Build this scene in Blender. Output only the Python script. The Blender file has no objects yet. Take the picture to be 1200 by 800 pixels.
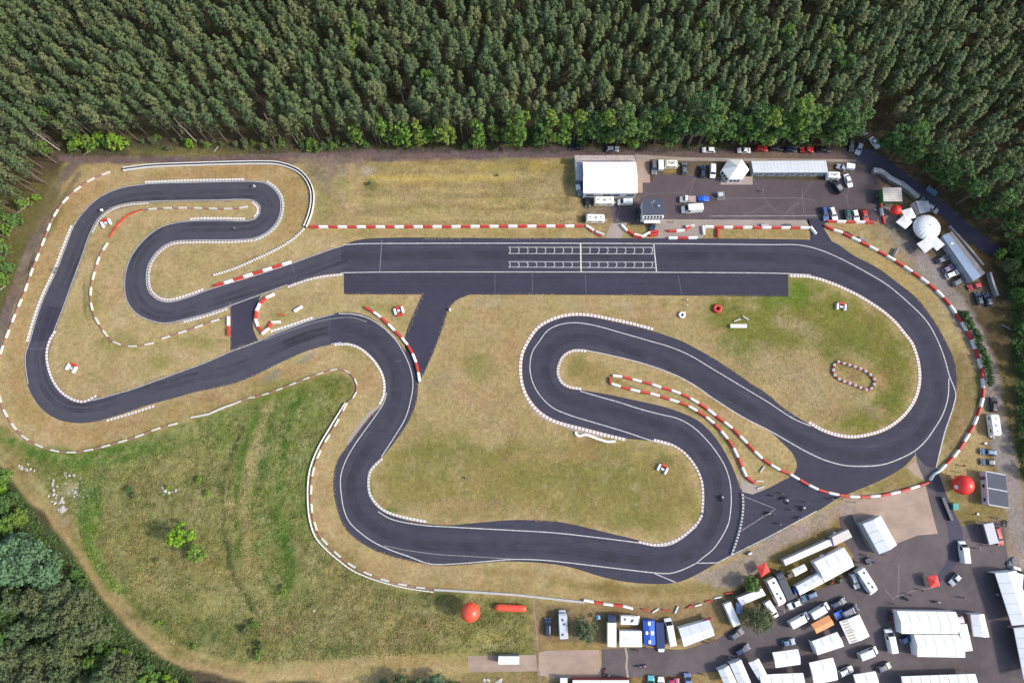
import bpy, bmesh, math, random
import numpy as np
from mathutils import Vector, Matrix
from mathutils.geometry import tessellate_polygon

random.seed(7); RNG = np.random.default_rng(7)
SC = bpy.context.scene
COL = SC.collection
H0, FPX, TILT = 200.0, 800.0, math.radians(12.0)
CT, ST = math.cos(TILT), math.sin(TILT)

# ------------------------------------------------------------------ survey: photo pixel -> metres on the plane z = h
def G(px, py, h=0.0):
    u, v = (px - 600.0) / FPX, (py - 400.0) / FPX
    dy = -v * CT + ST
    dz = -v * ST - CT
    s = (H0 - h) / (-dz)
    return Vector((u * s, dy * s, h))

def to_px(X, Y):                      # ground -> pixel, numpy
    xc = X
    yc = Y * CT - H0 * ST
    zc = -(Y * ST) - H0 * CT          # camera looks down -z
    return 600 + FPX * xc / (-zc), 400 - FPX * yc / (-zc)

def srgb(r, g, b, k=1.0):
    f = lambda c: (c / 255 / 12.92) if c / 255 <= 0.04045 else ((c / 255 + 0.055) / 1.055) ** 2.4
    return (f(r) / k, f(g) / k, f(b) / k)

# ------------------------------------------------------------------ materials
def new_mat(name):
    m = bpy.data.materials.new(name); m.use_nodes = True
    nt = m.node_tree
    return m, nt, nt.nodes['Principled BSDF']

def noise(nt, scale, detail=4, rough=0.55, coord='Object', stretch=None, dist=0.0):
    tc = nt.nodes.new('ShaderNodeTexCoord')
    mp = nt.nodes.new('ShaderNodeMapping')
    if stretch: mp.inputs['Scale'].default_value = stretch
    nz = nt.nodes.new('ShaderNodeTexNoise')
    nz.inputs['Scale'].default_value = scale; nz.inputs['Detail'].default_value = detail
    nz.inputs['Roughness'].default_value = rough; nz.inputs['Distortion'].default_value = dist
    nt.links.new(tc.outputs[coord], mp.inputs['Vector']); nt.links.new(mp.outputs['Vector'], nz.inputs['Vector'])
    return nz

def ramp(nt, src, p0, p1, c0, c1):
    r = nt.nodes.new('ShaderNodeValToRGB')
    r.color_ramp.elements[0].position = p0; r.color_ramp.elements[1].position = p1
    r.color_ramp.elements[0].color = (*c0, 1); r.color_ramp.elements[1].color = (*c1, 1)
    nt.links.new(src, r.inputs['Fac'])
    return r

def mix(nt, a, b, fac, mode='MULTIPLY'):
    n = nt.nodes.new('ShaderNodeMix'); n.data_type = 'RGBA'; n.blend_type = mode
    for sock, val in ((n.inputs[6], a), (n.inputs[7], b)):
        if isinstance(val, tuple): sock.default_value = (*val, 1)
        else: nt.links.new(val, sock)
    if isinstance(fac, (int, float)): n.inputs[0].default_value = fac
    else: nt.links.new(fac, n.inputs[0])
    return n.outputs[2]

MATS = {}
def M(name, col=(.5, .5, .5), rough=0.6, metal=0.0, vary=0.12, scale=1.5, spec=0.5, coat=0.0, grime=0.0):
    """plain painted / fabric / metal surface with slight mottling"""
    if name in MATS: return MATS[name]
    m, nt, bs = new_mat(name)
    nz = noise(nt, scale, 5, 0.6)
    lo = 1 - vary
    r = ramp(nt, nz.outputs['Fac'], 0.3, 0.7, (lo, lo, lo), (1, 1, 1))
    c = mix(nt, col, r.outputs['Color'], 1.0)
    if grime:
        n2 = noise(nt, 0.7, 6, 0.7)
        r2 = ramp(nt, n2.outputs['Fac'], 0.5, 0.75, (0, 0, 0), (grime,) * 3)
        c = mix(nt, c, (.16, .13, .10), r2.outputs['Color'], 'MIX')
    nt.links.new(c, bs.inputs['Base Color'])
    bs.inputs['Roughness'].default_value = rough; bs.inputs['Metallic'].default_value = metal
    bs.inputs['Specular IOR Level'].default_value = spec
    bs.inputs['Coat Weight'].default_value = coat
    MATS[name] = m
    return m

# ------------------------------------------------------------------ mesh collecting
class MB:
    def __init__(s): s.v, s.f, s.m = [], [], []
    def face(s, pts, mat=0):
        b = len(s.v); s.v += [tuple(p) for p in pts]; s.f.append(tuple(range(b, b + len(pts)))); s.m.append(mat)
    def loft(s, rings, mat=0, cap=True, closed=True):
        b = len(s.v); n = len(rings[0])
        for r in rings: s.v += [tuple(p) for p in r]
        for i in range(len(rings) - 1):
            for j in range(n if closed else n - 1):
                a, c = b + i * n + j, b + i * n + (j + 1) % n
                s.f.append((a, c, c + n, a + n)); s.m.append(mat)
        if cap and closed:
            s.f.append(tuple(b + j for j in range(n))[::-1]); s.m.append(mat)
            e = b + (len(rings) - 1) * n
            s.f.append(tuple(e + j for j in range(n))); s.m.append(mat)
    def box(s, cx, cy, cz, sx, sy, sz, rz=0.0, mat=0, ch=0.0):
        c, q = math.cos(rz), math.sin(rz)
        x, y = sx / 2, sy / 2
        k = min(ch, x * .9, y * .9)
        pl = [(x - k, -y), (x, -y + k), (x, y - k), (x - k, y), (-x + k, y), (-x, y - k), (-x, -y + k), (-x + k, -y)] if k > 0 else [(x, -y), (x, y), (-x, y), (-x, -y)]
        T = lambda p, z, f=1.0: (cx + p[0] * f * c - p[1] * f * q, cy + p[0] * f * q + p[1] * f * c, z)
        s.loft([[T(p, cz - sz / 2) for p in pl], [T(p, cz + sz / 2) for p in pl]], mat)
    def cyl(s, p0, p1, r0, r1=None, n=10, mat=0):
        r1 = r0 if r1 is None else r1
        p0, p1 = Vector(p0), Vector(p1); d = (p1 - p0).normalized()
        a = d.orthogonal().normalized(); b = d.cross(a)
        rg = lambda p, r: [p + (a * math.cos(t) + b * math.sin(t)) * r for t in [2 * math.pi * i / n for i in range(n)]]
        s.loft([rg(p0, r0), rg(p1, r1)], mat)
    def tube(s, pts, radii, n=8, mat=0):
        pts = [Vector(p) for p in pts]; rings = []
        for i, p in enumerate(pts):
            d = (pts[min(i + 1, len(pts) - 1)] - pts[max(i - 1, 0)]).normalized()
            a = d.cross(Vector((0.13, 0.97, 0.2))).normalized(); b = d.cross(a)
            rings.append([p + (a * math.cos(2 * math.pi * k / n) + b * math.sin(2 * math.pi * k / n)) * radii[i] for k in range(n)])
        s.loft(rings, mat)
    def torus(s, c, R, r, n=14, k=6, mat=0, axis='z', flat=1.0):
        rings = []
        for i in range(n):
            t = 2 * math.pi * i / n; ring = []
            for j in range(k):
                q = 2 * math.pi * j / k
                rr = R + r * math.cos(q); z = r * math.sin(q) * flat
                if axis == 'z': ring.append((c[0] + rr * math.cos(t), c[1] + rr * math.sin(t), c[2] + z))
                else: ring.append((c[0] + rr * math.cos(t), c[1] + z, c[2] + rr * math.sin(t)))
            rings.append(ring)
        rings.append(rings[0]); s.loft(rings, mat, cap=False)
    def ball(s, c, rx, ry, rz, n=12, k=8, mat=0):
        rings = []
        for i in range(1, k):
            t = math.pi * i / k - math.pi / 2
            rings.append([(c[0] + rx * math.cos(t) * math.cos(2 * math.pi * j / n), c[1] + ry * math.cos(t) * math.sin(2 * math.pi * j / n), c[2] + rz * math.sin(t)) for j in range(n)])
        b = len(s.v); s.loft(rings, mat, cap=False)
        lo, hi = len(s.v), len(s.v) + 1
        s.v += [(c[0], c[1], c[2] - rz), (c[0], c[1], c[2] + rz)]
        e = b + (k - 2) * n
        for j in range(n):
            s.f.append((b + (j + 1) % n, b + j, lo)); s.m.append(mat)
            s.f.append((e + j, e + (j + 1) % n, hi)); s.m.append(mat)
    def mesh(s, name, mats=(), smooth=False):
        me = bpy.data.meshes.new(name)
        me.from_pydata(s.v, [], s.f); me.validate()
        for m in mats: me.materials.append(m)
        if len(s.m) == len(me.polygons): me.polygons.foreach_set('material_index', s.m)
        if smooth: me.polygons.foreach_set('use_smooth', [True] * len(me.polygons))
        me.update()
        return me
    def build(s, name, mats, parent=None, smooth=False, loc=(0, 0, 0)):
        if not isinstance(mats, (list, tuple)): mats = [mats]
        return link(name, s.mesh(name, mats, smooth), parent, loc)

def fix_normals(me):
    bm = bmesh.new(); bm.from_mesh(me); bmesh.ops.recalc_face_normals(bm, faces=bm.faces); bm.to_mesh(me); bm.free()
    return me

def link(name, data, parent=None, loc=(0, 0, 0), rz=0.0):
    o = bpy.data.objects.new(name, data); COL.objects.link(o)
    o.location = loc; o.rotation_euler = (0, 0, rz)
    if parent is not None: o.parent = parent
    return o

def tag(o, label=None, cat=None, group=None, kind=None):
    if label: o['label'] = label
    if cat: o['category'] = cat
    if group: o['group'] = group
    if kind: o['kind'] = kind
    return o

def thing(name, loc, rz, label, cat, group=None):
    return tag(link(name, None, None, loc, rz), label, cat, group)

def struct(name, me): return tag(link(name, me), kind='structure')

# ------------------------------------------------------------------ curves on the ground
def smooth(pts, closed=False, step=1.2, corner=48, raw=False):
    """photo-pixel polyline -> resampled world 2-D points, curved through the points, sharp where it turns hard"""
    P = [G(x, y).to_2d() for x, y in pts]
    n = len(P)
    def is_corner(i):
        if not closed and (i == 0 or i == n - 1): return True
        a, b = P[i] - P[i - 1], P[(i + 1) % n] - P[i]
        if a.length < 1e-6 or b.length < 1e-6: return True
        return math.degrees(abs(a.angle(b))) > corner
    cor = [is_corner(i) for i in range(n)]
    out = []
    for i in range(n if closed else n - 1):
        p1, p2 = P[i], P[(i + 1) % n]
        p0 = P[i - 1] if not cor[i] else p1 * 2 - p2
        p3 = P[(i + 2) % n] if not cor[(i + 1) % n] else p2 * 2 - p1
        L = (p2 - p1).length; k = max(1, int(L / step)) if not raw else 1
        d1 = max((p1 - p0).length, 1e-3) ** .5; d2 = max(L, 1e-3) ** .5; d3 = max((p3 - p2).length, 1e-3) ** .5
        for j in range(k):
            t = j / k
            m1 = ((p1 - p0) / d1 - (p2 - p0) / (d1 + d2) + (p2 - p1) / d2) * d2
            m2 = ((p2 - p1) / d2 - (p3 - p1) / (d2 + d3) + (p3 - p2) / d3) * d2
            t2, t3 = t * t, t * t * t
            out.append(p1 * (2 * t3 - 3 * t2 + 1) + m1 * (t3 - 2 * t2 + t) + p2 * (-2 * t3 + 3 * t2) + m2 * (t3 - t2))
    if not closed: out.append(P[-1])
    return out

def resample(P, step, closed=False):
    if closed: P = P + [P[0]]
    seg = [(P[i + 1] - P[i]).length for i in range(len(P) - 1)]
    tot = sum(seg); n = max(1, round(tot / step)); out = []; i = 0; acc = 0.0
    for k in range(n + 1):
        d = min(tot * k / n, tot - 1e-6)
        while i < len(seg) - 1 and acc + seg[i] < d: acc += seg[i]; i += 1
        t = (d - acc) / max(seg[i], 1e-9)
        out.append(P[i].lerp(P[i + 1], t))
    return out

def sheet(name, outer, holes=(), z=0.01, mat=None, closed_smooth=True):
    loops = [smooth(outer, True) if closed_smooth else smooth(outer, True, raw=True)] + [smooth(h, True) for h in holes]
    vs = [Vector((p.x, p.y, 0)) for l in loops for p in l]
    tri = tessellate_polygon([[Vector((p.x, p.y, 0)) for p in l] for l in loops])
    fs = []
    for t in tri:
        a, b, c = (vs[i] for i in t)
        fs.append(t if (b - a).cross(c - a).z > 0 else (t[0], t[2], t[1]))
    me = bpy.data.meshes.new(name); me.from_pydata([(v.x, v.y, z) for v in vs], [], fs)
    if mat: me.materials.append(mat)
    return struct(name, me)

def normals2(P, closed=False):
    out = []
    for i in range(len(P)):
        a = P[i - 1] if (i > 0 or closed) else P[0]
        b = P[(i + 1) % len(P)] if (i < len(P) - 1 or closed) else P[-1]
        d = (b - a).normalized(); out.append(Vector((-d.y, d.x)))
    return out

def line_strip(mb, pts, width=0.22, off=0.0, z=0.03, closed=False, raw=False):
    P = smooth(pts, closed, raw=raw) if not isinstance(pts[0], Vector) else pts
    N = normals2(P, closed); n = len(P)
    for i in range(n if closed else n - 1):
        j = (i + 1) % n
        a0, a1 = P[i] + N[i] * (off - width / 2), P[i] + N[i] * (off + width / 2)
        b0, b1 = P[j] + N[j] * (off - width / 2), P[j] + N[j] * (off + width / 2)
        mb.face([(a0.x, a0.y, z), (b0.x, b0.y, z), (b1.x, b1.y, z), (a1.x, a1.y, z)])
# ================================================================== GROUND
K = 1.25
def C(r, g, b): return np.array(srgb(r, g, b, K))
TAN, TAN2, OCH = C(184, 163, 116), C(172, 148, 106), C(176, 140, 92)
GRN, DGRN, LGRN = C(122, 128, 66), C(92, 112, 58), C(134, 140, 74)
OLIVE, MEAD = C(150, 140, 86), C(140, 134, 86)
DIRT, PURP, FLOOR, SAND = C(128, 112, 102), C(118, 101, 103), C(92, 84, 64), C(166, 146, 98)
STRAW, GREY = C(186, 166, 92), C(152, 142, 128)

xs = np.concatenate([[-4000, -2000, -1000, -600, -400, -300, -250, -220], np.arange(-200, 200.1, 0.65), [220, 250, 300, 400, 600, 1000, 2000, 4000]])
ys = np.concatenate([[-4000, -2000, -1000, -500, -250, -150, -110], np.arange(-90, 200.1, 0.65), [220, 260, 320, 400, 600, 1000, 2000, 4000, 6000]])
GX, GY = np.meshgrid(xs, ys)
nx, ny = len(xs), len(ys)
ZX, ZY = GX.ravel(), GY.ravel()
PXX, PYY = to_px(ZX, ZY)
inb = (np.abs(ZX) < 205) & (ZY > -92) & (ZY < 205)
COLR = np.tile(FLOOR, (len(ZX), 1))

def vnoise(x, y, s, seed):
    r = np.random.default_rng(seed); T = r.random((256, 256))
    u, v = x / s, y / s
    i, j = np.floor(u).astype(int), np.floor(v).astype(int)
    fu, fv = u - i, v - j; fu = fu * fu * (3 - 2 * fu); fv = fv * fv * (3 - 2 * fv)
    g = lambda a, b: T[a % 256, b % 256]
    return (g(i, j) * (1 - fu) + g(i + 1, j) * fu) * (1 - fv) + (g(i, j + 1) * (1 - fu) + g(i + 1, j + 1) * fu) * fv
WOB = (vnoise(ZX, ZY, 9, 1) - .5) * 1.0 + (vnoise(ZX, ZY, 3.5, 2) - .5) * .7 + (vnoise(ZX, ZY, 1.4, 3) - .5) * .4
FINE = vnoise(ZX, ZY, 2.2, 5) * .6 + vnoise(ZX, ZY, .9, 6) * .4

def seg_dist(px, py, poly, closed):
    d = np.full(len(px), 1e9); n = len(poly)
    for i in range(n if closed else n - 1):
        (ax, ay), (bx, by) = poly[i], poly[(i + 1) % n]
        dx, dy = bx - ax, by - ay; L2 = dx * dx + dy * dy + 1e-9
        t = np.clip(((px - ax) * dx + (py - ay) * dy) / L2, 0, 1)
        d = np.minimum(d, np.hypot(px - ax - t * dx, py - ay - t * dy))
    return d
def inside(px, py, poly):
    r = np.zeros(len(px), bool); n = len(poly)
    for i in range(n):
        (ax, ay), (bx, by) = poly[i], poly[(i + 1) % n]
        if ay == by: continue
        c = ((ay > py) != (by > py)) & (px < (bx - ax) * (py - ay) / (by - ay) + ax)
        r ^= c
    return r
def blendc(idx, a, c):
    COLR[idx] = COLR[idx] * (1 - a[:, None]) + c * a[:, None]
def window(poly, pad):
    X0, X1 = min(p[0] for p in poly) - pad, max(p[0] for p in poly) + pad
    Y0, Y1 = min(p[1] for p in poly) - pad, max(p[1] for p in poly) + pad
    return np.nonzero((PXX > X0) & (PXX < X1) & (PYY > Y0) & (PYY < Y1) & inb)[0]
def area(poly, c, soft=3.0, alpha=1.0, wob=1.0):
    i = window(poly, soft * 3 + 6); px, py = PXX[i], PYY[i]
    d = seg_dist(px, py, poly, True); d = np.where(inside(px, py, poly), d, -d)
    a = np.clip((d + WOB[i] * soft * 2.2 * wob) / (2 * soft) + .5, 0, 1)
    blendc(i, a * alpha, c)
def stroke(poly, w, c, soft=2.0, alpha=1.0, wob=1.0):
    i = window(poly, w + soft * 3 + 4)
    d = w - seg_dist(PXX[i], PYY[i], poly, False)
    a = np.clip((d + WOB[i] * soft * 2.2 * wob) / (2 * soft) + .5, 0, 1)
    blendc(i, a * alpha, c)
def blob(x, y, rx, ry, c, alpha=.7, rot=0.0):
    R = max(rx, ry) * 1.5
    i = np.nonzero((np.abs(PXX - x) < R) & (np.abs(PYY - y) < R) & inb)[0]
    u, v = PXX[i] - x, PYY[i] - y; q = math.radians(rot)
    uu, vv = (u * math.cos(q) + v * math.sin(q)) / rx, (-u * math.sin(q) + v * math.cos(q)) / ry
    a = np.clip((1.0 - np.hypot(uu, vv)) * 1.6 + WOB[i] * 1.1, 0, 1)
    blendc(i, a * alpha, c)

EDGE_LEFT1 = [(388, 403.5), (330, 424), (250, 456), (175, 476), (110, 497), (70, 495), (42, 473), (26, 430), (38, 375), (72, 292), (98, 243), (138, 217), (225, 211), (312, 211), (333, 240), (322, 270), (298, 283), (225, 286), (188, 298), (177, 325), (197, 349), (252, 332), (342, 304), (402, 283)]
EDGE_LEFT2 = [(400, 323), (337, 338), (267, 363), (195, 383), (150, 362), (142, 322), (165, 281), (237, 254), (299, 252), (300, 239), (175, 240), (120, 257), (101, 300), (60, 415), (78, 457), (130, 458), (240, 420), (357, 374)]
CIRCUIT = [(75, 185), (400, 182), (680, 180), (680, 262), (745, 262), (770, 266), (950, 262), (1030, 256), (1060, 290), (1100, 340), (1150, 420), (1165, 500), (1200, 560), (1200, 660), (1130, 620), (1000, 600), (900, 660), (840, 700), (860, 740), (780, 770), (640, 800), (300, 800), (180, 770), (100, 680), (60, 610), (-40, 530), (-40, 440), (30, 330), (60, 240)]
area(CIRCUIT, TAN, 3)
area([(-80, 540), (2, 548), (24, 578), (54, 610), (90, 650), (118, 700), (158, 745), (210, 784), (240, 810), (-80, 840)], C(78, 92, 56), 3)
area([(-60, 225), (30, 235), (60, 232), (40, 275), (20, 330), (-10, 385), (-80, 400)], C(104, 108, 62), 4)
# rough meadow in the south-west and the verge beside it
MEADOW = [(-60, 500), (0, 500), (30, 522), (70, 532), (120, 526), (200, 502), (300, 470), (395, 436), (412, 445), (410, 468), (366, 545), (362, 610), (400, 660), (470, 688), (560, 696), (625, 702), (625, 770), (560, 775), (450, 765), (300, 790), (200, 770), (120, 680), (60, 600), (0, 540), (-60, 500)]
area(MEADOW, MEAD, 3)
area([(-40, 492), (5, 500), (30, 520), (70, 532), (150, 522), (170, 548), (100, 560), (60, 560), (20, 530)], GRN, 4, .75)
area([(130, 520), (300, 468), (395, 438), (412, 448), (360, 560), (365, 640), (330, 720), (300, 700), (290, 560), (240, 520), (160, 545)], C(122, 132, 72), 6, .7)
for a in [((300, 480), (280, 540), (275, 620)), ((345, 470), (330, 540), (325, 600), (340, 660)), ((318, 478), (308, 530), (300, 600))]: stroke(a, 5, DGRN, 4, .55)
stroke([(297, 475), (275, 540), (272, 610), (288, 680), (318, 720)], 6, C(156, 142, 96), 5, .6)
stroke([(268, 560), (266, 620), (276, 670), (300, 715), (330, 745)], 1.3, C(96, 96, 62), 1.5, .6)
area([(98, 560), (125, 560), (120, 600), (112, 640), (140, 690), (125, 690), (95, 640), (90, 600)], C(96, 120, 58), 4, .8)
area([(130, 700), (200, 720), (280, 730), (270, 760), (200, 758), (150, 735)], C(112, 120, 66), 6, .6)
area([(340, 640), (380, 640), (450, 690), (560, 700), (540, 760), (400, 770), (330, 730), (370, 700)], C(136, 122, 88), 8, .75)
for b in [(320, 690, 22, 14), (345, 750, 30, 10), (395, 655, 30, 10), (470, 720, 26, 20)]: blob(*b, C(108, 114, 66), .5)
for b in [(385, 668, 18, 9), (455, 735, 10, 26), (480, 730, 12, 22)]: blob(*b, C(170, 148, 98), .8, 20)
stroke([(370, 670), (366, 695), (356, 706)], 1.0, STRAW, 1, .8)
area([(500, 712), (625, 705), (625, 765), (540, 765), (520, 740)], C(150, 136, 86), 4, .7)
blob(585, 722, 50, 12, C(104, 112, 66), .7); blob(575, 748, 40, 10, STRAW, .5)
blob(345, 455, 55, 14, C(118, 126, 58), .75, -15); blob(400, 455, 18, 18, C(112, 120, 50), .7)
# sandy path along the woods
stroke([(-40, 528), (0, 533), (28, 560), (60, 600), (98, 640), (125, 690), (165, 735), (215, 770), (280, 785), (400, 778), (545, 772)], 8.5, C(180, 158, 112), 2.6, 1.0)
stroke([(0, 533), (28, 560), (60, 600), (98, 640), (125, 690), (165, 735), (215, 770), (280, 785)], 3, C(150, 126, 90), 2.5, .6)
stroke([(450, 772), (548, 770)], 8, C(172, 152, 98), 4, .7)
blob(20, 545, 22, 9, C(160, 128, 96), .8, 40)
for b in [(68, 590, 9, 16), (82, 575, 14, 8), (75, 610, 6, 8)]: blob(*b, C(176, 164, 146), .7)
# west loop: strip outside the track
area([(10, 410), (35, 320), (60, 255), (95, 215), (140, 203), (300, 196), (350, 208), (362, 235), (355, 270), (300, 300), (345, 245), (300, 210), (140, 215), (85, 262), (30, 400), (32, 460), (90, 500), (300, 445), (392, 410), (350, 440), (200, 495), (90, 525), (20, 490)], OCH, 4, .45)
area([(110, 480), (300, 440), (300, 455), (130, 505)], TAN2, 5, .6)
for b in [(110, 350, 10, 45), (130, 400, 40, 14), (190, 425, 40, 14), (175, 408, 30, 8), (230, 400, 25, 10)]: blob(*b, C(148, 142, 80), .7)
for b in [(170, 275, 25, 12), (120, 340, 7, 30), (90, 380, 12, 20), (250, 300, 50, 16), (235, 320, 45, 10)]: blob(*b, C(176, 158, 108), .6)
blob(340, 230, 14, 30, OCH, .6); blob(270, 196, 60, 4, OCH, .5)
stroke([(75, 240), (60, 270)], 3, GRN, 2, .6); stroke([(170, 408), (260, 425)], 5, C(190, 166, 124), 4, .6)
stroke([(98, 330), (100, 370), (112, 392), (128, 402)], .8, C(110, 108, 70), .8, .7)
# grass field north of the straight
area([(400, 188), (670, 183), (676, 262), (365, 264), (370, 235), (400, 225)], C(172, 152, 108), 3, .9)
area([(375, 190), (400, 192), (412, 230), (380, 262), (368, 255), (372, 225), (350, 200)], C(150, 146, 88), 3, .7)
stroke([(390, 196), (395, 225), (410, 245)], 8, C(176, 156, 120), 4, .6)
area([(450, 186), (668, 183), (668, 202), (450, 200)], C(170, 156, 96), 4, .5)
stroke([(435, 208), (520, 209), (585, 208), (600, 207)], 3.2, C(206, 184, 104), 2, .85)
stroke([(440, 214), (520, 214.5), (585, 213)], 1.6, C(190, 168, 96), 1.5, .7)
stroke([(560, 196), (600, 195), (668, 194)], 2.2, C(190, 168, 88), 2, .6)
stroke([(600, 186), (668, 190), (668, 200)], 4, C(176, 158, 84), 3, .5)
for yy in (222, 232, 244): stroke([(430, yy), (560, yy - 1), (672, yy + 1)], 2.0, C(158, 144, 96), 2, .5)
blob(600, 242, 70, 9, C(146, 132, 76), .6); blob(500, 244, 60, 7, C(150, 136, 84), .5); blob(431, 240, 7, 14, C(128, 116, 72), .7); blob(434, 216, 9, 8, C(108, 112, 66), .8)
blob(432, 200, 10, 6, C(184, 172, 156), .9); blob(405, 202, 9, 6, C(168, 154, 140), .7); blob(665, 215, 8, 30, C(118, 114, 60), .7)
stroke([(655, 205), (668, 228), (684, 245)], 2.5, C(176, 156, 120), 2, .8); stroke([(365, 272), (530, 274), (680, 272)], 4, C(164, 144, 88), 3, .5)
# little islands by the first link road
for b in [(310, 415, 40, 12), (345, 418, 20, 10), (410, 410, 16, 6), (320, 450, 30, 8), (440, 360, 40, 8), (330, 370, 20, 10)]: blob(*b, C(142, 144, 78), .55)
for b in [(355, 350, 40, 8), (430, 440, 10, 26), (480, 370, 14, 14), (390, 500, 10, 30), (378, 560, 8, 40)]: blob(*b, TAN2, .5)
for b in [(318, 440, 14, 6), (360, 418, 18, 6)]: blob(*b, GREY, .8, -25)
stroke([(370, 620), (400, 650), (450, 670), (520, 682), (620, 690), (700, 700), (800, 702), (850, 690)], 8, C(168, 144, 98), 5, .6)
stroke([(560, 668), (620, 672), (700, 688), (770, 694)], 5, C(142, 112, 70), 4, .55)
stroke([(640, 684), (720, 690), (800, 692), (850, 682)], 5, C(134, 122, 62), 4, .6)
for e in (EDGE_LEFT1, EDGE_LEFT2): stroke(e, 2.2, C(190, 172, 132), 2.2, .45)
# infield
INF = [(550, 345), (500, 440), (430, 560), (440, 600), (600, 606), (780, 634), (820, 600), (800, 535), (640, 492), (612, 430), (650, 372), (820, 405), (940, 495), (1010, 514), (1080, 450), (1030, 360), (925, 330), (924, 347)]
area(INF, C(170, 150, 104), 2, .6)
area([(450, 520), (520, 510), (640, 512), (740, 520), (800, 550), (818, 600), (790, 628), (700, 615), (600, 600), (450, 595), (434, 560)], C(146, 136, 76), 10, .85)
area([(455, 590), (600, 585), (640, 600), (600, 607), (470, 605)], C(160, 144, 100), 5, .5)
for b in [(560, 430, 22, 20), (520, 510, 60, 26), (500, 550, 50, 22), (640, 560, 60, 20), (720, 570, 70, 30), (560, 530, 70, 16), (740, 610, 60, 14), (700, 545, 60, 10), (480, 485, 14, 20)]: blob(*b, C(128, 128, 66), .5)
for b in [(433, 575, 6, 22), (450, 598, 30, 5)]: blob(*b, C(98, 124, 50), .8)
for b in [(600, 400, 26, 40), (560, 470, 50, 16), (530, 390, 26, 26), (580, 365, 30, 14), (600, 500, 40, 18), (640, 535, 50, 12), (545, 590, 50, 8)]: blob(*b, C(178, 150, 108), .6)
for b in [(575, 355, 26, 8), (520, 450, 20, 16), (700, 360, 50, 7)]: blob(*b, C(178, 166, 132), .5)
for b in [(800, 535, 40, 6, ), (795, 560, 12, 22)]: blob(*b, C(150, 138, 84), .6)
blob(775, 540, 14, 8, C(98, 108, 56), .6)
for k in range(3):                     # mown rings
    stroke([(705 + 26 * (1 + k * .25) * math.cos(t), 528 + 13 * (1 + k * .25) * math.sin(t)) for t in np.linspace(0, 6.28, 20)], .8, C(156, 142, 92), .8, .5)
# hairpin infield, greener round the edge
area([(840, 350), (920, 345), (925, 328), (980, 336), (1040, 372), (1076, 430), (1070, 470), (1010, 510), (960, 500), (1000, 480), (1030, 450), (1020, 420), (950, 405), (880, 425), (835, 380)], C(120, 126, 52), 10, .88)
area([(900, 345), (925, 330), (960, 336), (950, 360), (900, 358)], C(106, 130, 44), 5, .8)
for b in [(860, 405, 32, 16), (880, 350, 40, 8), (985, 400, 40, 30), (1050, 470, 16, 30), (940, 500, 40, 6)]: blob(*b, C(112, 122, 56), .6, 20)
for b in [(930, 440, 55, 30), (900, 420, 30, 24), (940, 385, 40, 14), (1020, 478, 24, 10), (960, 470, 50, 14)]: blob(*b, C(178, 158, 122), .7, 20)
for b in [(1010, 470, 26, 9), (1022, 462, 10, 5)]: blob(*b, C(196, 178, 132), .6, -20)
blob(1040, 430, 24, 30, C(128, 122, 56), .6); blob(1003, 440, 16, 8, C(150, 130, 86), .9, 20); blob(1013, 447, 6, 5, STRAW, .7)
# narrow island between the two legs
for b in [(700, 440, 30, 12), (770, 440, 40, 6), (860, 530, 20, 10), (830, 470, 30, 6)]: blob(*b, C(160, 140, 80), .6, 20)
for b in [(675, 430, 12, 16), (735, 452, 30, 3), (800, 475, 30, 3), (850, 515, 20, 5), (905, 545, 22, 14), (830, 490, 30, 4)]: blob(*b, C(120, 124, 60), .6, 25)
# right-hand run-off
stroke([(985, 290), (1030, 322), (1075, 365), (1100, 410)], 6, C(170, 146, 96), 4, .6)
area([(1118, 410), (1140, 410), (1150, 450), (1135, 510), (1100, 550), (1120, 480)], C(124, 104, 66), 4, .7)
area([(1112, 400), (1122, 400), (1126, 450), (1108, 540), (1100, 545), (1120, 470)], C(118, 112, 62), 3, .5)
area([(1000, 576), (1060, 548), (1072, 560), (1082, 564), (1030, 578)], C(128, 124, 62), 3, .7)
area([(1110, 560), (1200, 560), (1200, 665), (1180, 640), (1175, 610), (1125, 616), (1110, 585)], C(132, 120, 72), 4, .8)
area([(1150, 400), (1190, 400), (1190, 560), (1160, 560), (1155, 480)], C(122, 108, 66), 4, .8)
area([(1120, 372), (1128, 376), (1150, 440), (1148, 480), (1140, 420)], C(78, 92, 50), 3, .9)
area([(1160, 605), (1200, 600), (1200, 700), (1186, 680), (1178, 640)], C(122, 108, 92), 4, .7)
area([(1100, 300), (1160, 300), (1180, 380), (1180, 420), (1150, 380)], C(108, 90, 64), 4, .7)
# roads of dirt and gravel (soft edged, part of the soil)
stroke([(72, 186), (150, 188), (240, 186), (330, 186)], 5, PURP, 1.4, 1.0); stroke([(330, 186), (420, 183), (540, 181), (680, 179), (760, 181), (1000, 182)], 6.5, PURP, 1.4, 1.0)
stroke([(470, 177), (600, 176), (720, 175), (900, 176)], 2, C(84, 72, 76), 2, .6)
area([(340, 186), (440, 184), (420, 196), (395, 200), (385, 230), (372, 215), (350, 192)], C(138, 120, 108), 3, .7)
stroke([(90, 188), (66, 215), (58, 240), (45, 268), (30, 305), (14, 350), (-6, 410)], 6.5, C(124, 110, 102), 1.6, 1.0)
stroke([(60, 240), (40, 268), (10, 272)], 2.5, C(158, 134, 112), 2.5, .7)
stroke([(92, 204), (70, 240), (52, 280), (32, 330), (8, 390)], 2.4, C(112, 106, 86), 1.5, .8)
area([(150, 172), (290, 174), (290, 182), (150, 184)], C(128, 122, 70), 3, .7)
area([(40, 210), (75, 190), (60, 240), (30, 290), (0, 340), (-40, 400), (-60, 250)], C(112, 106, 66), 5, .8)
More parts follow.
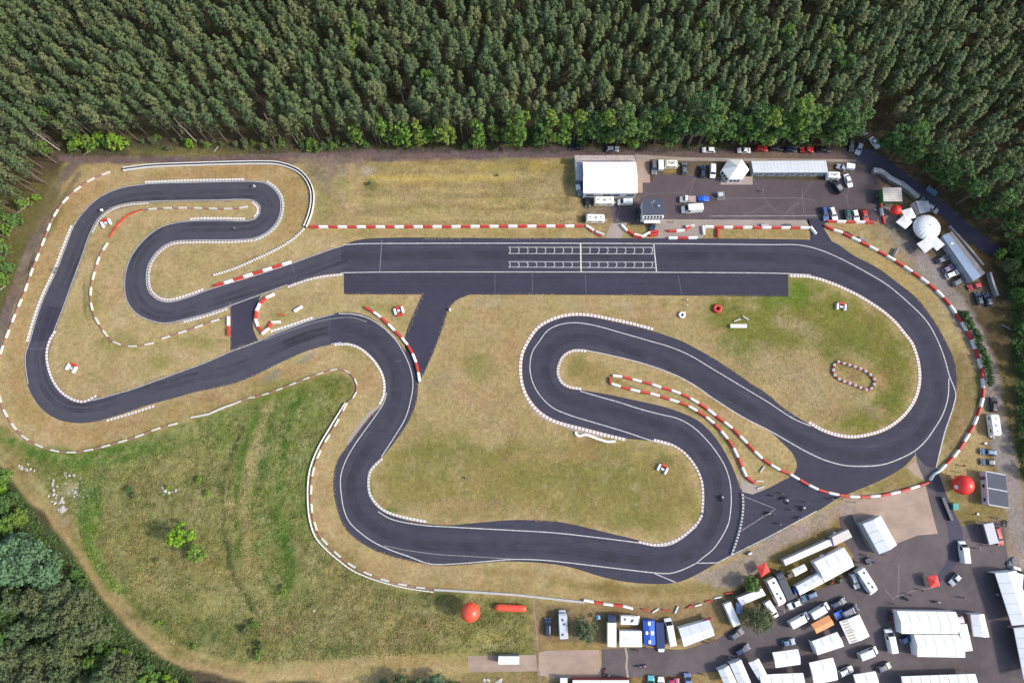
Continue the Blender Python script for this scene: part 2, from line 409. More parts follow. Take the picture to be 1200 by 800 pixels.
area([(690, 228), (765, 228), (765, 262), (690, 262)], C(128, 114, 104), 3, .9)
area([(770, 264), (948, 264), (948, 281), (700, 281), (690, 266)], C(166, 146, 100), 2, .9)
area([(770, 184), (1010, 184), (1010, 204), (770, 204)], C(120, 106, 94), 3, .8)
blob(787, 199, 10, 4, C(170, 138, 72), .8)
area([(880, 177), (940, 178), (935, 187), (885, 187)], C(132, 112, 88), 2, .6)
area([(1020, 200), (1062, 226), (1120, 290), (1150, 330), (1165, 350), (1150, 360), (1100, 340), (1060, 300), (1030, 262)], C(124, 108, 94), 3, .9)
stroke([(1062, 216), (1100, 256), (1150, 305)], 3, C(150, 112, 76), 2.5, .7)
area([(1110, 262), (1160, 300), (1164, 320), (1140, 300)], C(138, 104, 70), 3, .8)
stroke([(1034, 250), (1060, 290), (1090, 320), (1118, 355), (1140, 390), (1157, 430), (1166, 480), (1178, 540), (1190, 600), (1192, 660)], 11.5, C(156, 146, 142), 2.4, 1.0)
area([(1176, 300), (1184, 380), (1188, 440), (1200, 560), (1260, 560), (1260, 300)], C(76, 92, 56), 2)
stroke([(1182, 380), (1187, 440), (1197, 540)], 2, C(92, 80, 62), 3, .6)
stroke([(1176, 570), (1178, 592)], 3, C(124, 74, 58), 3, .7)
stroke([(1018, 262), (1040, 285), (1062, 310)], 8, C(166, 144, 112), 3, .8)
area([(1045, 262), (1070, 262), (1082, 280), (1070, 300), (1055, 285)], C(122, 116, 112), 2, .8)
stroke([(985, 266), (1010, 286), (1045, 315), (1075, 350)], 5, C(178, 150, 92), 4, .6)
stroke([(1000, 140), (1030, 170), (1060, 200), (1110, 246)], 2.2, C(132, 112, 88), 1.5, .9)
# paddock verges
area([(812, 676), (860, 655), (905, 630), (960, 598), (1000, 582), (1082, 570), (1096, 626), (1050, 640), (1000, 655), (905, 655), (870, 682), (850, 690)], C(168, 152, 138), 2, .95)
area([(900, 655), (985, 604), (1000, 612), (1004, 650), (960, 690), (915, 706), (880, 700)], C(140, 124, 72), 3, .9)
area([(625, 702), (700, 708), (860, 700), (895, 690), (900, 720), (860, 742), (800, 758), (640, 760), (640, 800), (625, 800)], C(150, 128, 92), 3, .9)
area([(640, 706), (665, 708), (690, 760), (640, 760)], C(128, 112, 88), 4, .6)
area([(640, 752), (700, 752), (700, 762), (640, 762)], C(174, 148, 96), 2, .7)
area([(740, 792), (880, 782), (900, 810), (740, 812)], C(170, 140, 88), 3, .8); blob(765, 796, 14, 5, GRN, .6)
area([(903, 740), (940, 730), (950, 745), (940, 760), (900, 760)], C(168, 138, 92), 3, .9)
area([(625, 760), (636, 760), (636, 800), (540, 800), (540, 790)], C(142, 128, 84), 2, .8)
stroke([(625, 702), (628, 740), (632, 800)], 1, C(172, 156, 120), .8, .9, .3)
for i in range(70):                     # worn and fresher tufts everywhere in the rough grass
    t = RNG.random(2); x, y = 20 + 600 * t[0], 500 + 280 * t[1]
    if inside(np.array([x]), np.array([y]), MEADOW)[0]:
        blob(x, y, RNG.uniform(4, 14), RNG.uniform(3, 9), [C(112, 118, 66), C(158, 146, 98), C(134, 112, 84), C(120, 130, 62)][i % 4], .5, RNG.uniform(0, 180))
for a in [((300, 480), (282, 540), (276, 600), (284, 650)), ((346, 470), (332, 540), (326, 600), (342, 660), (338, 690))]: stroke(a, 4, C(88, 116, 48), 3, .85)
for a in [((285, 500), (262, 560), (262, 620), (270, 665), (298, 715), (325, 740))]: stroke(a, 1.6, C(80, 86, 50), 1.4, .95)
stroke([(312, 478), (298, 530), (284, 590), (292, 660), (318, 706)], 5, C(176, 156, 112), 3, .85)
stroke([(40, 532), (100, 540), (150, 530), (190, 520)], 7, C(92, 124, 54), 5, .7); stroke([(0, 505), (40, 530)], 6, C(92, 124, 54), 4, .7)
stroke([(112, 600), (104, 640), (128, 684), (146, 690)], 7, C(104, 138, 50), 4, .7)
for b_ in [(210, 545, 60, 20, 0), (150, 640, 40, 26, 0), (250, 700, 30, 30, 0), (180, 690, 40, 16, 20), (430, 700, 50, 26, 0), (520, 735, 50, 14, 0), (400, 730, 30, 20, 0)]: blob(*b_[:4], C(172, 152, 108), .42, b_[4])
for b_ in [(150, 575, 18, 12), (170, 590, 14, 8), (250, 560, 30, 16), (170, 720, 34, 12), (240, 745, 30, 14), (300, 745, 26, 16), (360, 700, 16, 20), (390, 760, 40, 8), (500, 700, 60, 7), (140, 612, 8, 5), (205, 655, 12, 5)]: blob(*b_, C(98, 104, 60), .6)
for b_ in [(165, 570, 26, 18), (225, 590, 16, 10), (330, 735, 30, 16), (385, 700, 20, 14), (470, 705, 24, 10)]: blob(*b_, C(146, 118, 92), .5)
del_far = ~inb
COLR[del_far] = C(80, 84, 52)
def tintc(m, c): 
    global COLR
    COLR = COLR * (1 - m[:, None]) + c * m[:, None]
n_a = vnoise(ZX + 300, ZY + 300, 13, 41) * .45 + vnoise(ZX, ZY, 5.5, 42) * .3 + vnoise(ZX, ZY, 2.3, 43) * .25
n_b = vnoise(ZX + 90, ZY + 70, 10, 44) * .4 + vnoise(ZX, ZY, 4.2, 45) * .3 + vnoise(ZX, ZY, 1.7, 46) * .3
n_c = vnoise(ZX + 190, ZY + 170, 8, 47) * .35 + vnoise(ZX, ZY, 3.0, 48) * .3 + vnoise(ZX, ZY, 1.2, 49) * .35
n_d = vnoise(ZX + 55, ZY + 35, 1.5, 61) * .5 + vnoise(ZX, ZY, .8, 62) * .5
mm = np.zeros(len(ZX)); ii = window(MEADOW, 4); mm[ii] = inside(PXX[ii], PYY[ii], MEADOW)
tintc(np.clip((n_d - .5) * 5, 0, 1) * .30 * mm, C(186, 172, 122)); tintc(np.clip((.46 - n_d) * 5, 0, 1) * .35 * mm, C(88, 96, 50))
fade = inb * np.clip((COLR.sum(1) - .25) * 5, 0, 1)
tintc(np.clip((n_a - .52) * 4, 0, 1) * .26 * fade, C(136, 130, 78))
tintc(np.clip((n_b - .52) * 4, 0, 1) * .34 * fade, C(164, 128, 88))
tintc(np.clip((n_c - .56) * 4, 0, 1) * .34 * fade, C(192, 176, 138))
COLR *= (1 - mm[:, None] * np.array([.10, .0, .13]))
FIELD = [(405, 188), (670, 184), (676, 262), (400, 262), (408, 230)]; ii = window(FIELD, 2); fm = np.zeros(len(ZX)); fm[ii] = inside(PXX[ii], PYY[ii], FIELD)
sn = vnoise(ZX * .12 + 40, ZY * 1.0, 1.6, 71) * .6 + vnoise(ZX * .3, ZY, 1.1, 72) * .4
tintc(np.clip((sn - .5) * 4, 0, 1) * .45 * fm, C(204, 184, 124)); tintc(np.clip((.45 - sn) * 4, 0, 1) * .40 * fm, C(146, 128, 84))
COLR *= np.array([.90, .885, .90]) * (0.86 + 0.26 * FINE)[:, None]

me = bpy.data.meshes.new('ground')
V = np.zeros((len(ZX), 3)); V[:, 0], V[:, 1] = ZX, ZY
idx = np.arange(nx * ny).reshape(ny, nx)
Q = np.stack([idx[:-1, :-1], idx[:-1, 1:], idx[1:, 1:], idx[1:, :-1]], -1).reshape(-1, 4)
me.vertices.add(len(V)); me.vertices.foreach_set('co', V.ravel())
me.loops.add(Q.size); me.loops.foreach_set('vertex_index', Q.ravel())
me.polygons.add(len(Q)); me.polygons.foreach_set('loop_start', np.arange(0, Q.size, 4)); me.polygons.foreach_set('loop_total', np.full(len(Q), 4))
me.update(calc_edges=True)
at = me.attributes.new('soil', 'FLOAT_COLOR', 'POINT')
at.data.foreach_set('color', np.concatenate([COLR, np.ones((len(ZX), 1))], 1).ravel())
gm, nt, bs = new_mat('grass_and_soil')
an = nt.nodes.new('ShaderNodeAttribute'); an.attribute_name = 'soil'
c = an.outputs['Color']
n1 = noise(nt, 0.9, 8, 0.72, 'Object'); r1 = ramp(nt, n1.outputs['Fac'], .28, .72, (.64, .66, .62), (1.34, 1.32, 1.36)); c = mix(nt, c, r1.outputs['Color'], 1.0)
n2 = noise(nt, 0.11, 5, 0.6, 'Object', dist=.6); r2 = ramp(nt, n2.outputs['Fac'], .3, .7, (.90, .95, .84), (1.10, 1.06, 1.12)); c = mix(nt, c, r2.outputs['Color'], 1.0)
n4 = noise(nt, 3.2, 4, 0.8, 'Object'); r4 = ramp(nt, n4.outputs['Fac'], .3, .7, (.72, .72, .70), (1.28, 1.28, 1.3)); c = mix(nt, c, r4.outputs['Color'], 1.0)
nt.links.new(c, bs.inputs['Base Color']); bs.inputs['Roughness'].default_value = .95; bs.inputs['Specular IOR Level'].default_value = .1
bp = nt.nodes.new('ShaderNodeBump'); bp.inputs['Strength'].default_value = .9; bp.inputs['Distance'].default_value = .25
n3 = noise(nt, 2.2, 6, .75, 'Object'); nt.links.new(n3.outputs['Fac'], bp.inputs['Height']); nt.links.new(bp.outputs['Normal'], bs.inputs['Normal'])
me.materials.append(gm)
struct('ground', me)

# ================================================================== PAVED SURFACES
def asphalt(name, col, patchy=.12, streak=None, crack=0.0, worn=(1.16, 1.13, 1.12)):
    m, nt, bs = new_mat(name); k_ = .64 if 'paddock' in name else (.77 if max(col) < .14 else .95); col = tuple(v * k_ for v in col)
    n1 = noise(nt, .05, 4, .55, 'Object', dist=.4); lo = 1 - patchy
    c = mix(nt, col, ramp(nt, n1.outputs['Fac'], .3, .7, (lo, lo, lo), (1 + patchy,) * 3).outputs['Color'], 1.0)
    n2 = noise(nt, .35, 8, .7, 'Object'); c = mix(nt, c, ramp(nt, n2.outputs['Fac'], .3, .72, (.90, .90, .90), worn).outputs['Color'], 1.0)
    n5 = noise(nt, 5, 3, .9, 'Object'); c = mix(nt, c, ramp(nt, n5.outputs['Fac'], .3, .7, (.86,) * 3, (1.14,) * 3).outputs['Color'], 1.0)
    if streak:
        n3 = noise(nt, .5, 6, .6, 'Object', stretch=streak); c = mix(nt, c, ramp(nt, n3.outputs['Fac'], .35, .68, (.93, .93, .93), (1.12, 1.11, 1.1)).outputs['Color'], 1.0)
    if crack:
        vo = nt.nodes.new('ShaderNodeTexVoronoi'); vo.feature = 'DISTANCE_TO_EDGE'; vo.inputs['Scale'].default_value = .06
        tc = nt.nodes.new('ShaderNodeTexCoord'); wn = noise(nt, .4, 4, .6, 'Object')
        wm = mix(nt, tc.outputs['Object'], wn.outputs['Color'], .9, 'ADD'); nt.links.new(wm, vo.inputs['Vector'])
        c = mix(nt, c, (.20, .19, .18), ramp(nt, vo.outputs['Distance'], .0, .012, (crack,) * 3, (0, 0, 0)).outputs['Color'], 'MIX')
    nt.links.new(c, bs.inputs['Base Color']); bs.inputs['Roughness'].default_value = .95; bs.inputs['Specular IOR Level'].default_value = .10
    bp = nt.nodes.new('ShaderNodeBump'); bp.inputs['Strength'].default_value = .3; bp.inputs['Distance'].default_value = .02
    n4 = noise(nt, 12, 3, .7, 'Object'); nt.links.new(n4.outputs['Fac'], bp.inputs['Height']); nt.links.new(bp.outputs['Normal'], bs.inputs['Normal'])
    return m
A_TRACK = asphalt('track_asphalt', tuple(C(89, 88, 100)), .07)
A_STRAIGHT = asphalt('straight_asphalt', tuple(C(80, 79, 93)), .05, (.06, 1.6, 1))
A_OLD = asphalt('strip_asphalt', tuple(C(76, 75, 90)), .07, (.04, 2.2, 1))
A_LINK = asphalt('link_asphalt', tuple(C(77, 75, 91)), .08)
A_LOT = asphalt('lot_asphalt', tuple(C(108, 98, 102)), .12, None, .35)
A_PAD = asphalt('paddock_asphalt', tuple(C(120, 112, 115)), .26, None, .12, (1.32, 1.26, 1.2))
A_ROAD = asphalt('road_asphalt', tuple(C(94, 91, 106)), .12)
CONC = asphalt('concrete', tuple(C(168, 156, 148)), .12)
CONC2 = asphalt('gravel_concrete', tuple(C(172, 152, 138)), .16, (.4, 1.2, 1), 0, (1.2, 1.16, 1.14))

EDGE_A = [(388, 403.5), (360, 411), (330, 424), (300, 439), (275, 449), (250, 455), (225, 460), (212, 464), (175, 474), (140, 486), (110, 494), (90, 495.5), (70, 492), (55, 484), (42, 470), (32, 450), (29, 430), (29, 415), (34, 400), (41, 375), (52, 345), (64, 320), (75, 292), (87, 262), (100, 245), (117, 230), (140, 220), (170, 215), (225, 213), (287, 211.7), (300, 212), (312, 214), (322, 221), (329, 232), (330, 245), (327, 257), (320, 267), (310, 275), (298, 280), (275, 282), (225, 282.5), (200, 285), (185, 295), (175, 310), (172.5, 325), (175, 340), (185, 350), (197, 353), (220, 347.5), (240, 340), (252, 336), (275, 329), (300, 321.5), (342.5, 307.5), (387, 291.5), (402, 287)]
EDGE_B = [(400, 320), (375, 323), (337, 334.5), (300, 348), (267, 360), (240, 369), (215, 375.5), (195, 379.5), (180, 377.5), (162, 370), (150, 357), (145.5, 342), (146, 322), (152, 302), (165, 284), (185, 267), (207, 260), (237, 257.5), (262, 257.5), (287, 258), (299, 255.5), (303.5, 250), (304, 242), (297, 236), (250, 235.5), (175, 237), (150, 239), (132, 244), (117, 255), (107, 272), (97, 300), (87, 327), (75, 360), (61, 397), (56.5, 415), (59, 432), (65, 447), (77, 461), (92, 469), (112, 467), (130, 462), (155, 455), (180, 446), (210, 435), (240, 424), (270, 411), (300, 400), (325, 389), (357, 377), (375, 371), (392, 367)]
sheet('track', EDGE_A + EDGE_B, z=.012, mat=A_TRACK)
LAP = [(399, 289), (410, 284), (427, 280), (600, 279), (700, 279), (948, 281), (975, 283), (1000, 299), (1030, 315), (1050, 330), (1075, 350), (1092, 372), (1107, 397), (1119, 425), (1121, 457), (1117, 477), (1107, 507), (1097, 549), (1084, 545), (1073, 532), (1060, 546), (1035, 561), (1000, 576), (983, 583), (957, 599), (900, 629), (857, 650.5), (840, 659.5), (810, 676), (797, 681), (780, 683.7), (750, 683), (725, 680), (700, 674), (675, 666), (650, 661), (600, 657.5), (570, 659), (537, 662), (515, 662.5), (500, 661), (475, 655.5), (450, 649), (430, 640), (412, 627), (402, 615), (396, 600), (391, 577), (391, 557), (395, 540), (405, 525), (420, 505), (435, 486), (446, 476), (451, 465), (452, 452), (450, 440), (442, 425), (432, 414), (420, 405.5), (407, 401.5), (386, 404), (389, 367.6), (397, 366), (417, 366.5), (432, 371), (447, 381), (460, 393.5), (470, 405), (480, 420), (486, 435), (490, 449)]
INFIELD = [(490, 452), (489, 465), (485, 480), (475, 500), (460, 521), (447, 536), (440, 542), (432, 552), (430.5, 565), (432, 580), (440, 592), (450, 600), (470, 607), (500, 613), (525, 615), (550, 613), (600, 609), (625, 609), (650, 610.5), (675, 615), (700, 621), (725, 627), (747, 632), (765, 636), (780, 635), (795, 629), (807, 620), (817, 610), (821, 600), (822, 580), (820, 562), (812, 545), (800, 531), (785, 522), (766, 517), (735, 513.5), (710, 507.5), (685, 501), (665, 496), (647, 490), (632, 480), (620, 465), (614, 450), (612, 432), (614, 415), (621, 400), (632, 385), (650, 375), (670, 370.5), (690, 371), (712, 375), (740, 381), (765, 387.5), (775, 391), (800, 400), (817, 409), (840, 422), (860, 435), (880, 449), (900, 462), (915, 475), (932, 487), (945, 495), (957, 502.5), (975, 510), (995, 513.7), (1012, 512.5), (1035, 506), (1052, 496), (1066, 482), (1075, 467), (1079.5, 450), (1079.5, 432), (1076, 415), (1070, 400), (1062, 390), (1052, 377.5), (1037, 364), (1017, 350.5), (1000, 341), (975, 330), (950, 322.5), (924, 320.5)]
# the lap is one ribbon, walked: outer edge, across the line at the link road, back along the infield edge
sheet('track', LAP + INFIELD + [(850, 320), (700, 319.5), (400, 319.7)], [[(672, 409), (685, 409.5), (710, 415), (740, 422), (770, 431), (795, 441), (815, 452), (835, 466), (855, 479), (875, 491), (900, 504), (915, 517), (930, 533), (934, 547), (928, 557), (915, 564), (895, 574), (881, 578), (868, 573), (862, 556), (855, 540), (845, 522), (832, 505), (817, 492), (800, 484), (780, 477), (750, 470), (712, 462), (685, 457.5), (667, 455), (657, 449), (652, 437), (654, 425), (660, 415)]], z=.016, mat=A_STRAIGHT)
sheet('track', [(403, 319), (923.5, 320), (924, 347.5), (700, 345.6), (403, 345)], z=.020, mat=A_OLD)
sheet('road', [(270, 353), (307, 341), (300, 362), (296.5, 375), (297, 386), (304, 402), (292, 406), (270, 414)], z=.008, mat=A_LINK)
sheet('road', [(495, 343), (556, 343), (549, 345.8), (535, 352), (526, 362), (520, 380), (513, 400), (497, 437), (489, 452), (480, 425), (474, 399)], z=.008, mat=A_LINK)
sheet('road', [(949, 283), (949, 268), (944, 256), (969, 256), (965, 267), (976, 285)], z=.012, mat=A_LINK)
sheet('track', [(36, 401), (52, 358), (74, 361), (60, 398)], z=.016, mat=A_LINK, closed_smooth=False)
# upper parking lot
sheet('parking_lot', [(751, 212), (765, 212), (766, 205), (800, 205.5), (846, 208), (880, 209), (972, 212), (988, 204), (1001, 198), (1002, 182), (1015, 176), (1030, 188), (1050, 204), (1026, 204), (1031, 222), (1032, 245), (1028, 260), (968, 259), (850, 257.5), (766, 258), (750, 262), (720, 262), (715, 240), (750, 235)], z=.008, mat=A_LOT, closed_smooth=False)
sheet('pavement', [(768, 257), (948, 258), (949, 266), (830, 266), (790, 267), (768, 262)], z=.012, mat=CONC, closed_smooth=False)
sheet('pavement', [(716, 262), (735, 261), (728, 279.5), (709, 279.5)], z=.012, mat=CONC, closed_smooth=False)
sheet('pavement', [(765, 263), (830, 266), (822, 280.5), (770, 280)], z=.008, mat=CONC, closed_smooth=False)
sheet('pavement', [(745.5, 184), (761, 186), (762, 214), (753, 214), (753, 226), (747, 226)], z=.012, mat=CONC2, closed_smooth=False)
sheet('pavement', [(744, 181), (800, 184.5), (1003, 187), (1003, 190), (800, 188.5), (745, 186)], z=.016, mat=CONC, closed_smooth=False)
sheet('road', [(1003, 176), (1022, 176), (1050, 195), (1080, 216), (1110, 240), (1140, 266), (1172, 290), (1174, 303), (1150, 294), (1125, 275), (1098, 250), (1070, 226), (1045, 209), (1018, 200)], z=.020, mat=A_ROAD)
# paddock; its dark tongue west of the tall tent paints in that tent's shadow
sheet('paddock', [(705, 760), (755, 758), (800, 761), (838, 750), (862, 735), (893, 724), (915, 705), (945, 694), (980, 684), (1003, 667), (1001, 652), (988, 633), (983, 606), (998, 602), (1010, 628), (1020, 650), (1050, 637), (1074, 627), (1099, 625), (1088, 582), (1084, 563), (1074, 542), (1073, 527), (1097, 547), (1110, 585), (1118, 603), (1127, 617), (1150, 611), (1176, 610), (1179, 640), (1183, 672), (1215, 690), (1230, 860), (880, 860), (875, 785), (840, 786), (800, 791), (745, 793), (705, 794)], z=.008, mat=A_PAD, closed_smooth=False)
sheet('pavement', [(640, 762), (702, 761), (705, 794), (676, 795), (645, 794), (630, 790), (632, 764)], z=.012, mat=CONC2, closed_smooth=False)
sheet('pavement', [(548, 768), (628, 767), (630, 786), (550, 787)], z=.010, mat=CONC2, closed_smooth=False)
sheet('pavement', [(866, 556), (872, 563), (897, 573), (882, 579), (870, 576)], z=.020, mat=CONC, closed_smooth=False)
sheet('pavement', [(1000, 590), (1084, 570), (1099, 625), (1075, 627), (1050, 637), (1028, 646)], z=.012, mat=CONC2, closed_smooth=False)
sheet('pavement', [(1062, 547), (1073, 540), (1083, 563), (1075, 558)], z=.022, mat=CONC2, closed_smooth=False)
sheet('pavement', [(446, 474), (440, 484), (424, 504), (409, 523), (405, 521), (418, 500), (436, 479)], z=.004, mat=CONC)
sheet('pavement', [(614, 460), (620, 475), (635, 490), (655, 498), (690, 510), (735, 514), (736, 510), (690, 500), (650, 488), (625, 470)], z=.004, mat=CONC)
sheet('road', [(1098, 548), (1108, 576), (1118, 600), (1127, 618), (1128, 640), (1122, 658), (1110, 674), (1092, 690), (1096, 676), (1108, 660), (1112, 640), (1108, 610), (1096, 575), (1090, 550)], z=.014, mat=A_ROAD)

# rubber and dust laid down by tyres: thin broken films following the lap
def wear_mat(name, col, lo, hi, amt, st):
    m, nt, bs = new_mat(name); bs.inputs['Base Color'].default_value = (*col, 1); bs.inputs['Roughness'].default_value = .9
    tr = nt.nodes.new('ShaderNodeBsdfTransparent'); mx = nt.nodes.new('ShaderNodeMixShader'); nz = noise(nt, st, 6, .65, 'Object')
    r = ramp(nt, nz.outputs['Fac'], lo, hi, (0, 0, 0), (amt,) * 3); nt.links.new(r.outputs['Color'], mx.inputs[0]); nt.links.new(tr.outputs[0], mx.inputs[1]); nt.links.new(bs.outputs[0], mx.inputs[2])
    nt.links.new(mx.outputs[0], nt.nodes['Material Output'].inputs['Surface']); return m
DUST = wear_mat('tyre_dust', (.15, .145, .165), .42, .75, .34, .12); RUBB = wear_mat('tyre_rubber', (.028, .027, .036), .40, .70, .40, .10)
def wear(pts, offs, mat, w, z):
    mb = MB(); P = smooth(pts)
    for k, o_ in enumerate(offs): line_strip(mb, P, w * (1 + .4 * (k % 3)), o_, z + .0007 * k)
    struct('tyre_marks', mb.mesh('tyre_marks', [mat]))
wear(EDGE_A, (-3.2, -3.9, -5.2, -5.7), RUBB, .45, .0215)
wear(EDGE_A, (-1.6, -2.3, -7.0), DUST, .30, .0245)
LINE_A = [(400, 302), (600, 301), (765, 302), (900, 303), (950, 306), (1000, 322), (1050, 356), (1082, 400), (1097, 440), (1093, 480), (1070, 512), (1030, 530), (990, 530), (945, 515), (900, 488), (850, 458), (800, 432), (740, 408), (690, 394), (660, 396), (640, 412), (636, 436), (645, 458), (670, 472), (720, 485), (765, 498), (800, 512), (826, 535), (838, 565), (839, 595), (828, 625), (805, 647), (775, 656), (720, 650), (650, 640), (600, 637), (540, 638), (490, 634), (450, 621), (420, 596), (414, 570), (424, 540), (450, 503), (466, 470), (467, 440), (457, 412), (440, 394), (415, 384), (385, 384), (330, 403)]
wear(LINE_A, (-.4, .3, 1.1, 1.7), RUBB, .5, .0225)
wear(LINE_A, (-2.6, -1.9, 3.1, 3.6), DUST, .32, .0258)

# white edge lines and grid, one object per painted run
PAINT = M('road_paint', (.60, .59, .585), .75, vary=.5, scale=1.6, grime=.35)
PAINT_OLD = M('road_paint_worn', (.30, .29, .30), .8, vary=.45, scale=1.0)
YEL = M('road_paint_yellow', (.60, .58, .44), .7, vary=.3)
def mark(lines, mat=PAINT, z=.028, width=.22, name='track_marking'):
    mb = MB()
    for l in lines: line_strip(mb, l, width, 0, z)
    return struct(name, mb.mesh(name, [mat]))
def inset(pts, off, width=.22, z=.028):
    mb = MB(); P = smooth(pts); line_strip(mb, P, width, off, z); return mb
W1 = inset(EDGE_A[15:], -.25); struct('track_marking', W1.mesh('track_marking', [PAINT]))
W2 = inset(EDGE_B[2:], -.25, .2); struct('track_marking', W2.mesh('track_marking', [PAINT]))
mark([[(402, 287), (420, 285.8), (447, 285.4), (600, 285), (765, 285.5), (900, 286.7), (937, 287.2), (960, 292.5), (985, 303), (1012.5, 317.5), (1040, 334), (1065, 355), (1085, 375), (1097, 395), (1107, 420), (1112.5, 440), (1120, 461), (1117, 477), (1107, 507), (1097, 548)],
      [(1112, 443), (1111, 465), (1105, 485), (1095, 502), (1085, 516), (1072, 528), (1055, 537), (1035, 544), (1012, 546), (990, 545), (967, 539), (945, 529), (922, 516), (900, 503.5), (875, 491), (855, 479), (835, 466), (815, 452), (795, 441), (770, 431), (740, 422), (710, 415), (682, 409.5)]], width=.28)
mark([[(400, 319.6), (450, 318.8), (600, 318.7), (765, 319), (900, 320), (924, 320.6), (950, 322)]], width=.26)
mark([[(950, 499), (930, 490.5), (900, 471), (875, 456), (850, 441), (830, 429), (810, 417), (787, 407), (760, 399), (725, 389), (700, 382), (675, 378), (657, 380), (642, 387), (632, 400), (624, 412), (621, 430), (624, 447), (632, 462), (647, 477), (667, 486), (700, 496), (730, 505), (762, 515.5), (785, 521.5)]], width=.26)
mark([[(680, 458), (700, 464), (725, 471), (750, 479), (775, 485.5), (795, 490.5), (812, 500), (827, 514), (840, 530), (850, 547), (855.5, 565), (857, 582), (856, 600), (854, 612), (847, 627), (835, 644), (825, 652), (816, 659.5)]], width=.26)
mark([[(816, 659.5), (805, 665), (795, 669), (785, 671.5), (770, 671), (725, 666), (675, 660), (637, 656), (600, 655), (570, 657.5), (537, 660), (512, 661), (500, 659.5), (480, 652), (460, 645), (440, 636), (425, 626), (410, 612), (404, 600), (399.5, 575), (399.5, 557), (405, 540), (415, 522), (427, 505), (440, 487), (450, 471), (453, 460)]], width=.26)
mark([[(816, 617), (812, 620), (800, 630), (785, 638), (768, 639.5), (750, 636), (700, 629.5), (650, 624), (600, 621), (562, 619), (525, 617), (500, 615.5), (470, 611), (455, 606.5), (443, 599)]], width=.26)
mark([[(447, 535), (462, 512), (475, 490), (481, 470), (484, 450), (481, 432), (474, 415), (465, 400), (455, 389), (445, 380.5), (430, 372), (414, 368), (397, 367.3)], [(388, 403), (400, 401)]], width=.26)
mark([[(767, 671.5), (792, 682)], [(816, 659.5), (840, 659)], [(840, 659.5), (857, 650.3), (900, 629), (957, 598.5)]], width=.24)
mark([[(450, 639), (475, 644), (512, 649), (560, 652), (600, 654.5)], [(310, 399), (330, 391), (352, 383), (380, 375), (412, 372), (430, 377)], [(871, 581), (909, 596), (868, 622)], [(1072, 528), (1075, 543), (1084, 564)]], PAINT_OLD, width=.16)
mark([[(447.5, 281), (445, 318)]], M('faded_line', (.22, .22, .24), .8, vary=.5), width=.2)
mark([[(342, 307), (345, 320)], [(32, 409), (56, 408)], [(463, 423), (470, 423)], [(624, 320), (624, 345)], [(686, 321), (687, 346)], [(795, 323), (799, 346)], [(580, 321), (580, 345)]], M('joint_seam', (.15, .15, .17), .8, vary=.5), width=.13)
for i in range(14):
    t = RNG.random(); b = [(590, 540, 460, 480), (470, 430, 462, 470), (700, 640, 560, 638), (1060, 500, 1020, 520), (700, 480, 790, 505), (240, 360, 340, 330), (60, 340, 80, 290)][i % 7]
mark([[(596.5, 289.7), (765, 290)], [(596.5, 297), (766, 297.6)], [(596.5, 306.6), (767.5, 307.2)], [(596.5, 313), (768.3, 313.8)]], M('grid_paint', (.46, .45, .46), .7, vary=.3, scale=1), width=.2, name='track_marking')
gb = MB()
for r0, r1 in ((289.7, 297.2), (306.8, 313.4)):
    for k in range(17):
        x = 597.3 + 10.42 * k
        for i, (a, b) in enumerate([((x - 1.2, r0), (x + .6, r0 + 2)), ((x + .6, r0 + 2), (x + .6, r1 - 2)), ((x + .6, r1 - 2), (x - 1.2, r1))]):
            A, B = G(*a).to_2d(), G(*b).to_2d(); line_strip(gb, [A, B], .24, 0, .032 + .0008 * i)
struct('track_marking', gb.mesh('track_marking', [MATS['grid_paint']]))
mark([[(766, 285.2), (769.5, 319)]], PAINT, .036, .36)
mark([[(680.3, 284.5), (681, 319)]], YEL, .036, .42)
# parking-lot bay lines and repairs
mark([[(832, 253.3), (900, 253), (963, 252.5)]], M('lot_line', (.36, .34, .33), .8, vary=.6, scale=1.5), .014, .22, 'road_marking')
mark([[(845, 232.5), (900, 232), (940, 232.4), (955, 235)], [(921, 251), (928, 242), (938, 238)], [(940, 222), (942, 250)]], M('tar_seam', (.20, .19, .19), .8, vary=.5), .014, .14, 'road_marking')
mark([[(733, 759), (735, 770), (734, 780), (736, 793)]], M('crack_fill', (.42, .36, .30), .9, vary=.5), .014, .55, 'road_marking')
mark([[(1037, 690), (1047, 702), (1052, 697), (1053, 660)], [(1048, 700), (1070, 692), (1095, 688)]], PAINT_OLD, .02, .12, 'road_marking')

# ------------------------------------------------------------------ kerbs: painted stones alternating along the edge
KW = M('kerb_white', (.74, .71, .69), .8, vary=.35, scale=2.5); KR = M('kerb_red', (.46, .29, .26), .85, vary=.4, scale=2); KG = M('kerb_grey', (.42, .37, .34), .9, vary=.3)
def kerb(pts, side, dark=KR, w=.66, pitch=1.0, off=.12, hgt=.07):
    P = resample(smooth(pts), pitch); N = normals2(P); mb = MB(); Q = []
    for i in range(len(P) - 1): Q += [P[i], P[i].lerp(P[i + 1], .62)]
    P = Q + [P[-1]]; N = normals2(P)
    for i in range(len(P) - 1):
        a, b = P[i], P[i + 1]; na, nb = N[i] * side, N[i + 1] * side
        q = [a + na * off, b + nb * off, b + nb * (off + w), a + na * (off + w)]
        z = [.03, .03, hgt + .03, hgt + .03]
        mb.loft([[(p.x, p.y, 0.0) for p in q], [(p.x, p.y, zz) for p, zz in zip(q, z)]], i % 2)
    me = fix_normals(mb.mesh('kerb', [KW, dark])); struct('kerb', me)
kerb([(34, 400), (41, 375), (52, 345), (64, 320), (75, 292), (86, 264)], 1, KG, .7)
kerb([(170, 215), (225, 213), (287, 211.7)], 1, KG)
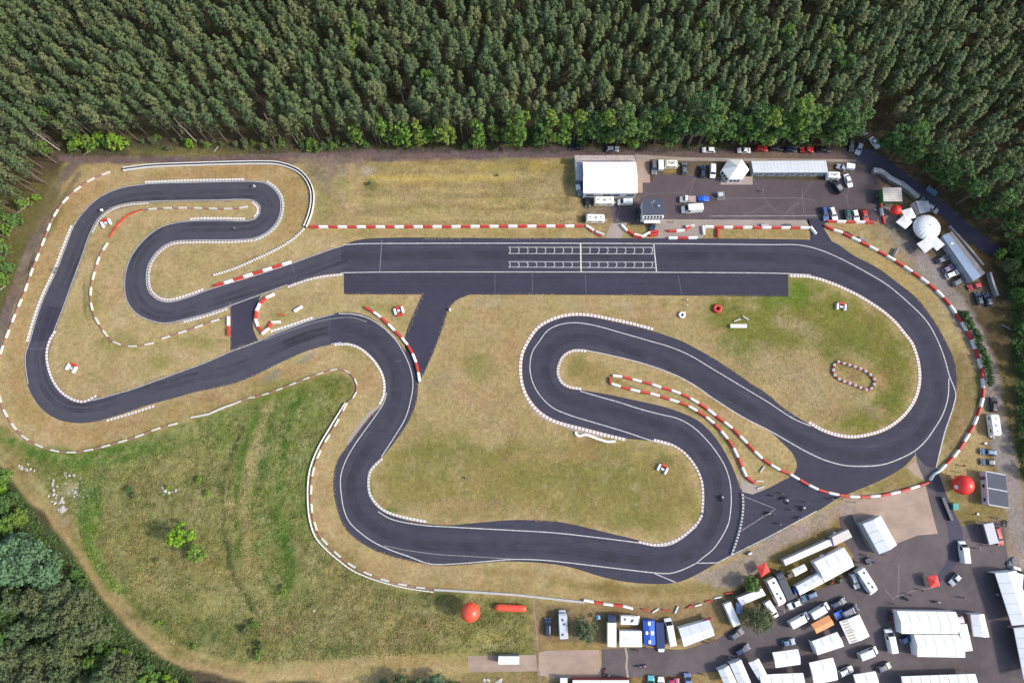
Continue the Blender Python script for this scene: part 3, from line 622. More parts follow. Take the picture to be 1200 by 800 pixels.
kerb([(112, 462), (97, 469), (77, 461), (65, 447), (59, 432), (56.5, 415), (60, 399), (67, 388)], 1)
kerb([(125, 491), (155, 482), (182, 473.5)], -1)
kerb([(312, 214), (322, 221), (329, 232), (330, 245), (327, 257), (320, 267), (310, 275), (298, 280)], 1, KG)
kerb([(107, 272), (117, 255), (132, 244), (150, 239), (175, 237)], -1, KG, .5)
kerb([(297, 236), (304, 242), (303.5, 250), (299, 255.5)], -1, KG, .6)
kerb([(300, 279.8), (275, 282), (225, 282.5), (200, 285), (185, 295), (175, 310), (172.5, 325), (175, 340), (185, 350), (197, 353), (220, 347.5), (240, 340)], 1)
kerb([(287, 258), (262, 257.5), (237, 257.5), (222, 258.5)], -1, KG)
kerb([(215, 375.5), (240, 369), (267, 360)], -1, KG)
kerb([(337, 334.5), (360, 326.5), (378, 322.5), (402, 320)], -1, KG)
kerb([(318, 390), (340, 383), (368, 373.5)], 1, KG, .7)
kerb([(392, 402.5), (407, 401.3), (420, 405), (432, 413.5), (442, 424.5), (450, 439), (452.5, 452), (451, 465), (446, 475)], -1, KG)
kerb([(447, 536), (440, 542), (432, 552), (430, 565), (432, 580), (440, 592), (450, 600), (470, 607), (500, 613)], 1, KG)
kerb([(821, 602), (817, 610), (807, 620), (795, 629), (780, 635), (765, 636), (748, 632.5)], 1)
kerb([(766, 517), (785, 522), (800, 531), (812, 545), (820, 562), (822, 580), (821, 601)], 1, KR)
kerb([(621, 400), (614, 415), (612, 432), (614, 450), (620, 465), (632, 480), (647, 490), (665, 496), (685, 501), (710, 507.5), (734, 513)], -1, KR, .85, 1.1)
kerb([(765, 387.8), (740, 381), (712, 375), (690, 371), (670, 370.5), (650, 375), (632, 385), (621, 400)], -1, KR, .85, 1.1)
kerb([(687, 409.5), (672, 409), (660, 415), (654, 425), (652, 437), (657, 449), (667, 455), (682, 457.5)], 1, KR, .7)
kerb([(926, 321), (950, 322.5), (975, 330), (1000, 341), (1017, 350.5), (1037, 364), (1052, 377.5), (1062, 390), (1070, 400), (1076, 415), (1079.5, 432), (1079.5, 450), (1075, 467), (1066, 482), (1052, 496), (1035, 506), (1012, 512.5), (995, 513.7), (975, 510), (957, 502.5), (946, 495.5)], -1, KR, .85)
# ================================================================== BARRIERS
P_RED = M('plastic_red', (.52, .045, .035), .55, vary=.2, scale=2, grime=.25); P_WHITE = M('plastic_white', (.80, .78, .75), .55, vary=.12, scale=2, grime=.3)
P_FRED = M('plastic_faded_red', (.36, .19, .15), .75, vary=.35, scale=1.2, grime=.35); P_OWHITE = M('plastic_old_white', (.66, .63, .58), .7, vary=.3, scale=1.5, grime=.4)
P_ORANGE = M('plastic_orange_red', (.60, .075, .03), .6, vary=.25, scale=1.5, grime=.2)
RUB = M('rubber', (.025, .025, .027), .85, vary=.3)

def block_mesh(L, wb, wt, h, ribs=7):
    mb = MB(); rings = []
    n = ribs * 2
    for i in range(n + 1):
        x = -L / 2 + L * i / n
        k = 1.0 if i % 2 else .93
        if i in (0, n): k = .72
        zt = h * (1 if 0 < i < n else .93)
        rings.append([(x, -wb / 2 * k, .03), (x, -wb / 2 * k, h * .22), (x, -wt / 2 * k, h * .55), (x, -wt / 2 * k * .9, zt * .97), (x, 0, zt), (x, wt / 2 * k * .9, zt * .97), (x, wt / 2 * k, h * .55), (x, wb / 2 * k, h * .22), (x, wb / 2 * k, .03)])
    mb.loft(rings, 0)
    return fix_normals(mb.mesh('barrier_block', [P_WHITE]))
BLOCK = block_mesh(2.86, .85, .62, .9); BLOCK_S = block_mesh(2.0, .8, .55, .85, 5); BLOCK_OLD = block_mesh(2.6, .54, .42, .62); BLOCK_LOW = block_mesh(2.1, .40, .32, .5, 5)
FOOTM = MB(); FOOTM.box(-.9, 0, .03, .3, .95, .06); FOOTM.box(.9, 0, .03, .3, .95, .06); FOOTME = FOOTM.mesh('foot', [RUB])
def put_block(p, ang, mat, label, group, mesh=None, name='barrier_block'):
    mesh = mesh or BLOCK
    o = link(name, mesh, None, (p[0], p[1], 0.0), ang + random.uniform(-.012, .012))
    o.material_slots[0].link = 'OBJECT'; o.material_slots[0].material = mat
    tag(o, label, 'barrier', group)
    return o
def run(pts, where, group, step=2.94, start=0, mats=(P_RED, P_WHITE), names=('red', 'white'), meshes=(None, None), closed=False, drop=0.0, jit=.0):
    P = resample(smooth(pts, closed), step, closed)
    for i in range(len(P) - 1):
        if drop and random.random() < drop: continue
        a, b = P[i], P[i + 1]; c = (a + b) / 2; k = (i + start) % 2
        put_block((c.x + random.uniform(-jit, jit), c.y + random.uniform(-jit, jit)), math.atan2(b.y - a.y, b.x - a.x), mats[k], f'{names[k]} plastic barrier block {where}', group, meshes[k])
run([(363, 266.3), (450, 266.2), (560, 265.8), (684, 265.2)], 'in the straight row north of the start grid', 'barrier row north of the straight')
run([(685.5, 264), (697, 271.5), (709, 276.3)], 'in the short pair by the white caravan', 'barriers at the caravan gap', mats=(P_WHITE, P_OWHITE), names=('white', 'white'))
run([(687, 267), (697, 274), (706, 278)], 'behind the white pair by the caravan', 'barriers at the caravan gap', mats=(P_RED, P_RED), names=('red', 'red'), meshes=(BLOCK_LOW, BLOCK_LOW), step=2.5)
run([(728.5, 264.5), (733, 270), (740, 274.5), (752, 277.5)], 'in the curl in front of the control tower', 'barriers in front of the control tower', start=1)
run([(741, 276.5), (753, 278.5)], 'doubling the curl in front of the control tower', 'barriers in front of the control tower', start=0)
run([(753, 277), (760, 273), (771, 271.5)], 'in the hook in front of the control tower', 'barriers in front of the control tower', start=1)
run([(760, 276.5), (771.5, 274.5)], 'in the hook in front of the control tower', 'barriers in front of the control tower', mats=(P_RED, P_RED), names=('red', 'red'))
run([(783, 271), (796, 271), (803, 270), (809, 265.5)], 'in the small hook on the pit exit', 'barriers on the pit exit')
run([(803, 266.3), (813, 264.6)], 'beside the small hook on the pit exit', 'barriers on the pit exit', mats=(P_OWHITE, P_OWHITE), names=('grey white', 'grey white'))
run([(782.5, 279.3), (817, 279)], 'lying along the edge of the straight past the tower', 'barriers on the pit exit', start=1)
run([(824.5, 275), (823.5, 266)], 'standing crosswise at the head of the lot barrier row', 'barrier row south of the parking lot', mats=(P_WHITE, P_WHITE), names=('white', 'white'))
run([(825, 266), (840, 266.6), (948, 267.3)], 'in the row between parking lot and straight', 'barrier row south of the parking lot', start=1)
run([(840.8, 268), (840.8, 279.5)], 'standing crosswise under the lot barrier row', 'barrier row south of the parking lot', mats=(P_RED, P_RED), names=('red', 'red'))
run([(948.5, 265.5), (956, 275.5)], 'slanting at the east end of the lot barrier row', 'barrier row south of the parking lot', mats=(P_WHITE, P_WHITE), names=('white', 'white'))
run([(968.5, 259.7), (1024, 261)], 'in the row in front of the five parked cars', 'barriers in front of the parked cars', step=2.7)
run([(1031, 236), (1032.5, 249), (1035.5, 262)], 'in the crosswise pair beside the green kiosk', 'barriers beside the kiosk')
ARC = [(966, 265), (969, 268), (981, 271), (994, 277), (1005, 282.5), (1017, 288.5), (1029, 295), (1040, 301), (1051, 307.5), (1061, 314), (1072.5, 322), (1082.5, 329), (1092.5, 337), (1101, 345), (1110, 354.5), (1117.5, 365.5), (1125, 376), (1131, 386), (1137, 397), (1142, 410), (1146, 421), (1149, 432), (1150.5, 445), (1151.5, 456), (1150.5, 468), (1147, 480), (1143, 492), (1137.5, 503), (1131.5, 513), (1125, 524), (1117.5, 534), (1107.5, 544), (1100, 552)]
run(ARC, 'in the long arc around the eastern bend', 'barrier arc around the eastern bend', step=2.98)
run([(1100, 552), (1093, 556), (1089, 562.5)], 'in the white hooked gate at the access road', 'barrier gate at the access road', mats=(P_WHITE, P_WHITE), names=('white', 'white'), step=1.9, meshes=(BLOCK_S, BLOCK_S))
ARC2 = [(1087.5, 565), (1075, 569.5), (1063, 573), (1053, 576), (1040, 579), (1029, 580.8), (1015, 581.8), (1002.5, 582), (989, 580.5), (976, 578.3), (961, 574.5), (951, 570), (937.5, 562.5), (927, 556), (912.5, 550), (902, 543.5), (889, 534), (878.5, 522.5), (867.5, 511.5), (857.5, 501), (845, 492), (835, 484), (822.5, 475), (812.5, 468.5), (800, 462.5), (786, 457), (772.5, 453.5), (760, 449), (746, 446), (735, 442.5), (717.5, 440)]
run(ARC2, 'in the row from the access road onto the grass island', 'barrier row on the grass island', step=2.98)
run([(714.8, 441.5), (714.8, 450)], 'closing the west end of the island rows', 'barrier row on the grass island', mats=(P_RED, P_RED), names=('red', 'red'), step=2.0, meshes=(BLOCK_S, BLOCK_S))
run([(716, 449.5), (736, 455.5), (748.5, 458.5), (762.5, 461), (776, 465), (789, 469.5), (802.5, 473.5), (815.5, 481), (826, 487.5), (837.5, 497), (846, 506.5), (855, 517.5), (861.5, 529), (868.5, 545), (873.5, 557.5), (884, 566)], 'in the second, southern row on the grass island', 'second barrier row on the grass island', step=2.98, start=1)
run([(321.5, 345), (310.5, 350), (303, 359), (300, 370), (301, 379), (304.5, 386.5), (310, 391), (314, 390), (314.5, 383), (317, 378.5), (323, 376.5), (328.5, 377.5)], 'in the curled row at the western link road', 'curled barrier row at the link road', start=1, step=2.6)
run([(344.5, 365.5), (355.5, 358.5)], 'lying alone on dry grass west of the link road', 'loose barriers on the western island', mats=(P_WHITE,) * 2, names=('white', 'white'))
run([(325, 368), (336, 370.3)], 'lying alone beside the curled row', 'loose barriers on the western island', mats=(P_ORANGE,) * 2, names=('orange red', 'orange red'), meshes=(BLOCK_LOW,) * 2)
run([(428, 360.5), (437, 365), (450, 375), (462, 387), (474, 399), (481, 409), (486, 420), (489.5, 432), (492, 447.5)], 'in the bent row beside the second link road', 'barrier row at the second link road', step=2.95)
run([(251.5, 335.3), (273, 328.8), (300, 320), (321, 313.6), (342, 307)], 'in the slanting row above the bend into the straight', 'barrier row at the bend into the straight')
run([(268.2, 370.5), (268.2, 394.5)], 'in the upright pair at the first link road', 'barriers at the first link road', start=1)
OW = dict(mats=(P_OWHITE, P_FRED), names=('weathered white', 'rusty red'), meshes=(BLOCK_OLD, BLOCK_LOW))
run([(129, 202), (107, 211), (92, 221), (75, 237), (62, 257), (54, 277), (45, 300), (37, 320), (30, 341), (21, 362), (12, 385), (5, 403), (1, 415), (-2, 432), (-2, 455), (1, 470), (9, 488), (22, 506), (40, 519), (60, 527), (85, 530), (110, 526), (137, 519), (165, 510), (185, 502), (208, 496)], 'in the outer row around the western loop', 'outer barrier row of the western loop', step=2.5, **OW)
run([(224, 489), (245, 485), (258, 479), (275, 473)], 'in the outer row below the diagonal straight', 'barrier row below the diagonal straight', step=2.8, mats=(P_OWHITE, P_OWHITE), names=('weathered white',) * 2, meshes=(BLOCK_OLD, BLOCK_OLD))
run([(275, 473), (290, 466.5), (300, 465), (325, 457), (355, 445), (380, 436), (395, 432.5), (407, 434.5), (416, 444), (419, 456), (414, 466), (407, 472)], 'in the row across the tongue of rough grass', 'barrier row across the grass tongue', step=2.1, mats=(P_OWHITE, P_FRED), names=('weathered white', 'rusty red'), meshes=(BLOCK_LOW, BLOCK_LOW))
run([(407, 472), (392, 500), (377, 525), (369, 545), (365.5, 562), (365, 590), (368, 610), (374, 626), (385, 639), (400, 653), (415, 664), (430, 671), (450, 679), (480, 686), (509, 690)], 'in the row around the south-western bend', 'barrier row around the south-western bend', step=2.6, **OW)
run([(684, 702.5), (699, 705.5), (713, 708), (728, 709), (741, 712.5)], 'at the end of the white wall above the campers', 'barriers at the end of the white wall', start=1)
run([(290, 242.5), (278, 244.8), (215, 244), (190, 244.6), (166, 246.2)], 'in the straight upper part of the inner loop row', 'inner barrier row of the western loop', step=2.4, **OW)
run([(165, 246.2), (150, 252.5), (137, 265), (129, 278)], 'in the bright bend of the inner loop row', 'inner barrier row of the western loop', step=1.75, mats=(P_ORANGE, P_RED), names=('orange red', 'scuffed red'), meshes=(BLOCK_LOW, BLOCK_LOW))
run([(126.5, 285), (117.5, 300), (110.5, 322), (106.5, 345), (109, 364), (119, 384), (134, 401), (155, 406), (180, 402)], 'in the western part of the inner loop row', 'inner barrier row of the western loop', step=2.5, **OW)
run([(190, 397), (225, 385.5), (250, 376.5), (267, 371.5)], 'in the last part of the inner loop row', 'inner barrier row of the western loop', step=2.5, **OW)
for k, (x, y, a, m) in enumerate([(756, 714.3, 20, 0), (768, 714.8, -30, 1), (780.5, 714.6, 10, 0), (792.5, 714, -60, 1), (808, 710.2, -25, 0), (818, 708.5, -15, 1), (830, 703.8, -12, 0), (841, 699.6, -12, 1), (853.5, 694.5, -8, 0)]):
    p = G(x, y); o = put_block((p.x, p.y), math.radians(-a), [P_RED, P_WHITE][m], ['short red barrier', 'short white barrier'][m] + f' lying loose, piece {k + 1} from the west above the campers', 'loose barriers above the campers', BLOCK_LOW)
# a white bent tube wall on the infield
def long_wall(name, pts, label, w=.5, h=.7, mat=P_WHITE, ribs=True, dark=None, group=None):
    P = resample(smooth(pts), .55); N = normals2(P); mb = MB(); r = []
    for i, (p, n) in enumerate(zip(P, N)):
        k = w / 2 * (1 if i % 2 else .8); a, b = p - n * k, p + n * k
        z = h * (1 if i % 2 else .93)
        r.append([(a.x, a.y, .02), (a.x, a.y, z * .9), ((a.x * 3 + b.x) / 4, (a.y * 3 + b.y) / 4, z), ((a.x + 3 * b.x) / 4, (a.y + 3 * b.y) / 4, z), (b.x, b.y, z * .9), (b.x, b.y, .02)])
    c = P[len(P) // 2]; mb.loft(r, 0); mb.v = [(x - c.x, y - c.y, z) for x, y, z in mb.v]
    o = link(name, fix_normals(mb.mesh(name, [mat])), None, (c.x, c.y, 0)); return tag(o, label, 'barrier', group)
long_wall('foam_wall', [(675, 505.5), (674.5, 509), (679, 511), (685, 509), (700, 514), (712, 517.5), (721, 517)], 'wavy white foam wall lying on gravel below the outside kerb of the loop', .75, .6)
# tyre walls: rows of stacked tyres bound together with a belt
TW = M('tyre_white_paint', (.80, .79, .78), .75, vary=.3, scale=3, grime=.3)
def tyre_wall(pts, label, pitch=.62, mat=TW, R=.22, h=.55, side=0, belt=None, wide=.1):
    P = resample(smooth(pts), pitch); c = P[len(P) // 2]
    root = thing('tyre_wall', (c.x, c.y, 0), 0, label, 'tyre wall')
    mb = MB()
    for p in P:
        for z in (.12, .34, .56)[:max(1, round(h / .2))]: mb.torus((p.x - c.x, p.y - c.y, z), R, .10, 9, 5)
    mb.build('tyre_row', mat, root, smooth=True)
    if belt:
        N = normals2(P); b = MB()
        for s in belt:
            for z0, z1 in ((.1, .78),):
                q = [p + n * s for p, n in zip(P, N)]
                b.loft([[(a.x - c.x, a.y - c.y, z0), (a.x - c.x, a.y - c.y, z1), (a.x - c.x + nn.x * wide, a.y - c.y + nn.y * wide, z1), (a.x - c.x + nn.x * wide, a.y - c.y + nn.y * wide, z0)] for a, nn in zip(q, N)])
        fix = b.build('belt', M('white_belt', (.78, .77, .75), .6, vary=.15), root)
    return root
tyre_wall([(600, 696), (625, 698.5), (655, 702), (683, 705)], 'white painted tyre wall with teeth like stacks east of the garden fence')
tyre_wall([(510, 690.5), (550, 692.8), (598, 696)], 'white painted tyre wall running above the red balloon on the lawn')
tyre_wall([(869.5, 579.5), (870.3, 590), (869.5, 602), (867, 617), (862.5, 633), (857.5, 648)], 'white and black tyre wall closing the pit lane from the track', .95)
tyre_wall([(145, 199), (175, 195.3), (230, 193), (300, 191.3), (325, 192), (340, 196), (352, 202), (361, 212), (366, 224), (366.5, 238), (363, 254), (358, 266)], 'long tyre wall with white belt on the north side of the western loop', .75, RUB, belt=(-.55, .31), wide=.24)
tyre_wall([(356, 269), (343, 281), (325, 292), (300, 304), (275, 315), (251.5, 322.5)], 'tyre wall of white and dark stacks slanting down to the bend before the straight', .8)
long_wall('guard_rail', [(405, 472), (388, 499), (372, 527), (363.5, 550), (361, 570), (361.5, 595), (364, 612), (370, 629), (382, 643), (397, 656), (412, 667), (428, 674.5), (450, 682), (480, 689), (508, 693)], 'long white rail curving behind the barrier row of the south-western bend', .28, .8, M('rail_white', (.74, .72, .70), .5))
# individual tyre stacks
def stack_mesh(n=3, R=.28, r=.12):
    mb = MB()
    for k in range(n): mb.torus((0, 0, .12 + .22 * k), R, r, 12, 6)
    return mb.mesh('tyre_stack', [TW], True)
STK = stack_mesh(); TRED = M('tyre_red_paint', (.46, .10, .09), .75, vary=.3, scale=3)
ring = resample(smooth([(982, 424), (976.5, 428), (975.5, 436), (982, 444), (1000, 451), (1015, 456.5), (1022, 454.5), (1025, 446), (1017, 437), (1000, 429.5)], True), .82, True)
for i, p in enumerate(ring[:-1]):
    o = link('tyre_stack', STK, None, (p.x, p.y, 0)); o.material_slots[0].link = 'OBJECT'; o.material_slots[0].material = [TW, TRED][i % 2]
    tag(o, ['white', 'dark red'][i % 2] + ' tyre stack in the oblong ring on the eastern infield', 'tyre stack', 'tyre ring on the eastern infield')
# marshal shelters of three blocks round a plastic box
def marshal(x, y, rot, where):
    p = G(x, y); c, s = math.cos(rot), math.sin(rot)
    T = lambda a, b: (p.x + a * c - b * s, p.y + a * s + b * c)
    for a, b, r, m, nm, side in ((-1.15, 0, math.pi / 2, P_WHITE, 'white', 'western'), (1.15, 0, math.pi / 2, P_WHITE, 'white', 'eastern'), (0, 1.1, 0, P_RED, 'red', 'rear'), (0, -1.25, 0, P_RED, 'red', 'front')):
        if side == 'front' and 'second link' not in where: continue
        put_block(T(a, b), rot + r, m, f'short {nm} block on the {side} side of the marshal post {where}', 'blocks of the marshal posts', BLOCK_S)
    ch = thing('marshal_box', (p.x, p.y, 0), rot, f'small grey box inside the marshal post {where}', 'box', 'boxes of the marshal posts')
    m = MB(); m.box(0, 0, .3, .9, .6, .6, ch=.05); m.build('body', M('grey_box', (.34, .36, .40), .6), ch); m = MB(); m.box(0, 0, .64, .96, .66, .08, ch=.05); m.build('lid', M('pale_box_lid', (.55, .58, .62), .5), ch)
marshal(467.5, 364.5, .3, 'beside the second link road'); marshal(84.5, 431.5, -.45, 'inside the western hairpin'); marshal(985, 360, -.15, 'on the green eastern infield'); marshal(776, 549.5, -.5, 'in the southern infield'); marshal(125, 262, .5, 'inside the north-western bend')
# odd things on the infield
def simple(name, px, py, label, cat, fn, rot=0, h=0):
    p = G(px, py, h); r = thing(name, (p.x, p.y, 0), rot, label, cat); fn(r); return r
def f_ring(r, mat, R, rr):
    m = MB(); m.torus((0, 0, rr), R, rr, 22, 8); m.build('tube', mat, r, True)
simple('inflatable_ring', 840.2, 362, 'fat red ring lying on the infield grass below the strip', 'ring', lambda r: f_ring(r, P_RED, .95, .5))
def f_drop(r):
    m = MB(); m.torus((0, 0, .4), .75, .34, 18, 8); m.build('tube', P_WHITE, r, True); m = MB(); m.cyl((.5, .5, .3), (1.1, .9, .5), .35, .12, 8); m.build('nozzle', P_WHITE, r)
    m = MB(); m.cyl((0, 0, 0), (0, 0, .35), .3, .3, 10); m.build('weight', M('dark_weight', (.09, .09, .14), .6), r)
simple('white_ring', 798.8, 369.3, 'white round ring with a dark middle on the infield grass', 'ring', f_drop)
def f_bench(r):
    m = MB(); m.box(0, 0, .55, 4.9, 1.1, .5, ch=.08); m.build('top', P_WHITE, r)
    m = MB(); m.box(0, .05, .15, 4.6, .9, .3); m.build('base', M('grey_box', (.34, .36, .40)), r)
simple('foam_block', 864.7, 382.5, 'long white foam block on the infield south of the red ring', 'foam block', f_bench)
for x, y, a in ((863.5, 375.3, .3), (873.3, 372.8, -.6)): p = G(x, y); put_block((p.x, p.y), a, P_OWHITE, ['small white pad', 'narrow white pad'][x > 870] + ' lying north of the long foam block', 'pads by the foam block', BLOCK_LOW)
for x, y in ((804.3, 352), (804.6, 358.5)):
    p = G(x, y); r = thing('marker_post', (p.x, p.y, 0), 0, ['northern', 'southern'][y > 355] + ' small white and green marker post above the white ring', 'post', 'marker posts above the white ring')
    m = MB(); m.cyl((0, 0, 0), (0, 0, .9), .07, .06, 8); m.build('post', M('green_post', (.10, .32, .14)), r); m = MB(); m.ball((0, 0, 1.0), .22, .22, .22); m.build('cap', P_WHITE, r, True)
p = G(527.5, 363.5); r = thing('signal_lamp', (p.x, p.y, 0), 0, 'small white signal box at the mouth of the second link road', 'signal box'); m = MB(); m.box(0, 0, .5, .5, .7, .9, ch=.06); m.build('box', P_WHITE, r); m = MB(); m.cyl((0, 0, .9), (0, 0, 1.2), .12, .1); m.build('lamp', M('amber', (.5, .25, .05)), r)
for x, y in ((890, 563.5), (891, 571), (893, 549.5)):
    p = G(x, y); put_block((p.x, p.y), .3 * x, P_OWHITE, 'small dirty white pad at the tip of the grass island, ' + {890: 'middle one', 891: 'southern one', 893: 'northern one'}[x], 'pads at the island tip', BLOCK_LOW)

# balloons
def balloon(px, py, R, hc, label, mat, base_px=None):
    p = G(px, py, hc); r = thing('balloon', (p.x, p.y, 0), 0, label, 'balloon')
    m = MB(); m.ball((0, 0, 0), R, R, R, 64, 24); m.v = [(x * (1 - .022 * abs(math.cos(math.atan2(y, x) * 6)) ** 6 * (1 - (z / R) ** 2)), y * (1 - .022 * abs(math.cos(math.atan2(y, x) * 6)) ** 6 * (1 - (z / R) ** 2)), z + hc) for x, y, z in m.v]; m.build('envelope', mat, r, True)
    m = MB(); m.cyl((0, 0, hc + R * .985), (0, 0, hc + R * 1.01), .34, .3, 14); m.build('crown_patch', mat, r)
    m = MB(); m.cyl((0, 0, hc - R * 1.08), (0, 0, hc - R * .96), .3, .22, 10); m.build('valve', mat, r)
    m = MB()
    for k in range(3):
        t = k * 2.1; m.cyl((0, 0, hc - R), (1.2 * math.cos(t), 1.2 * math.sin(t), 0), .03, .03, 5)
    m.build('tether', M('rope', (.3, .3, .28)), r)
    m = MB()
    for k in range(3):
        t = k * 2.1; m.box(1.2 * math.cos(t), 1.2 * math.sin(t), .12, .4, .4, .24)
    m.build('ballast', M('grey_ballast', (.2, .2, .2)), r)
    return r
BAL = M('balloon_red', (.78, .085, .045), .38, vary=.05, coat=.2); BAL2 = M('balloon_crimson', (.80, .03, .02), .38, vary=.05, coat=.2)
balloon(551.2, 717, 2.65, 5.2, 'large round red advertising balloon over the rough lawn', BAL)
b = balloon(1128.5, 568, 2.8, 3.6, 'large crimson balloon with a white patch beside the access road', BAL2)
m = MB(); R = 2.83
for i in range(6):
    for j in range(6):
        f = lambda a, c: (R * math.cos(c) * math.cos(a), R * math.cos(c) * math.sin(a), 3.6 + R * math.sin(c))
        a0, c0 = 3.15 + i * .07, .12 + j * .07
        if (i - 2.5) ** 2 + (j - 2.5) ** 2 < 9: m.face([f(a0, c0), f(a0 + .07, c0), f(a0 + .07, c0 + .07), f(a0, c0 + .07)])
m.build('white_patch', P_WHITE, b)
balloon(1050, 246, 1.55, 2.6, 'small red balloon at the foot of the green kiosk', BAL2)
a, b2 = G(579.5, 711, .8), G(617.5, 712.8, .8); d = (b2 - a); L = d.length
r = thing('inflatable_tube', ((a.x + b2.x) / 2, (a.y + b2.y) / 2, 0), math.atan2(d.y, d.x), 'long red inflatable tube lying on the lawn beside the balloon', 'inflatable tube')
m = MB(); n = 20; rad = lambda t: .95 * (1 - (abs(t - .5) * 2) ** 8) ** .5 if 0 < t < 1 else .05
m.tube([(-L / 2 + L * i / n, 0, .95) for i in range(n + 1)], [max(.08, rad(i / n)) for i in range(n + 1)], 14); m.build('envelope', BAL, r, True)
m = MB(); m.cyl((L / 2 - .1, 0, .95), (L / 2 + .25, 0, .95), .2, .2); m.build('valve', RUB, r)
# ================================================================== VEHICLES
GLASS = M('dark_glass', (.018, .022, .028), .12, vary=.05, spec=.8)
TYRE = M('tyre', (.022, .022, .023), .85); RIM = M('rim', (.42, .42, .43), .35, .7)
LAMP = M('headlight_lens', (.70, .72, .74), .15, spec=.8); TAIL = M('tail_lens', (.35, .02, .02), .3); TRIMM = M('black_trim', (.03, .03, .032), .6)
PAINTS = {}
def paint(name, c, rough=.32):
    if name not in PAINTS: PAINTS[name] = M('paint_' + name, c, rough, vary=.06, scale=1.0, coat=.5, grime=.06)
    return PAINTS[name]
WHT = paint('white', (.80, .80, .79)); BLK = paint('black', (.018, .018, .024)); NAVY = paint('navy', (.022, .035, .085)); SILV = paint('silver', (.42, .44, .47)); GRYP = paint('grey', (.14, .145, .17))
REDP = paint('red', (.42, .025, .02)); BLU = paint('blue', (.035, .09, .24)); STEEL = paint('steel_blue', (.12, .19, .28)); GREENP = paint('green', (.02, .09, .07)); CREAM = paint('cream', (.76, .74, .64)); BRBLU = paint('bright_blue', (.015, .11, .55)); PURPL = paint('purple_grey', (.17, .15, .24))

def profile_body(st, belt, L):
    """st: list of (x, halfwidth, top z, bottom z) rear -> front"""
    mb = MB(); rings = []
    for x, w, zt, zb in st:
        k = max(0.0, zt - belt); wt = w * (1 - .30 * min(k / .55, 1)); zm = min(belt, zt - .04)
        rings.append([(x, w * .92, zb), (x, w, zb + .18), (x, w, zm), (x, wt + .0, zt - .05), (x, wt * .82, zt), (x, -wt * .82, zt), (x, -wt, zt - .05), (x, -w, zm), (x, -w, zb + .18), (x, -w * .92, zb)])
    mb.loft(rings); return mb
def quad_plate(p, t=.02):
    """thin closed plate on four corner points, pushed out along its normal"""
    p = [Vector(q) for q in p]; n = (p[1] - p[0]).cross(p[2] - p[0]).normalized()
    mb = MB(); mb.loft([[q + n * .004 for q in p], [q + n * (.004 + t) for q in p]]); return mb

PROTO = {}
class Proto:
    def __init__(s): s.parts = []   # name, mesh, loc, parent index
    def add(s, name, mb, mats, loc=(0, 0, 0), parent=None, smooth=False):
        me = mb.mesh(name, mats if isinstance(mats, (list, tuple)) else [mats], smooth) if isinstance(mb, MB) else mb
        s.parts.append((name, fix_normals(me), loc, parent)); return len(s.parts) - 1
    def spawn(s, name, loc, rz, label, cat, group=None, swap=None, labels=None):
        root = thing(name, loc, rz, label, cat, group); made = []
        for nm, me, l, par in s.parts:
            o = link(nm, me, root if par is None else made[par], l)
            if swap and nm in swap:
                o.material_slots[0].link = 'OBJECT'; o.material_slots[0].material = swap[nm]
            made.append(o)
        return root
WHEEL_T = {}
def add_wheels(P, xs, tw, r=.32, w=.22):
    for x in xs:
        for sy in (1, -1):
            m = MB(); m.cyl((0, -w / 2, 0), (0, w / 2, 0), r, r, 16)
            i = P.add('wheel', m, TYRE, (x, sy * (tw - w / 2 + .02), r))
            m = MB(); m.cyl((0, sy * w / 2 - .01 * sy, 0), (0, sy * (w / 2 + .012), 0), r * .62, r * .5, 12); P.add('rim', m, RIM, (0, 0, 0), i)
def lamps(P, xf, xr, w, zf, zr):
    for sy in (1, -1):
        m = MB(); m.box(xf, sy * w, zf, .16, .34, .16, 0, 0, .04); P.add('headlight', m, LAMP)
        m = MB(); m.box(xr, sy * w, zr, .10, .26, .18, 0, 0, .03); P.add('tail_light', m, TAIL)

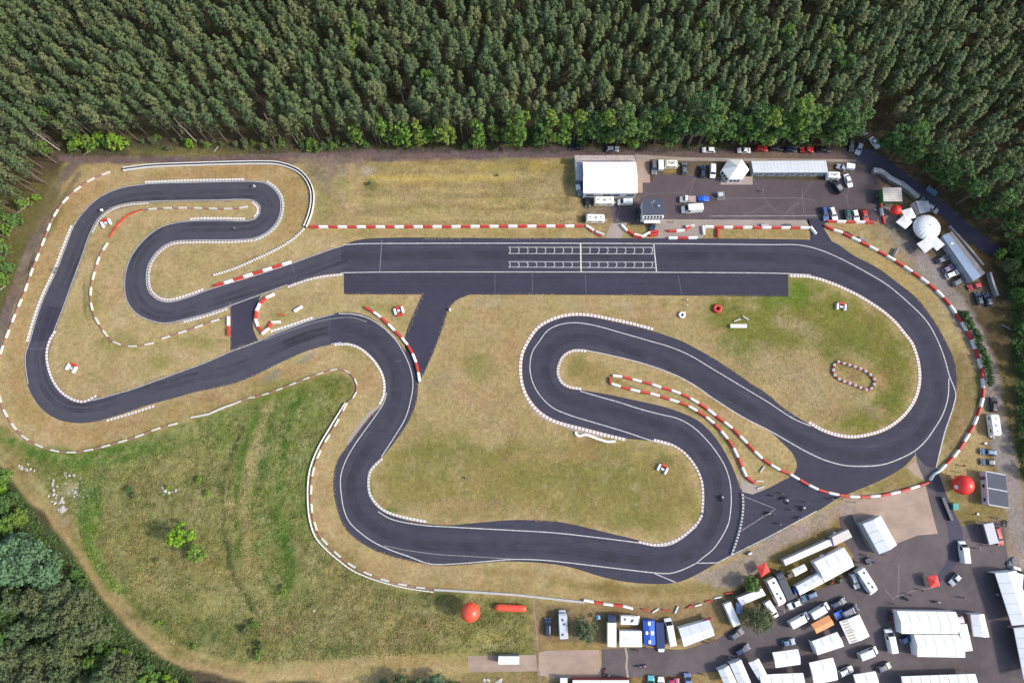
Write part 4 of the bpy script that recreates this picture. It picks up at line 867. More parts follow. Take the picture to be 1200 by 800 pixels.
def car(L=4.3, W=1.76, H=1.45, kind='hatch'):
    key = ('car', L, W, H, kind)
    if key in PROTO: return PROTO[key]
    P = Proto(); h, w, b = L / 2, W / 2, .92
    tail = {'hatch': [(-h, .86, .62, .35), (-h + .06, .94, .95, .28), (-h + .55, .97, H - .06, .22), (-h + 1.0, .99, H, .2)], 'estate': [(-h, .88, .62, .35), (-h + .05, .95, .98, .28), (-h + .32, .97, H - .05, .22), (-h + .9, .99, H, .2)],
            'sedan': [(-h, .84, .62, .35), (-h + .08, .92, .90, .28), (-h + .62, .96, .98, .22), (-h + 1.15, .98, H - .08, .2), (-h + 1.6, 1, H, .2)]}[kind]
    xw = h - 1.95
    st = tail + [(0.0, 1, H, .2), (xw, 1, H - .05, .2), (xw + .72, 1, .96, .2), (h - .55, .97, .86, .2), (h - .14, .88, .70, .24), (h, .72, .52, .34)]
    st = [(x, k * w, z, zb) for x, k, z, zb in st]
    P.add('body', profile_body(st, b, L), WHT)
    wt = w * .70
    P.add('windscreen', quad_plate([(xw + .68, -w * .86, 1.0), (xw + .68, w * .86, 1.0), (xw + .04, wt * .92, H - .07), (xw + .04, -wt * .92, H - .07)]), GLASS)
    rx0, rx1, rz0 = {'hatch': (-h + .10, -h + .52, .99), 'estate': (-h + .07, -h + .30, 1.0), 'sedan': (-h + .66, -h + 1.12, 1.0)}[kind]
    P.add('rear_window', quad_plate([(rx0, w * .82, rz0), (rx0, -w * .82, rz0), (rx1, -wt * .92, H - .10), (rx1, wt * .92, H - .10)]), GLASS)
    for sy in (1, -1):
        q = [(rx1 + .12, sy * w * .985, b + .04), (xw + .52, sy * w * .985, b + .04), (xw + .0, sy * (wt + .05), H - .12), (rx1 + .22, sy * (wt + .05), H - .12)]
        if sy > 0: q = q[::-1]
        P.add('side_window', quad_plate(q), GLASS)
        m = MB(); m.box(xw + .45, sy * (w + .10), .98, .16, .2, .13, 0, 0, .03); P.add('mirror', m, TRIMM)
    if kind == 'estate':
        for sy in (1, -1): m = MB(); m.tube([(-h + .9, sy * wt * .78, H + .01), (-h + 1.0, sy * wt * .78, H + .05), (xw - .3, sy * wt * .78, H + .05), (xw - .2, sy * wt * .78, H + .01)], [.02] * 4, 5); P.add('roof_rail', m, TRIMM)
    m = MB(); m.box(h - .02, 0, .40, .08, W * .5, .14); P.add('grille', m, TRIMM)
    add_wheels(P, (-h + .78, h - .85), w); lamps(P, h - .14, -h + .05, w * .68, .62, .78)
    PROTO[key] = P; return P
def van(L=5.4, W=2.0, H=2.3):
    key = ('van', L, W, H)
    if key in PROTO: return PROTO[key]
    P = Proto(); h, w = L / 2, W / 2
    st = [(-h, .94, H - .12, .35), (-h + .08, .98, H - .02, .3), (-h + .4, 1, H, .25), (h - 2.1, 1, H, .25), (h - 1.75, .99, H - .06, .25), (h - .85, .98, 1.30, .25), (h - .25, .93, 1.02, .25), (h - .04, .84, .75, .3), (h, .7, .5, .36)]
    mb = MB(); rings = []
    for x, k, zt, zb in st:
        ww = k * w; wt = ww * (.90 if zt > 1.6 else .88); zm = min(1.25, zt - .06)
        rings.append([(x, ww * .93, zb), (x, ww, zb + .2), (x, ww, zm), (x, wt, zt - .08), (x, wt * .86, zt), (x, -wt * .86, zt), (x, -wt, zt - .08), (x, -ww, zm), (x, -ww, zb + .2), (x, -ww * .93, zb)])
    mb.loft(rings); P.add('body', mb, WHT)
    P.add('windscreen', quad_plate([(h - .92, -w * .84, 1.36), (h - .92, w * .84, 1.36), (h - 1.66, w * .76, H - .14), (h - 1.66, -w * .76, H - .14)]), GLASS)
    for sy in (1, -1):
        q = [(h - 2.5, sy * w * .985, 1.3), (h - 1.15, sy * w * .985, 1.3), (h - 1.7, sy * w * .925, H - .35), (h - 2.5, sy * w * .925, H - .35)]
        if sy > 0: q = q[::-1]
        P.add('side_window', quad_plate(q), GLASS)
        m = MB(); m.box(h - 1.0, sy * (w + .13), 1.35, .16, .24, .26, 0, 0, .04); P.add('mirror', m, TRIMM)
    m = MB()
    for k in range(6): m.box(-h + .8 + k * (L - 3.4) / 5, 0, H + .012, .10, W * .72, .03)
    P.add('roof_ribs', m, M('van_ribs', (.66, .66, .65), .4))
    m = MB(); m.box(-h - .01, 0, 1.55, .03, W * .7, .5); P.add('rear_window', m, GLASS)
    m = MB(); m.box(h - .02, 0, .5, .08, W * .5, .16); P.add('grille', m, TRIMM)
    add_wheels(P, (-h + .95, h - .95), w, .35, .24); lamps(P, h - .16, -h + .02, w * .7, .8, 1.0)
    PROTO[key] = P; return P
def motorhome(L=6.6, W=2.25, H=2.9):
    key = ('mh', L, W, H)
    if key in PROTO: return PROTO[key]
    P = Proto(); h, w = L / 2, W / 2
    st = [(-h, .96, H - .2, .4), (-h + .15, 1, H, .35), (h - 1.9, 1, H, .35), (h - 1.3, .98, H - .08, .35), (h - .75, .94, H - .55, 1.85)]
    mb = MB(); mb.loft([[(x, w * k, zb), (x, w * k, zt - .08), (x, w * k * .94, zt), (x, -w * k * .94, zt), (x, -w * k, zt - .08), (x, -w * k, zb)] for x, k, zt, zb in st]); P.add('body', mb, WHT)
    st = [(h - 1.8, .86, 1.84, .35), (h - 1.2, .86, 1.84, .3), (h - .62, .86, 1.28, .3), (h - .12, .80, 1.0, .3), (h, .66, .6, .35)]
    mb = MB(); mb.loft([[(x, w * k, zb), (x, w * k, zt - .1), (x, w * k * .86, zt), (x, -w * k * .86, zt), (x, -w * k, zt - .1), (x, -w * k, zb)] for x, k, zt, zb in st]); P.add('cab', mb, WHT)
    P.add('windscreen', quad_plate([(h - .66, -w * .7, 1.33), (h - .66, w * .7, 1.33), (h - 1.16, w * .7, 1.8), (h - 1.16, -w * .7, 1.8)]), GLASS)
    for x, y, sx, sy in ((-h + 1.2, .3, .6, .6), (.2, -.2, .55, .55), (h - 2.3, .1, .75, .5)):
        m = MB(); m.box(x, y, H + .07, sx, sy, .13, 0, 0, .08); i = P.add('roof_hatch', m, M('hatch_grey', (.30, .30, .32), .5)); m = MB(); m.box(x, y, H + .145, sx * .8, sy * .8, .02, 0, 0, .06); P.add('pane', m, M('hatch_tint', (.10, .11, .12), .2), (0, 0, 0), i)
    for sy in (1, -1):
        for x in (-h + 1.3, .3): m = MB(); m.box(x, sy * (w + .006), 1.9, .9, .02, .5); P.add('side_window', m, GLASS)
        m = MB(); m.box(h - .9, sy * (w + .06), 1.45, .16, .24, .3, 0, 0, .04); P.add('mirror', m, TRIMM)
    m = MB(); m.cyl((-h + .5, w + .09, H - .28), (h - 2.4, w + .09, H - .28), .07, .07, 8); P.add('awning_case', m, M('case_grey', (.5, .5, .5), .5))
    add_wheels(P, (-h + 1.5, h - .95), w * .96, .35, .24); lamps(P, h - .14, -h + .02, w * .58, .75, .95)
    PROTO[key] = P; return P
def caravan(L=5.4, W=2.2, H=2.5):
    key = ('cv', L, W, H)
    if key in PROTO: return PROTO[key]
    P = Proto(); h, w = L / 2, W / 2
    st = [(-h, .94, H - .55, .6), (-h + .12, .98, H - .2, .45), (-h + .5, 1, H, .42), (h - .7, 1, H, .42), (h - .22, .98, H - .3, .45), (h, .94, H - .9, .6)]
    mb = MB(); mb.loft([[(x, w * k, zb), (x, w * k, zt - .1), (x, w * k * .92, zt), (x, -w * k * .92, zt), (x, -w * k, zt - .1), (x, -w * k, zb)] for x, k, zt, zb in st]); P.add('body', mb, WHT)
    for x, y, s in ((-h + 1.3, .1, .5), (.1, -.1, .7), (h - 1.3, .15, .45)):
        m = MB(); m.box(x, y, H + .06, s, s, .11, 0, 0, .07); P.add('roof_hatch', m, M('hatch_grey', (.30, .30, .32), .5))
    for sy in (1, -1):
        for x in (-h + 1.1, h - 1.5): m = MB(); m.box(x, sy * (w + .006), 1.6, 1.0, .02, .6); P.add('side_window', m, GLASS)
    m = MB(); m.box(h - .02, 0, 1.45, .12, W * .7, .5); P.add('front_window', m, GLASS)
    m = MB(); m.box(.2, -(w + .012), 1.3, .6, .02, 1.6); i = P.add('door', m, M('door_grey', (.62, .62, .60), .5)); m = MB(); m.box(.42, -(w + .04), 1.25, .05, .05, .14); P.add('handle', m, TRIMM, (0, 0, 0), i)
    m = MB(); m.tube([(h - .2, .7, .45), (h + 1.1, 0, .5)], [.05, .05], 6); m.tube([(h - .2, -.7, .45), (h + 1.1, 0, .5)], [.05, .05], 6); m.cyl((h + .9, 0, 0), (h + .9, 0, .6), .05, .05, 6); m.box(h + .35, 0, .62, .5, .6, .36, 0, 0, .1); P.add('drawbar', m, M('drawbar_grey', (.35, .35, .35), .6))
    add_wheels(P, (-.2,), w * .98, .32, .2)
    PROTO[key] = P; return P
def trailer(L=4.5, W=2.0, H=2.1, wall=True):
    key = ('tr', L, W, H)
    if key in PROTO: return PROTO[key]
    P = Proto(); h, w = L / 2, W / 2
    m = MB(); m.box(0, 0, (H + .55) / 2, L, W, H - .55, 0, 0, .06); P.add('body', m, WHT)
    m = MB(); m.box(0, 0, H + .02, L * .97, W * .95, .05, 0, 0, .05)
    P.add('roof', m, WHT)
    m = MB(); m.tube([(h, 0, .5), (h + 1.2, 0, .5)], [.06, .05], 6); m.cyl((h + 1.1, 0, 0), (h + 1.1, 0, .55), .04, .04, 6); P.add('drawbar', m, TRIMM)
    m = MB(); m.box(-h - .015, 0, 1.3, .03, W * .9, 1.3); i = P.add('rear_door', m, M('door_grey', (.62, .62, .60), .5)); m = MB(); m.box(-h - .05, .1, 1.2, .04, .05, .5); P.add('handle', m, TRIMM, (0, 0, 0), i)
    add_wheels(P, (-.35, .35), w * 1.02, .3, .2)
    PROTO[key] = P; return P
def truck(L=8.2, W=2.45, H=3.3):
    key = ('tk', L, W, H)
    if key in PROTO: return PROTO[key]
    P = Proto(); h, w = L / 2, W / 2
    m = MB(); m.box(-1.0, 0, (H + .9) / 2, L - 2.2, W, H - .9, 0, 0, .05); P.add('cargo_box', m, WHT)
    m = MB(); m.box(-1.0, 0, H + .03, L - 2.35, W * .96, .06); P.add('roof', m, WHT)
    mb = MB(); st = [(h - 2.0, 1, 2.7, .4), (h - .9, 1, 2.7, .4), (h - .35, .98, 2.45, .4), (h - .06, .95, 1.5, .4), (h, .9, .9, .45)]
    mb.loft([[(x, w * k * .95, zb), (x, w * k * .95, zt - .1), (x, w * k * .85, zt), (x, -w * k * .85, zt), (x, -w * k * .95, zt - .1), (x, -w * k * .95, zb)] for x, k, zt, zb in st]); P.add('cab', mb, WHT)
    P.add('windscreen', quad_plate([(h - .08, -w * .8, 1.55), (h - .08, w * .8, 1.55), (h - .33, w * .75, 2.35), (h - .33, -w * .75, 2.35)]), GLASS)
    m = MB(); m.box(-.4, 0, .65, L - 1.6, W * .4, .3); P.add('chassis', m, TRIMM)
    for sy in (1, -1): m = MB(); m.box(h - .3, sy * (w + .12), 1.9, .14, .22, .5, 0, 0, .04); P.add('mirror', m, TRIMM)
    add_wheels(P, (-h + 1.8, h - 1.2), w * .97, .45, .28); lamps(P, h - .06, -h + .04, w * .7, .8, 1.0)
    PROTO[key] = P; return P
def pickup(L=5.3, W=1.95, H=2.0):
    key = ('pk', L, W, H)
    if key in PROTO: return PROTO[key]
    P = Proto(); h, w = L / 2, W / 2
    mb = MB(); st = [(h - 2.3, .98, H, .3), (h - 1.5, .98, H, .3), (h - .8, .97, 1.25, .3), (h - .15, .9, 1.0, .3), (h, .75, .6, .36)]
    mb.loft([[(x, w * k, zb), (x, w * k, min(1.1, zt - .06)), (x, w * k * .86, zt), (x, -w * k * .86, zt), (x, -w * k, min(1.1, zt - .06)), (x, -w * k, zb)] for x, k, zt, zb in st]); P.add('cab', mb, WHT)
    P.add('windscreen', quad_plate([(h - .86, -w * .82, 1.3), (h - .86, w * .82, 1.3), (h - 1.44, w * .76, H - .06), (h - 1.44, -w * .76, H - .06)]), GLASS)
    m = MB(); m.box(-1.2, 0, .85, L - 2.6, W, .12); m.box(-1.2, w - .04, 1.1, L - 2.6, .06, .4); m.box(-1.2, -w + .04, 1.1, L - 2.6, .06, .4); m.box(-h + .04, 0, 1.1, .06, W, .4); P.add('load_bed', m, WHT)
    m = MB(); m.box(-1.2, 0, 1.25, L - 2.9, W * .86, .5, 0, 0, .1); P.add('load', m, M('tarp_pinkish', (.42, .30, .30), .8))
    add_wheels(P, (-h + 1.0, h - .95), w * .98, .34, .24); lamps(P, h - .14, -h + .02, w * .66, .75, .9)
    PROTO[key] = P; return P

def place(P, x1, y1, x2, y2, h, name, cat, label, col=None, group=None, extra=None):
    a, b = G(x1, y1, h), G(x2, y2, h); c = (a + b) / 2; d = b - a
    sw = {}
    if col is not None:
        for n in ('body', 'cab', 'cargo_box', 'roof', 'load_bed'): sw[n] = col
    if extra: sw.update(extra)
    return P.spawn(name, (c.x, c.y, .035), math.atan2(d.y, d.x), label, cat, group, sw)
def car_at(x1, y1, x2, y2, col, label, kind='hatch', L=4.2, group='parked cars', W=1.78, H=1.46):
    return place(car(L, W, H, kind), x1, y1, x2, y2, 1.2, 'parked_car', 'car', label, col, group)
GR = 'cars along the forest road'
car_at(684, 171.5, 667, 171.5, BLK, 'black car under the trees just north of the white hall', group=GR)
car_at(710, 174, 726, 174, SILV, 'grey silver car half under trees north-east of the hall', group=GR)
car_at(838.5, 175, 823.5, 175, WHT, 'white hatchback alone on the dirt road, westmost of the forest road row', group=GR)
car_at(880, 175.6, 864.5, 175.6, WHT, 'white car with dark windscreen next to the bright red car', 'sedan', group=GR)
car_at(885, 173.6, 900.5, 173.6, REDP, 'bright red car between a white and a black car', group=GR)
car_at(902.5, 172.8, 918.5, 172.8, BLK, 'long black car east of the bright red car on the forest road', 'estate', 4.6, GR)
car_at(920.5, 174.2, 934, 174.2, NAVY, 'navy hatchback between the long black car and a red car', L=3.9, group=GR)
car_at(953.5, 175, 939, 175, REDP, 'red car with pale nose behind the long container row', 'sedan', group=GR)
car_at(957, 174.3, 974.5, 174.3, BLK, 'black saloon at the east end of the forest road row', 'sedan', 4.6, GR)
GJ = 'cars at the forest junction'
car_at(998, 163, 998.8, 176, BLK, 'black car nose out beside a silver car at the forest junction', group=GJ)
car_at(1009.5, 168, 1005.5, 179, SILV, 'silver car at the mouth of the forest track', group=GJ)
car_at(1021, 160, 1031, 173, WHT, 'white car on the forest track at the junction', 'sedan', group=GJ)
car_at(1009, 146, 1015, 156, NAVY, 'dark blue car deep on the forest track under trees', group=GJ)
car_at(991.5, 203, 998, 219, WHT, 'white saloon at the north-east corner of the lot by the caravan', 'sedan', 4.5)
place(van(4.9, 1.9, 2.0), 986.5, 224.5, 977, 210.5, 1.6, 'parked_van', 'van', 'black van parked slanted below the small white caravan', BLK)
car_at(966, 242.5, 969, 257, BLU, 'blue estate car, westmost of the five nosed up to the barriers', 'estate', 4.5)
car_at(974.5, 242.5, 980, 257.5, WHT, 'white estate car beside the blue one at the lot barriers', 'estate', 4.5)
car_at(993.5, 245.5, 996, 258.5, GREENP, 'dark green car, middle of the five at the lot barriers', 'estate')
car_at(1001.5, 245, 1005.5, 259, WHT, 'white hatchback between the dark green and the red car')
car_at(1012, 245, 1016.5, 259, REDP, 'red car, eastmost of the five at the lot barriers')
place(car(4.6, 1.85, 1.75, 'estate'), 766.5, 189, 767, 201.5, 1.4, 'parked_car', 'car', 'dark grey off-roader west of the cream caravan', GRYP)
place(trailer(3.2, 1.7, 1.9), 775, 198, 774.7, 187.5, 1.9, 'box_trailer', 'trailer', 'narrow white box trailer between off-roader and cream caravan')
place(caravan(4.1, 2.1, 2.4), 780.5, 191, 794, 191, 2.4, 'caravan', 'caravan', 'cream caravan on the dry grass north of the lot', CREAM, 'caravans')
car_at(802.5, 203, 802.5, 190, GRYP, 'dark grey car nose to the north kerb of the lot')
car_at(823.8, 206.5, 823.8, 193.5, NAVY, 'navy car with pale roof glare west of the white black-nosed van', 'estate')
place(van(4.4, 1.8, 1.85), 836, 192.5, 836, 206.5, 1.7, 'parked_van', 'van', 'small white van nose south beside the hexagonal tent')
place(pickup(4.9, 1.95, 2.0), 815.5, 233, 797.5, 232.5, 1.5, 'pickup', 'pickup', 'white pickup with reddish covered load in the middle of the lot')
place(van(6.4, 2.3, 2.8), 825, 242, 799, 243.5, 2.4, 'parked_van', 'van', 'tall white delivery van beside the pickup in the lot')
place(car(3.6, 1.65, 1.2, 'sedan'), 818.5, 232.2, 831, 232.2, 1.1, 'covered_car', 'car', 'small car under a bright blue cover behind the pickup', BRBLU, extra={k: BRBLU for k in ('windscreen', 'rear_window', 'side_window', 'mirror', 'grille', 'headlight', 'tail_light')})
place(caravan(6.2, 2.3, 2.6), 696.5, 234, 720, 234, 2.6, 'caravan', 'caravan', 'long white caravan directly below the hall front', CREAM, 'caravans')
place(caravan(5.8, 2.2, 2.5), 687.5, 254.5, 708.5, 255, 2.5, 'caravan', 'caravan', 'white caravan standing alone above the barrier gap', CREAM, 'caravans')
place(van(4.6, 1.9, 2.0), 741, 235.2, 724.5, 235.8, 1.8, 'parked_van', 'van', 'white van backed against the south-east corner of the hall')
car_at(749.5, 243.5, 750, 257.5, BLK, 'black car close to the west wall of the control tower')
car_at(765, 258.5, 765, 270, NAVY, 'short dark car in front of the control tower', L=3.5)
place(caravan(4.2, 2.0, 2.3), 970.5, 204.5, 985, 204.8, 2.3, 'caravan', 'caravan', 'small white caravan at the end of the container row', WHT, 'caravans')
place(trailer(2.6, 1.7, 1.8), 992.5, 193.5, 1002, 195, 1.8, 'box_trailer', 'trailer', 'little white box trailer in the far corner of the lot')
car_at(991.5, 197.5, 982, 193.5, SILV, 'silver white small car between caravan and box trailer', L=3.2)
GE = 'cars below the metal shed'
car_at(1099.5, 306, 1111.5, 300.5, GRYP, 'dark car, northmost in the row below the metal shed', group=GE, L=3.9)
car_at(1106.5, 317, 1118, 311, PURPL, 'purple grey car just north of the white car with black roof', group=GE, L=3.9)
car_at(1109.5, 324, 1125.5, 317, WHT, 'white estate with black roof in the row below the metal shed', 'estate', 4.5, GE)
car_at(1118, 333, 1132, 325, GRYP, 'dark estate south of the white estate in the shed row', 'estate', 4.5, GE)
car_at(1151.5, 332.5, 1135.5, 337, REDP, 'dark red car at the south end of the metal shed', group=GE)
car_at(1150, 355.5, 1146.5, 343, NAVY, 'navy car, western one of two by the grey boundary wall', group=GE)
car_at(1161, 357, 1156.5, 344.5, NAVY, 'navy car, eastern one of two by the grey boundary wall', group=GE)
GD = 'cars on the dark forest road'
car_at(1033, 202, 1044.5, 210, GRYP, 'dark grey car behind the north end of the stone wall', group=GD)
car_at(1071.5, 226, 1083, 233.5, GRYP, 'grey car on the dark road behind the grey roof', group=GD)
place(trailer(3.4, 1.8, .9), 1086, 220, 1098, 228, .8, 'flat_trailer', 'trailer', 'steel blue flat trailer on the far side of the dark road', STEEL)
car_at(1088, 240, 1098.5, 247, SILV, 'silver car on the dark road above the white dome', group=GD)
car_at(1056, 213, 1064, 219, STEEL, 'blue grey car parked behind the stone wall bend', L=3.6, group=GD)
car_at(1166, 482, 1165.5, 465.5, BLK, 'black car hitched in front of the white caravan on the east road', 'estate', 4.5)
place(caravan(6.2, 2.4, 2.6), 1166, 486, 1169.5, 509.5, 2.6, 'caravan', 'caravan', 'white caravan on the eastern verge behind the black car', WHT, 'caravans')
car_at(1168.5, 530.5, 1150, 528.5, STEEL, 'steel blue estate on the verge north of the flat grey hall', 'estate', 4.6)
car_at(1168, 542, 1150.5, 541, GRYP, 'grey car between the blue estate and the flat grey hall')
place(van(5.9, 2.0, 2.5), 1134, 661, 1130.2, 632.5, 2.2, 'parked_van', 'van', 'long white van on the dark paddock lane below the access road')
car_at(1126, 673.5, 1115, 684.5, SILV, 'silver hatchback driving between the red canopy and the big marquee', L=3.9)
car_at(999, 672.5, 1005.5, 688, SILV, 'silver white estate beside the large white motorhome', 'estate', 4.5)
place(motorhome(7.6, 2.3, 3.0), 1009.5, 668.5, 1026.5, 695, 2.9, 'motorhome', 'motorhome', 'large white motorhome beside the silver estate in mid paddock')
place(motorhome(7.8, 2.4, 3.0), 904, 680, 918.5, 708.5, 3.0, 'motorhome', 'motorhome', 'long white motorhome beside the dark trailer by the red canopy')
place(truck(8.0, 2.2, 2.6), 926, 699.5, 913.5, 673, 2.6, 'box_truck', 'truck', 'dark grey box truck alongside the long white motorhome', paint('dark_grey', (.05, .055, .075)))
car_at(939.5, 704.5, 924, 711.5, WHT, 'white car nose to nose with the blue car in the paddock', L=4.0)
car_at(957.5, 695, 941, 702, STEEL, 'blue estate parked along the strip tent', 'estate', 4.6)
GV = 'white vans in the paddock row'
place(van(6.2, 2.1, 2.6), 926.5, 733.5, 951, 720.5, 2.4, 'parked_van', 'van', 'long white van, western of two nose to tail in the paddock', group=GV)
place(van(6.0, 2.1, 2.6), 952, 722, 974, 709.5, 2.4, 'parked_van', 'van', 'long white van, eastern of two nose to tail in the paddock', group=GV)
car_at(973.5, 711, 993, 702, NAVY, 'navy estate in front of the eastern white van', 'estate', 4.7)
place(van(5.4, 2.0, 2.0), 988, 721, 1007, 711.5, 1.8, 'parked_van', 'van', 'dark blue van beside the blue tarpaulin box', NAVY)
car_at(918.5, 754, 931, 751.5, STEEL, 'blue car on dry grass below the orange tent', L=3.8)
car_at(857.5, 747.5, 870.5, 738.5, GRYP, 'dark grey car below the big tree on the paddock road')
car_at(862.5, 766, 879, 757, NAVY, 'dark navy car opposite the big tree beside the white tents', 'estate', 4.5)
place(trailer(6.2, 2.1, 2.5), 863, 731, 853, 708, 2.5, 'box_trailer', 'trailer', 'white box trailer west of the big tree')
place(van(5.2, 2.0, 2.3), 899, 705, 911, 724, 2.1, 'parked_van', 'van', 'white van half hidden by the big tree crown')
place(motorhome(5.6, 2.2, 2.8), 729.5, 726.3, 749, 726.8, 2.6, 'motorhome', 'motorhome', 'short white motorhome above the square white tent')
place(trailer(6.6, 2.2, 2.6), 774.5, 758, 773, 731, 2.6, 'box_trailer', 'trailer', 'dark blue box trailer beside the blue roofed tent', paint('deep_blue', (.02, .035, .12)))
place(car(3.6, 1.75, 1.5), 775, 750, 775.3, 762, 1.3, 'parked_car', 'car', 'small white car at the foot of the dark blue trailer', WHT)
place(van(7.0, 2.05, 2.6), 789, 756, 783.5, 725.5, 2.4, 'parked_van', 'van', 'long white van right of the dark blue trailer')
place(truck(8.3, 2.4, 3.0), 717, 756, 717, 721.5, 2.9, 'box_truck', 'truck', 'white box truck with navy cab right of the leafy tree', WHT, extra={'cab': NAVY})
place(motorhome(7.2, 2.3, 2.9), 661, 747.5, 659.3, 716.5, 2.8, 'motorhome', 'motorhome', 'silver white motorhome left of the leafy tree', paint('pale_grey', (.55, .57, .62)))
car_at(642, 744.5, 642, 724.5, NAVY, 'dark blue estate standing alone left of the silver motorhome', 'estate', 4.7)
car_at(763, 809, 763.2, 793, paint('turquoise', (.09, .42, .50)), 'turquoise car at the lower edge of the paddock road', L=4.0)
car_at(775, 811, 775, 795, WHT, 'white car right of the turquoise car at the bottom edge', L=4.2)
car_at(784, 799.5, 796, 798.5, paint('magenta', (.42, .03, .10)), 'magenta red car at the bottom edge, between white and blue cars', L=3.6)
place(van(5.2, 1.95, 2.1), 808, 812, 806.5, 791, 1.9, 'parked_van', 'van', 'blue grey van, eastmost vehicle at the bottom edge', paint('dusty_blue', (.17, .22, .40)))
place(truck(9.0, 2.5, 3.3), 1134, 762, 1125, 722, 3.1, 'box_truck', 'truck', 'truck with pinkish cab beside the big white marquee', WHT, extra={'cab': paint('pink', (.62, .46, .48))})
place(van(6.0, 2.05, 2.5), 1049, 765, 1043.5, 738, 2.3, 'parked_van', 'van', 'white van at the west side of the big marquee', WHT)
place(van(6.0, 2.1, 2.4), 1193, 690, 1196, 664.5, 2.2, 'parked_van', 'van', 'white van with rounded nose at the top of the large eastern tent')
car_at(1057, 752, 1069, 746, BLU, 'blue car tucked into the notch of the big marquee', L=3.8)
car_at(985, 790, 1000, 783, WHT, 'white car below the striped tent near the bottom edge', 'estate')
place(van(5.6, 2.0, 2.4), 1010, 770, 1030, 762, 2.2, 'parked_van', 'van', 'white van between the striped tent and the big marquee')
car_at(1030, 785, 1044, 779, GRYP, 'grey car between the white tents near the bottom edge')
place(truck(7.0, 2.4, 3.0), 1160, 612, 1168, 638, 2.0, 'box_truck', 'truck', 'red lorry standing under the grey awning roof', REDP, extra={'cargo_box': REDP}) if False else None
car_at(1168.5, 618, 1174.5, 638.5, REDP, 'bright red car beside the grey roofed awning', 'estate', 5.0)
place(trailer(2.9, 1.7, 1.1), 866.5, 708, 866.5, 716, 1.1, 'covered_trailer', 'trailer', 'light blue covered trailer between box trailer and big tree', paint('sky_blue', (.25, .36, .62)))
place(trailer(2.6, 1.9, 1.3), 978.5, 722.5, 989, 717.5, 1.3, 'covered_trailer', 'trailer', 'bright blue covered trailer below the navy estate', BRBLU)
place(car(3.2, 1.5, 1.2), 688.5, 232.5, 689, 240, 1, 'parked_car', 'car', 'very small dark car at the south-west corner of the hall', BLK)

# motorbikes
def bike():
    if 'bike' in PROTO: return PROTO['bike']
    P = Proto()
    for x in (-.66, .68):
        m = MB(); m.torus((0, 0, 0), .25, .06, 16, 6, axis='y'); i = P.add('wheel', m, TYRE, (x, 0, .31), None, True)
        m = MB(); m.cyl((0, -.05, 0), (0, .05, 0), .2, .2, 12); P.add('rim', m, RIM, (0, 0, 0), i)
    m = MB(); m.tube([(-.2, 0, .5), (.1, 0, .72), (.42, 0, .80), (.62, 0, .70)], [.15, .2, .17, .10], 10); m.box(.05, 0, .42, .5, .26, .3, 0, 0, .06); P.add('fairing', m, WHT, smooth=False)
    m = MB(); m.tube([(-.95, 0, .86), (-.6, 0, .80), (-.2, 0, .74), (.0, 0, .76)], [.05, .12, .14, .08], 8); P.add('seat', m, TRIMM)
    m = MB(); m.tube([(.68, .1, .31), (.46, .1, .9)], [.035, .035], 6); m.tube([(.68, -.1, .31), (.46, -.1, .9)], [.035, .035], 6); P.add('fork', m, RIM)
    m = MB(); m.tube([(.38, .36, .92), (.46, .1, .93), (.46, -.1, .93), (.38, -.36, .92)], [.025] * 4, 6); P.add('handlebar', m, TRIMM)
    m = MB(); m.tube([(.1, -.16, .3), (-.5, -.18, .34), (-.85, -.2, .5)], [.04, .05, .06], 7); P.add('exhaust', m, RIM)
    PROTO['bike'] = P; return P
def bike_at(px, py, deg, col, label, group=None, z=.035):
    p = G(px, py); return bike().spawn('motorbike', (p.x, p.y, z), math.radians(deg), label, 'motorbike', group, {'fairing': col})
# ================================================================== PEOPLE
def skin_mesh(name, verts, edges, radii, mat, root=0, sub=2):
    me = bpy.data.meshes.new(name); me.from_pydata(verts, edges, []); o = bpy.data.objects.new('tmp', me); COL.objects.link(o)
    md = o.modifiers.new('s', 'SKIN'); md.use_smooth_shade = True
    sv = me.skin_vertices[0].data
    for i, r in enumerate(radii): sv[i].radius = (r, r) if isinstance(r, (int, float)) else r
    for i in range(len(radii)): sv[i].use_root = (i == root)
    o.modifiers.new('u', 'SUBSURF').levels = sub
    dg = bpy.context.evaluated_depsgraph_get(); dg.update()
    out = bpy.data.meshes.new_from_object(o.evaluated_get(dg)); out.name = name
    bpy.data.objects.remove(o); bpy.data.meshes.remove(me)
    out.materials.clear(); out.materials.append(mat)
    return out
SKIN = M('skin', (.50, .30, .21), .55, vary=.06); HAIR = M('hair_brown', (.06, .035, .02), .8); JEANS = M('trousers', (.05, .07, .12), .85); SHIRTW = M('shirt_white', (.72, .72, .72), .85)
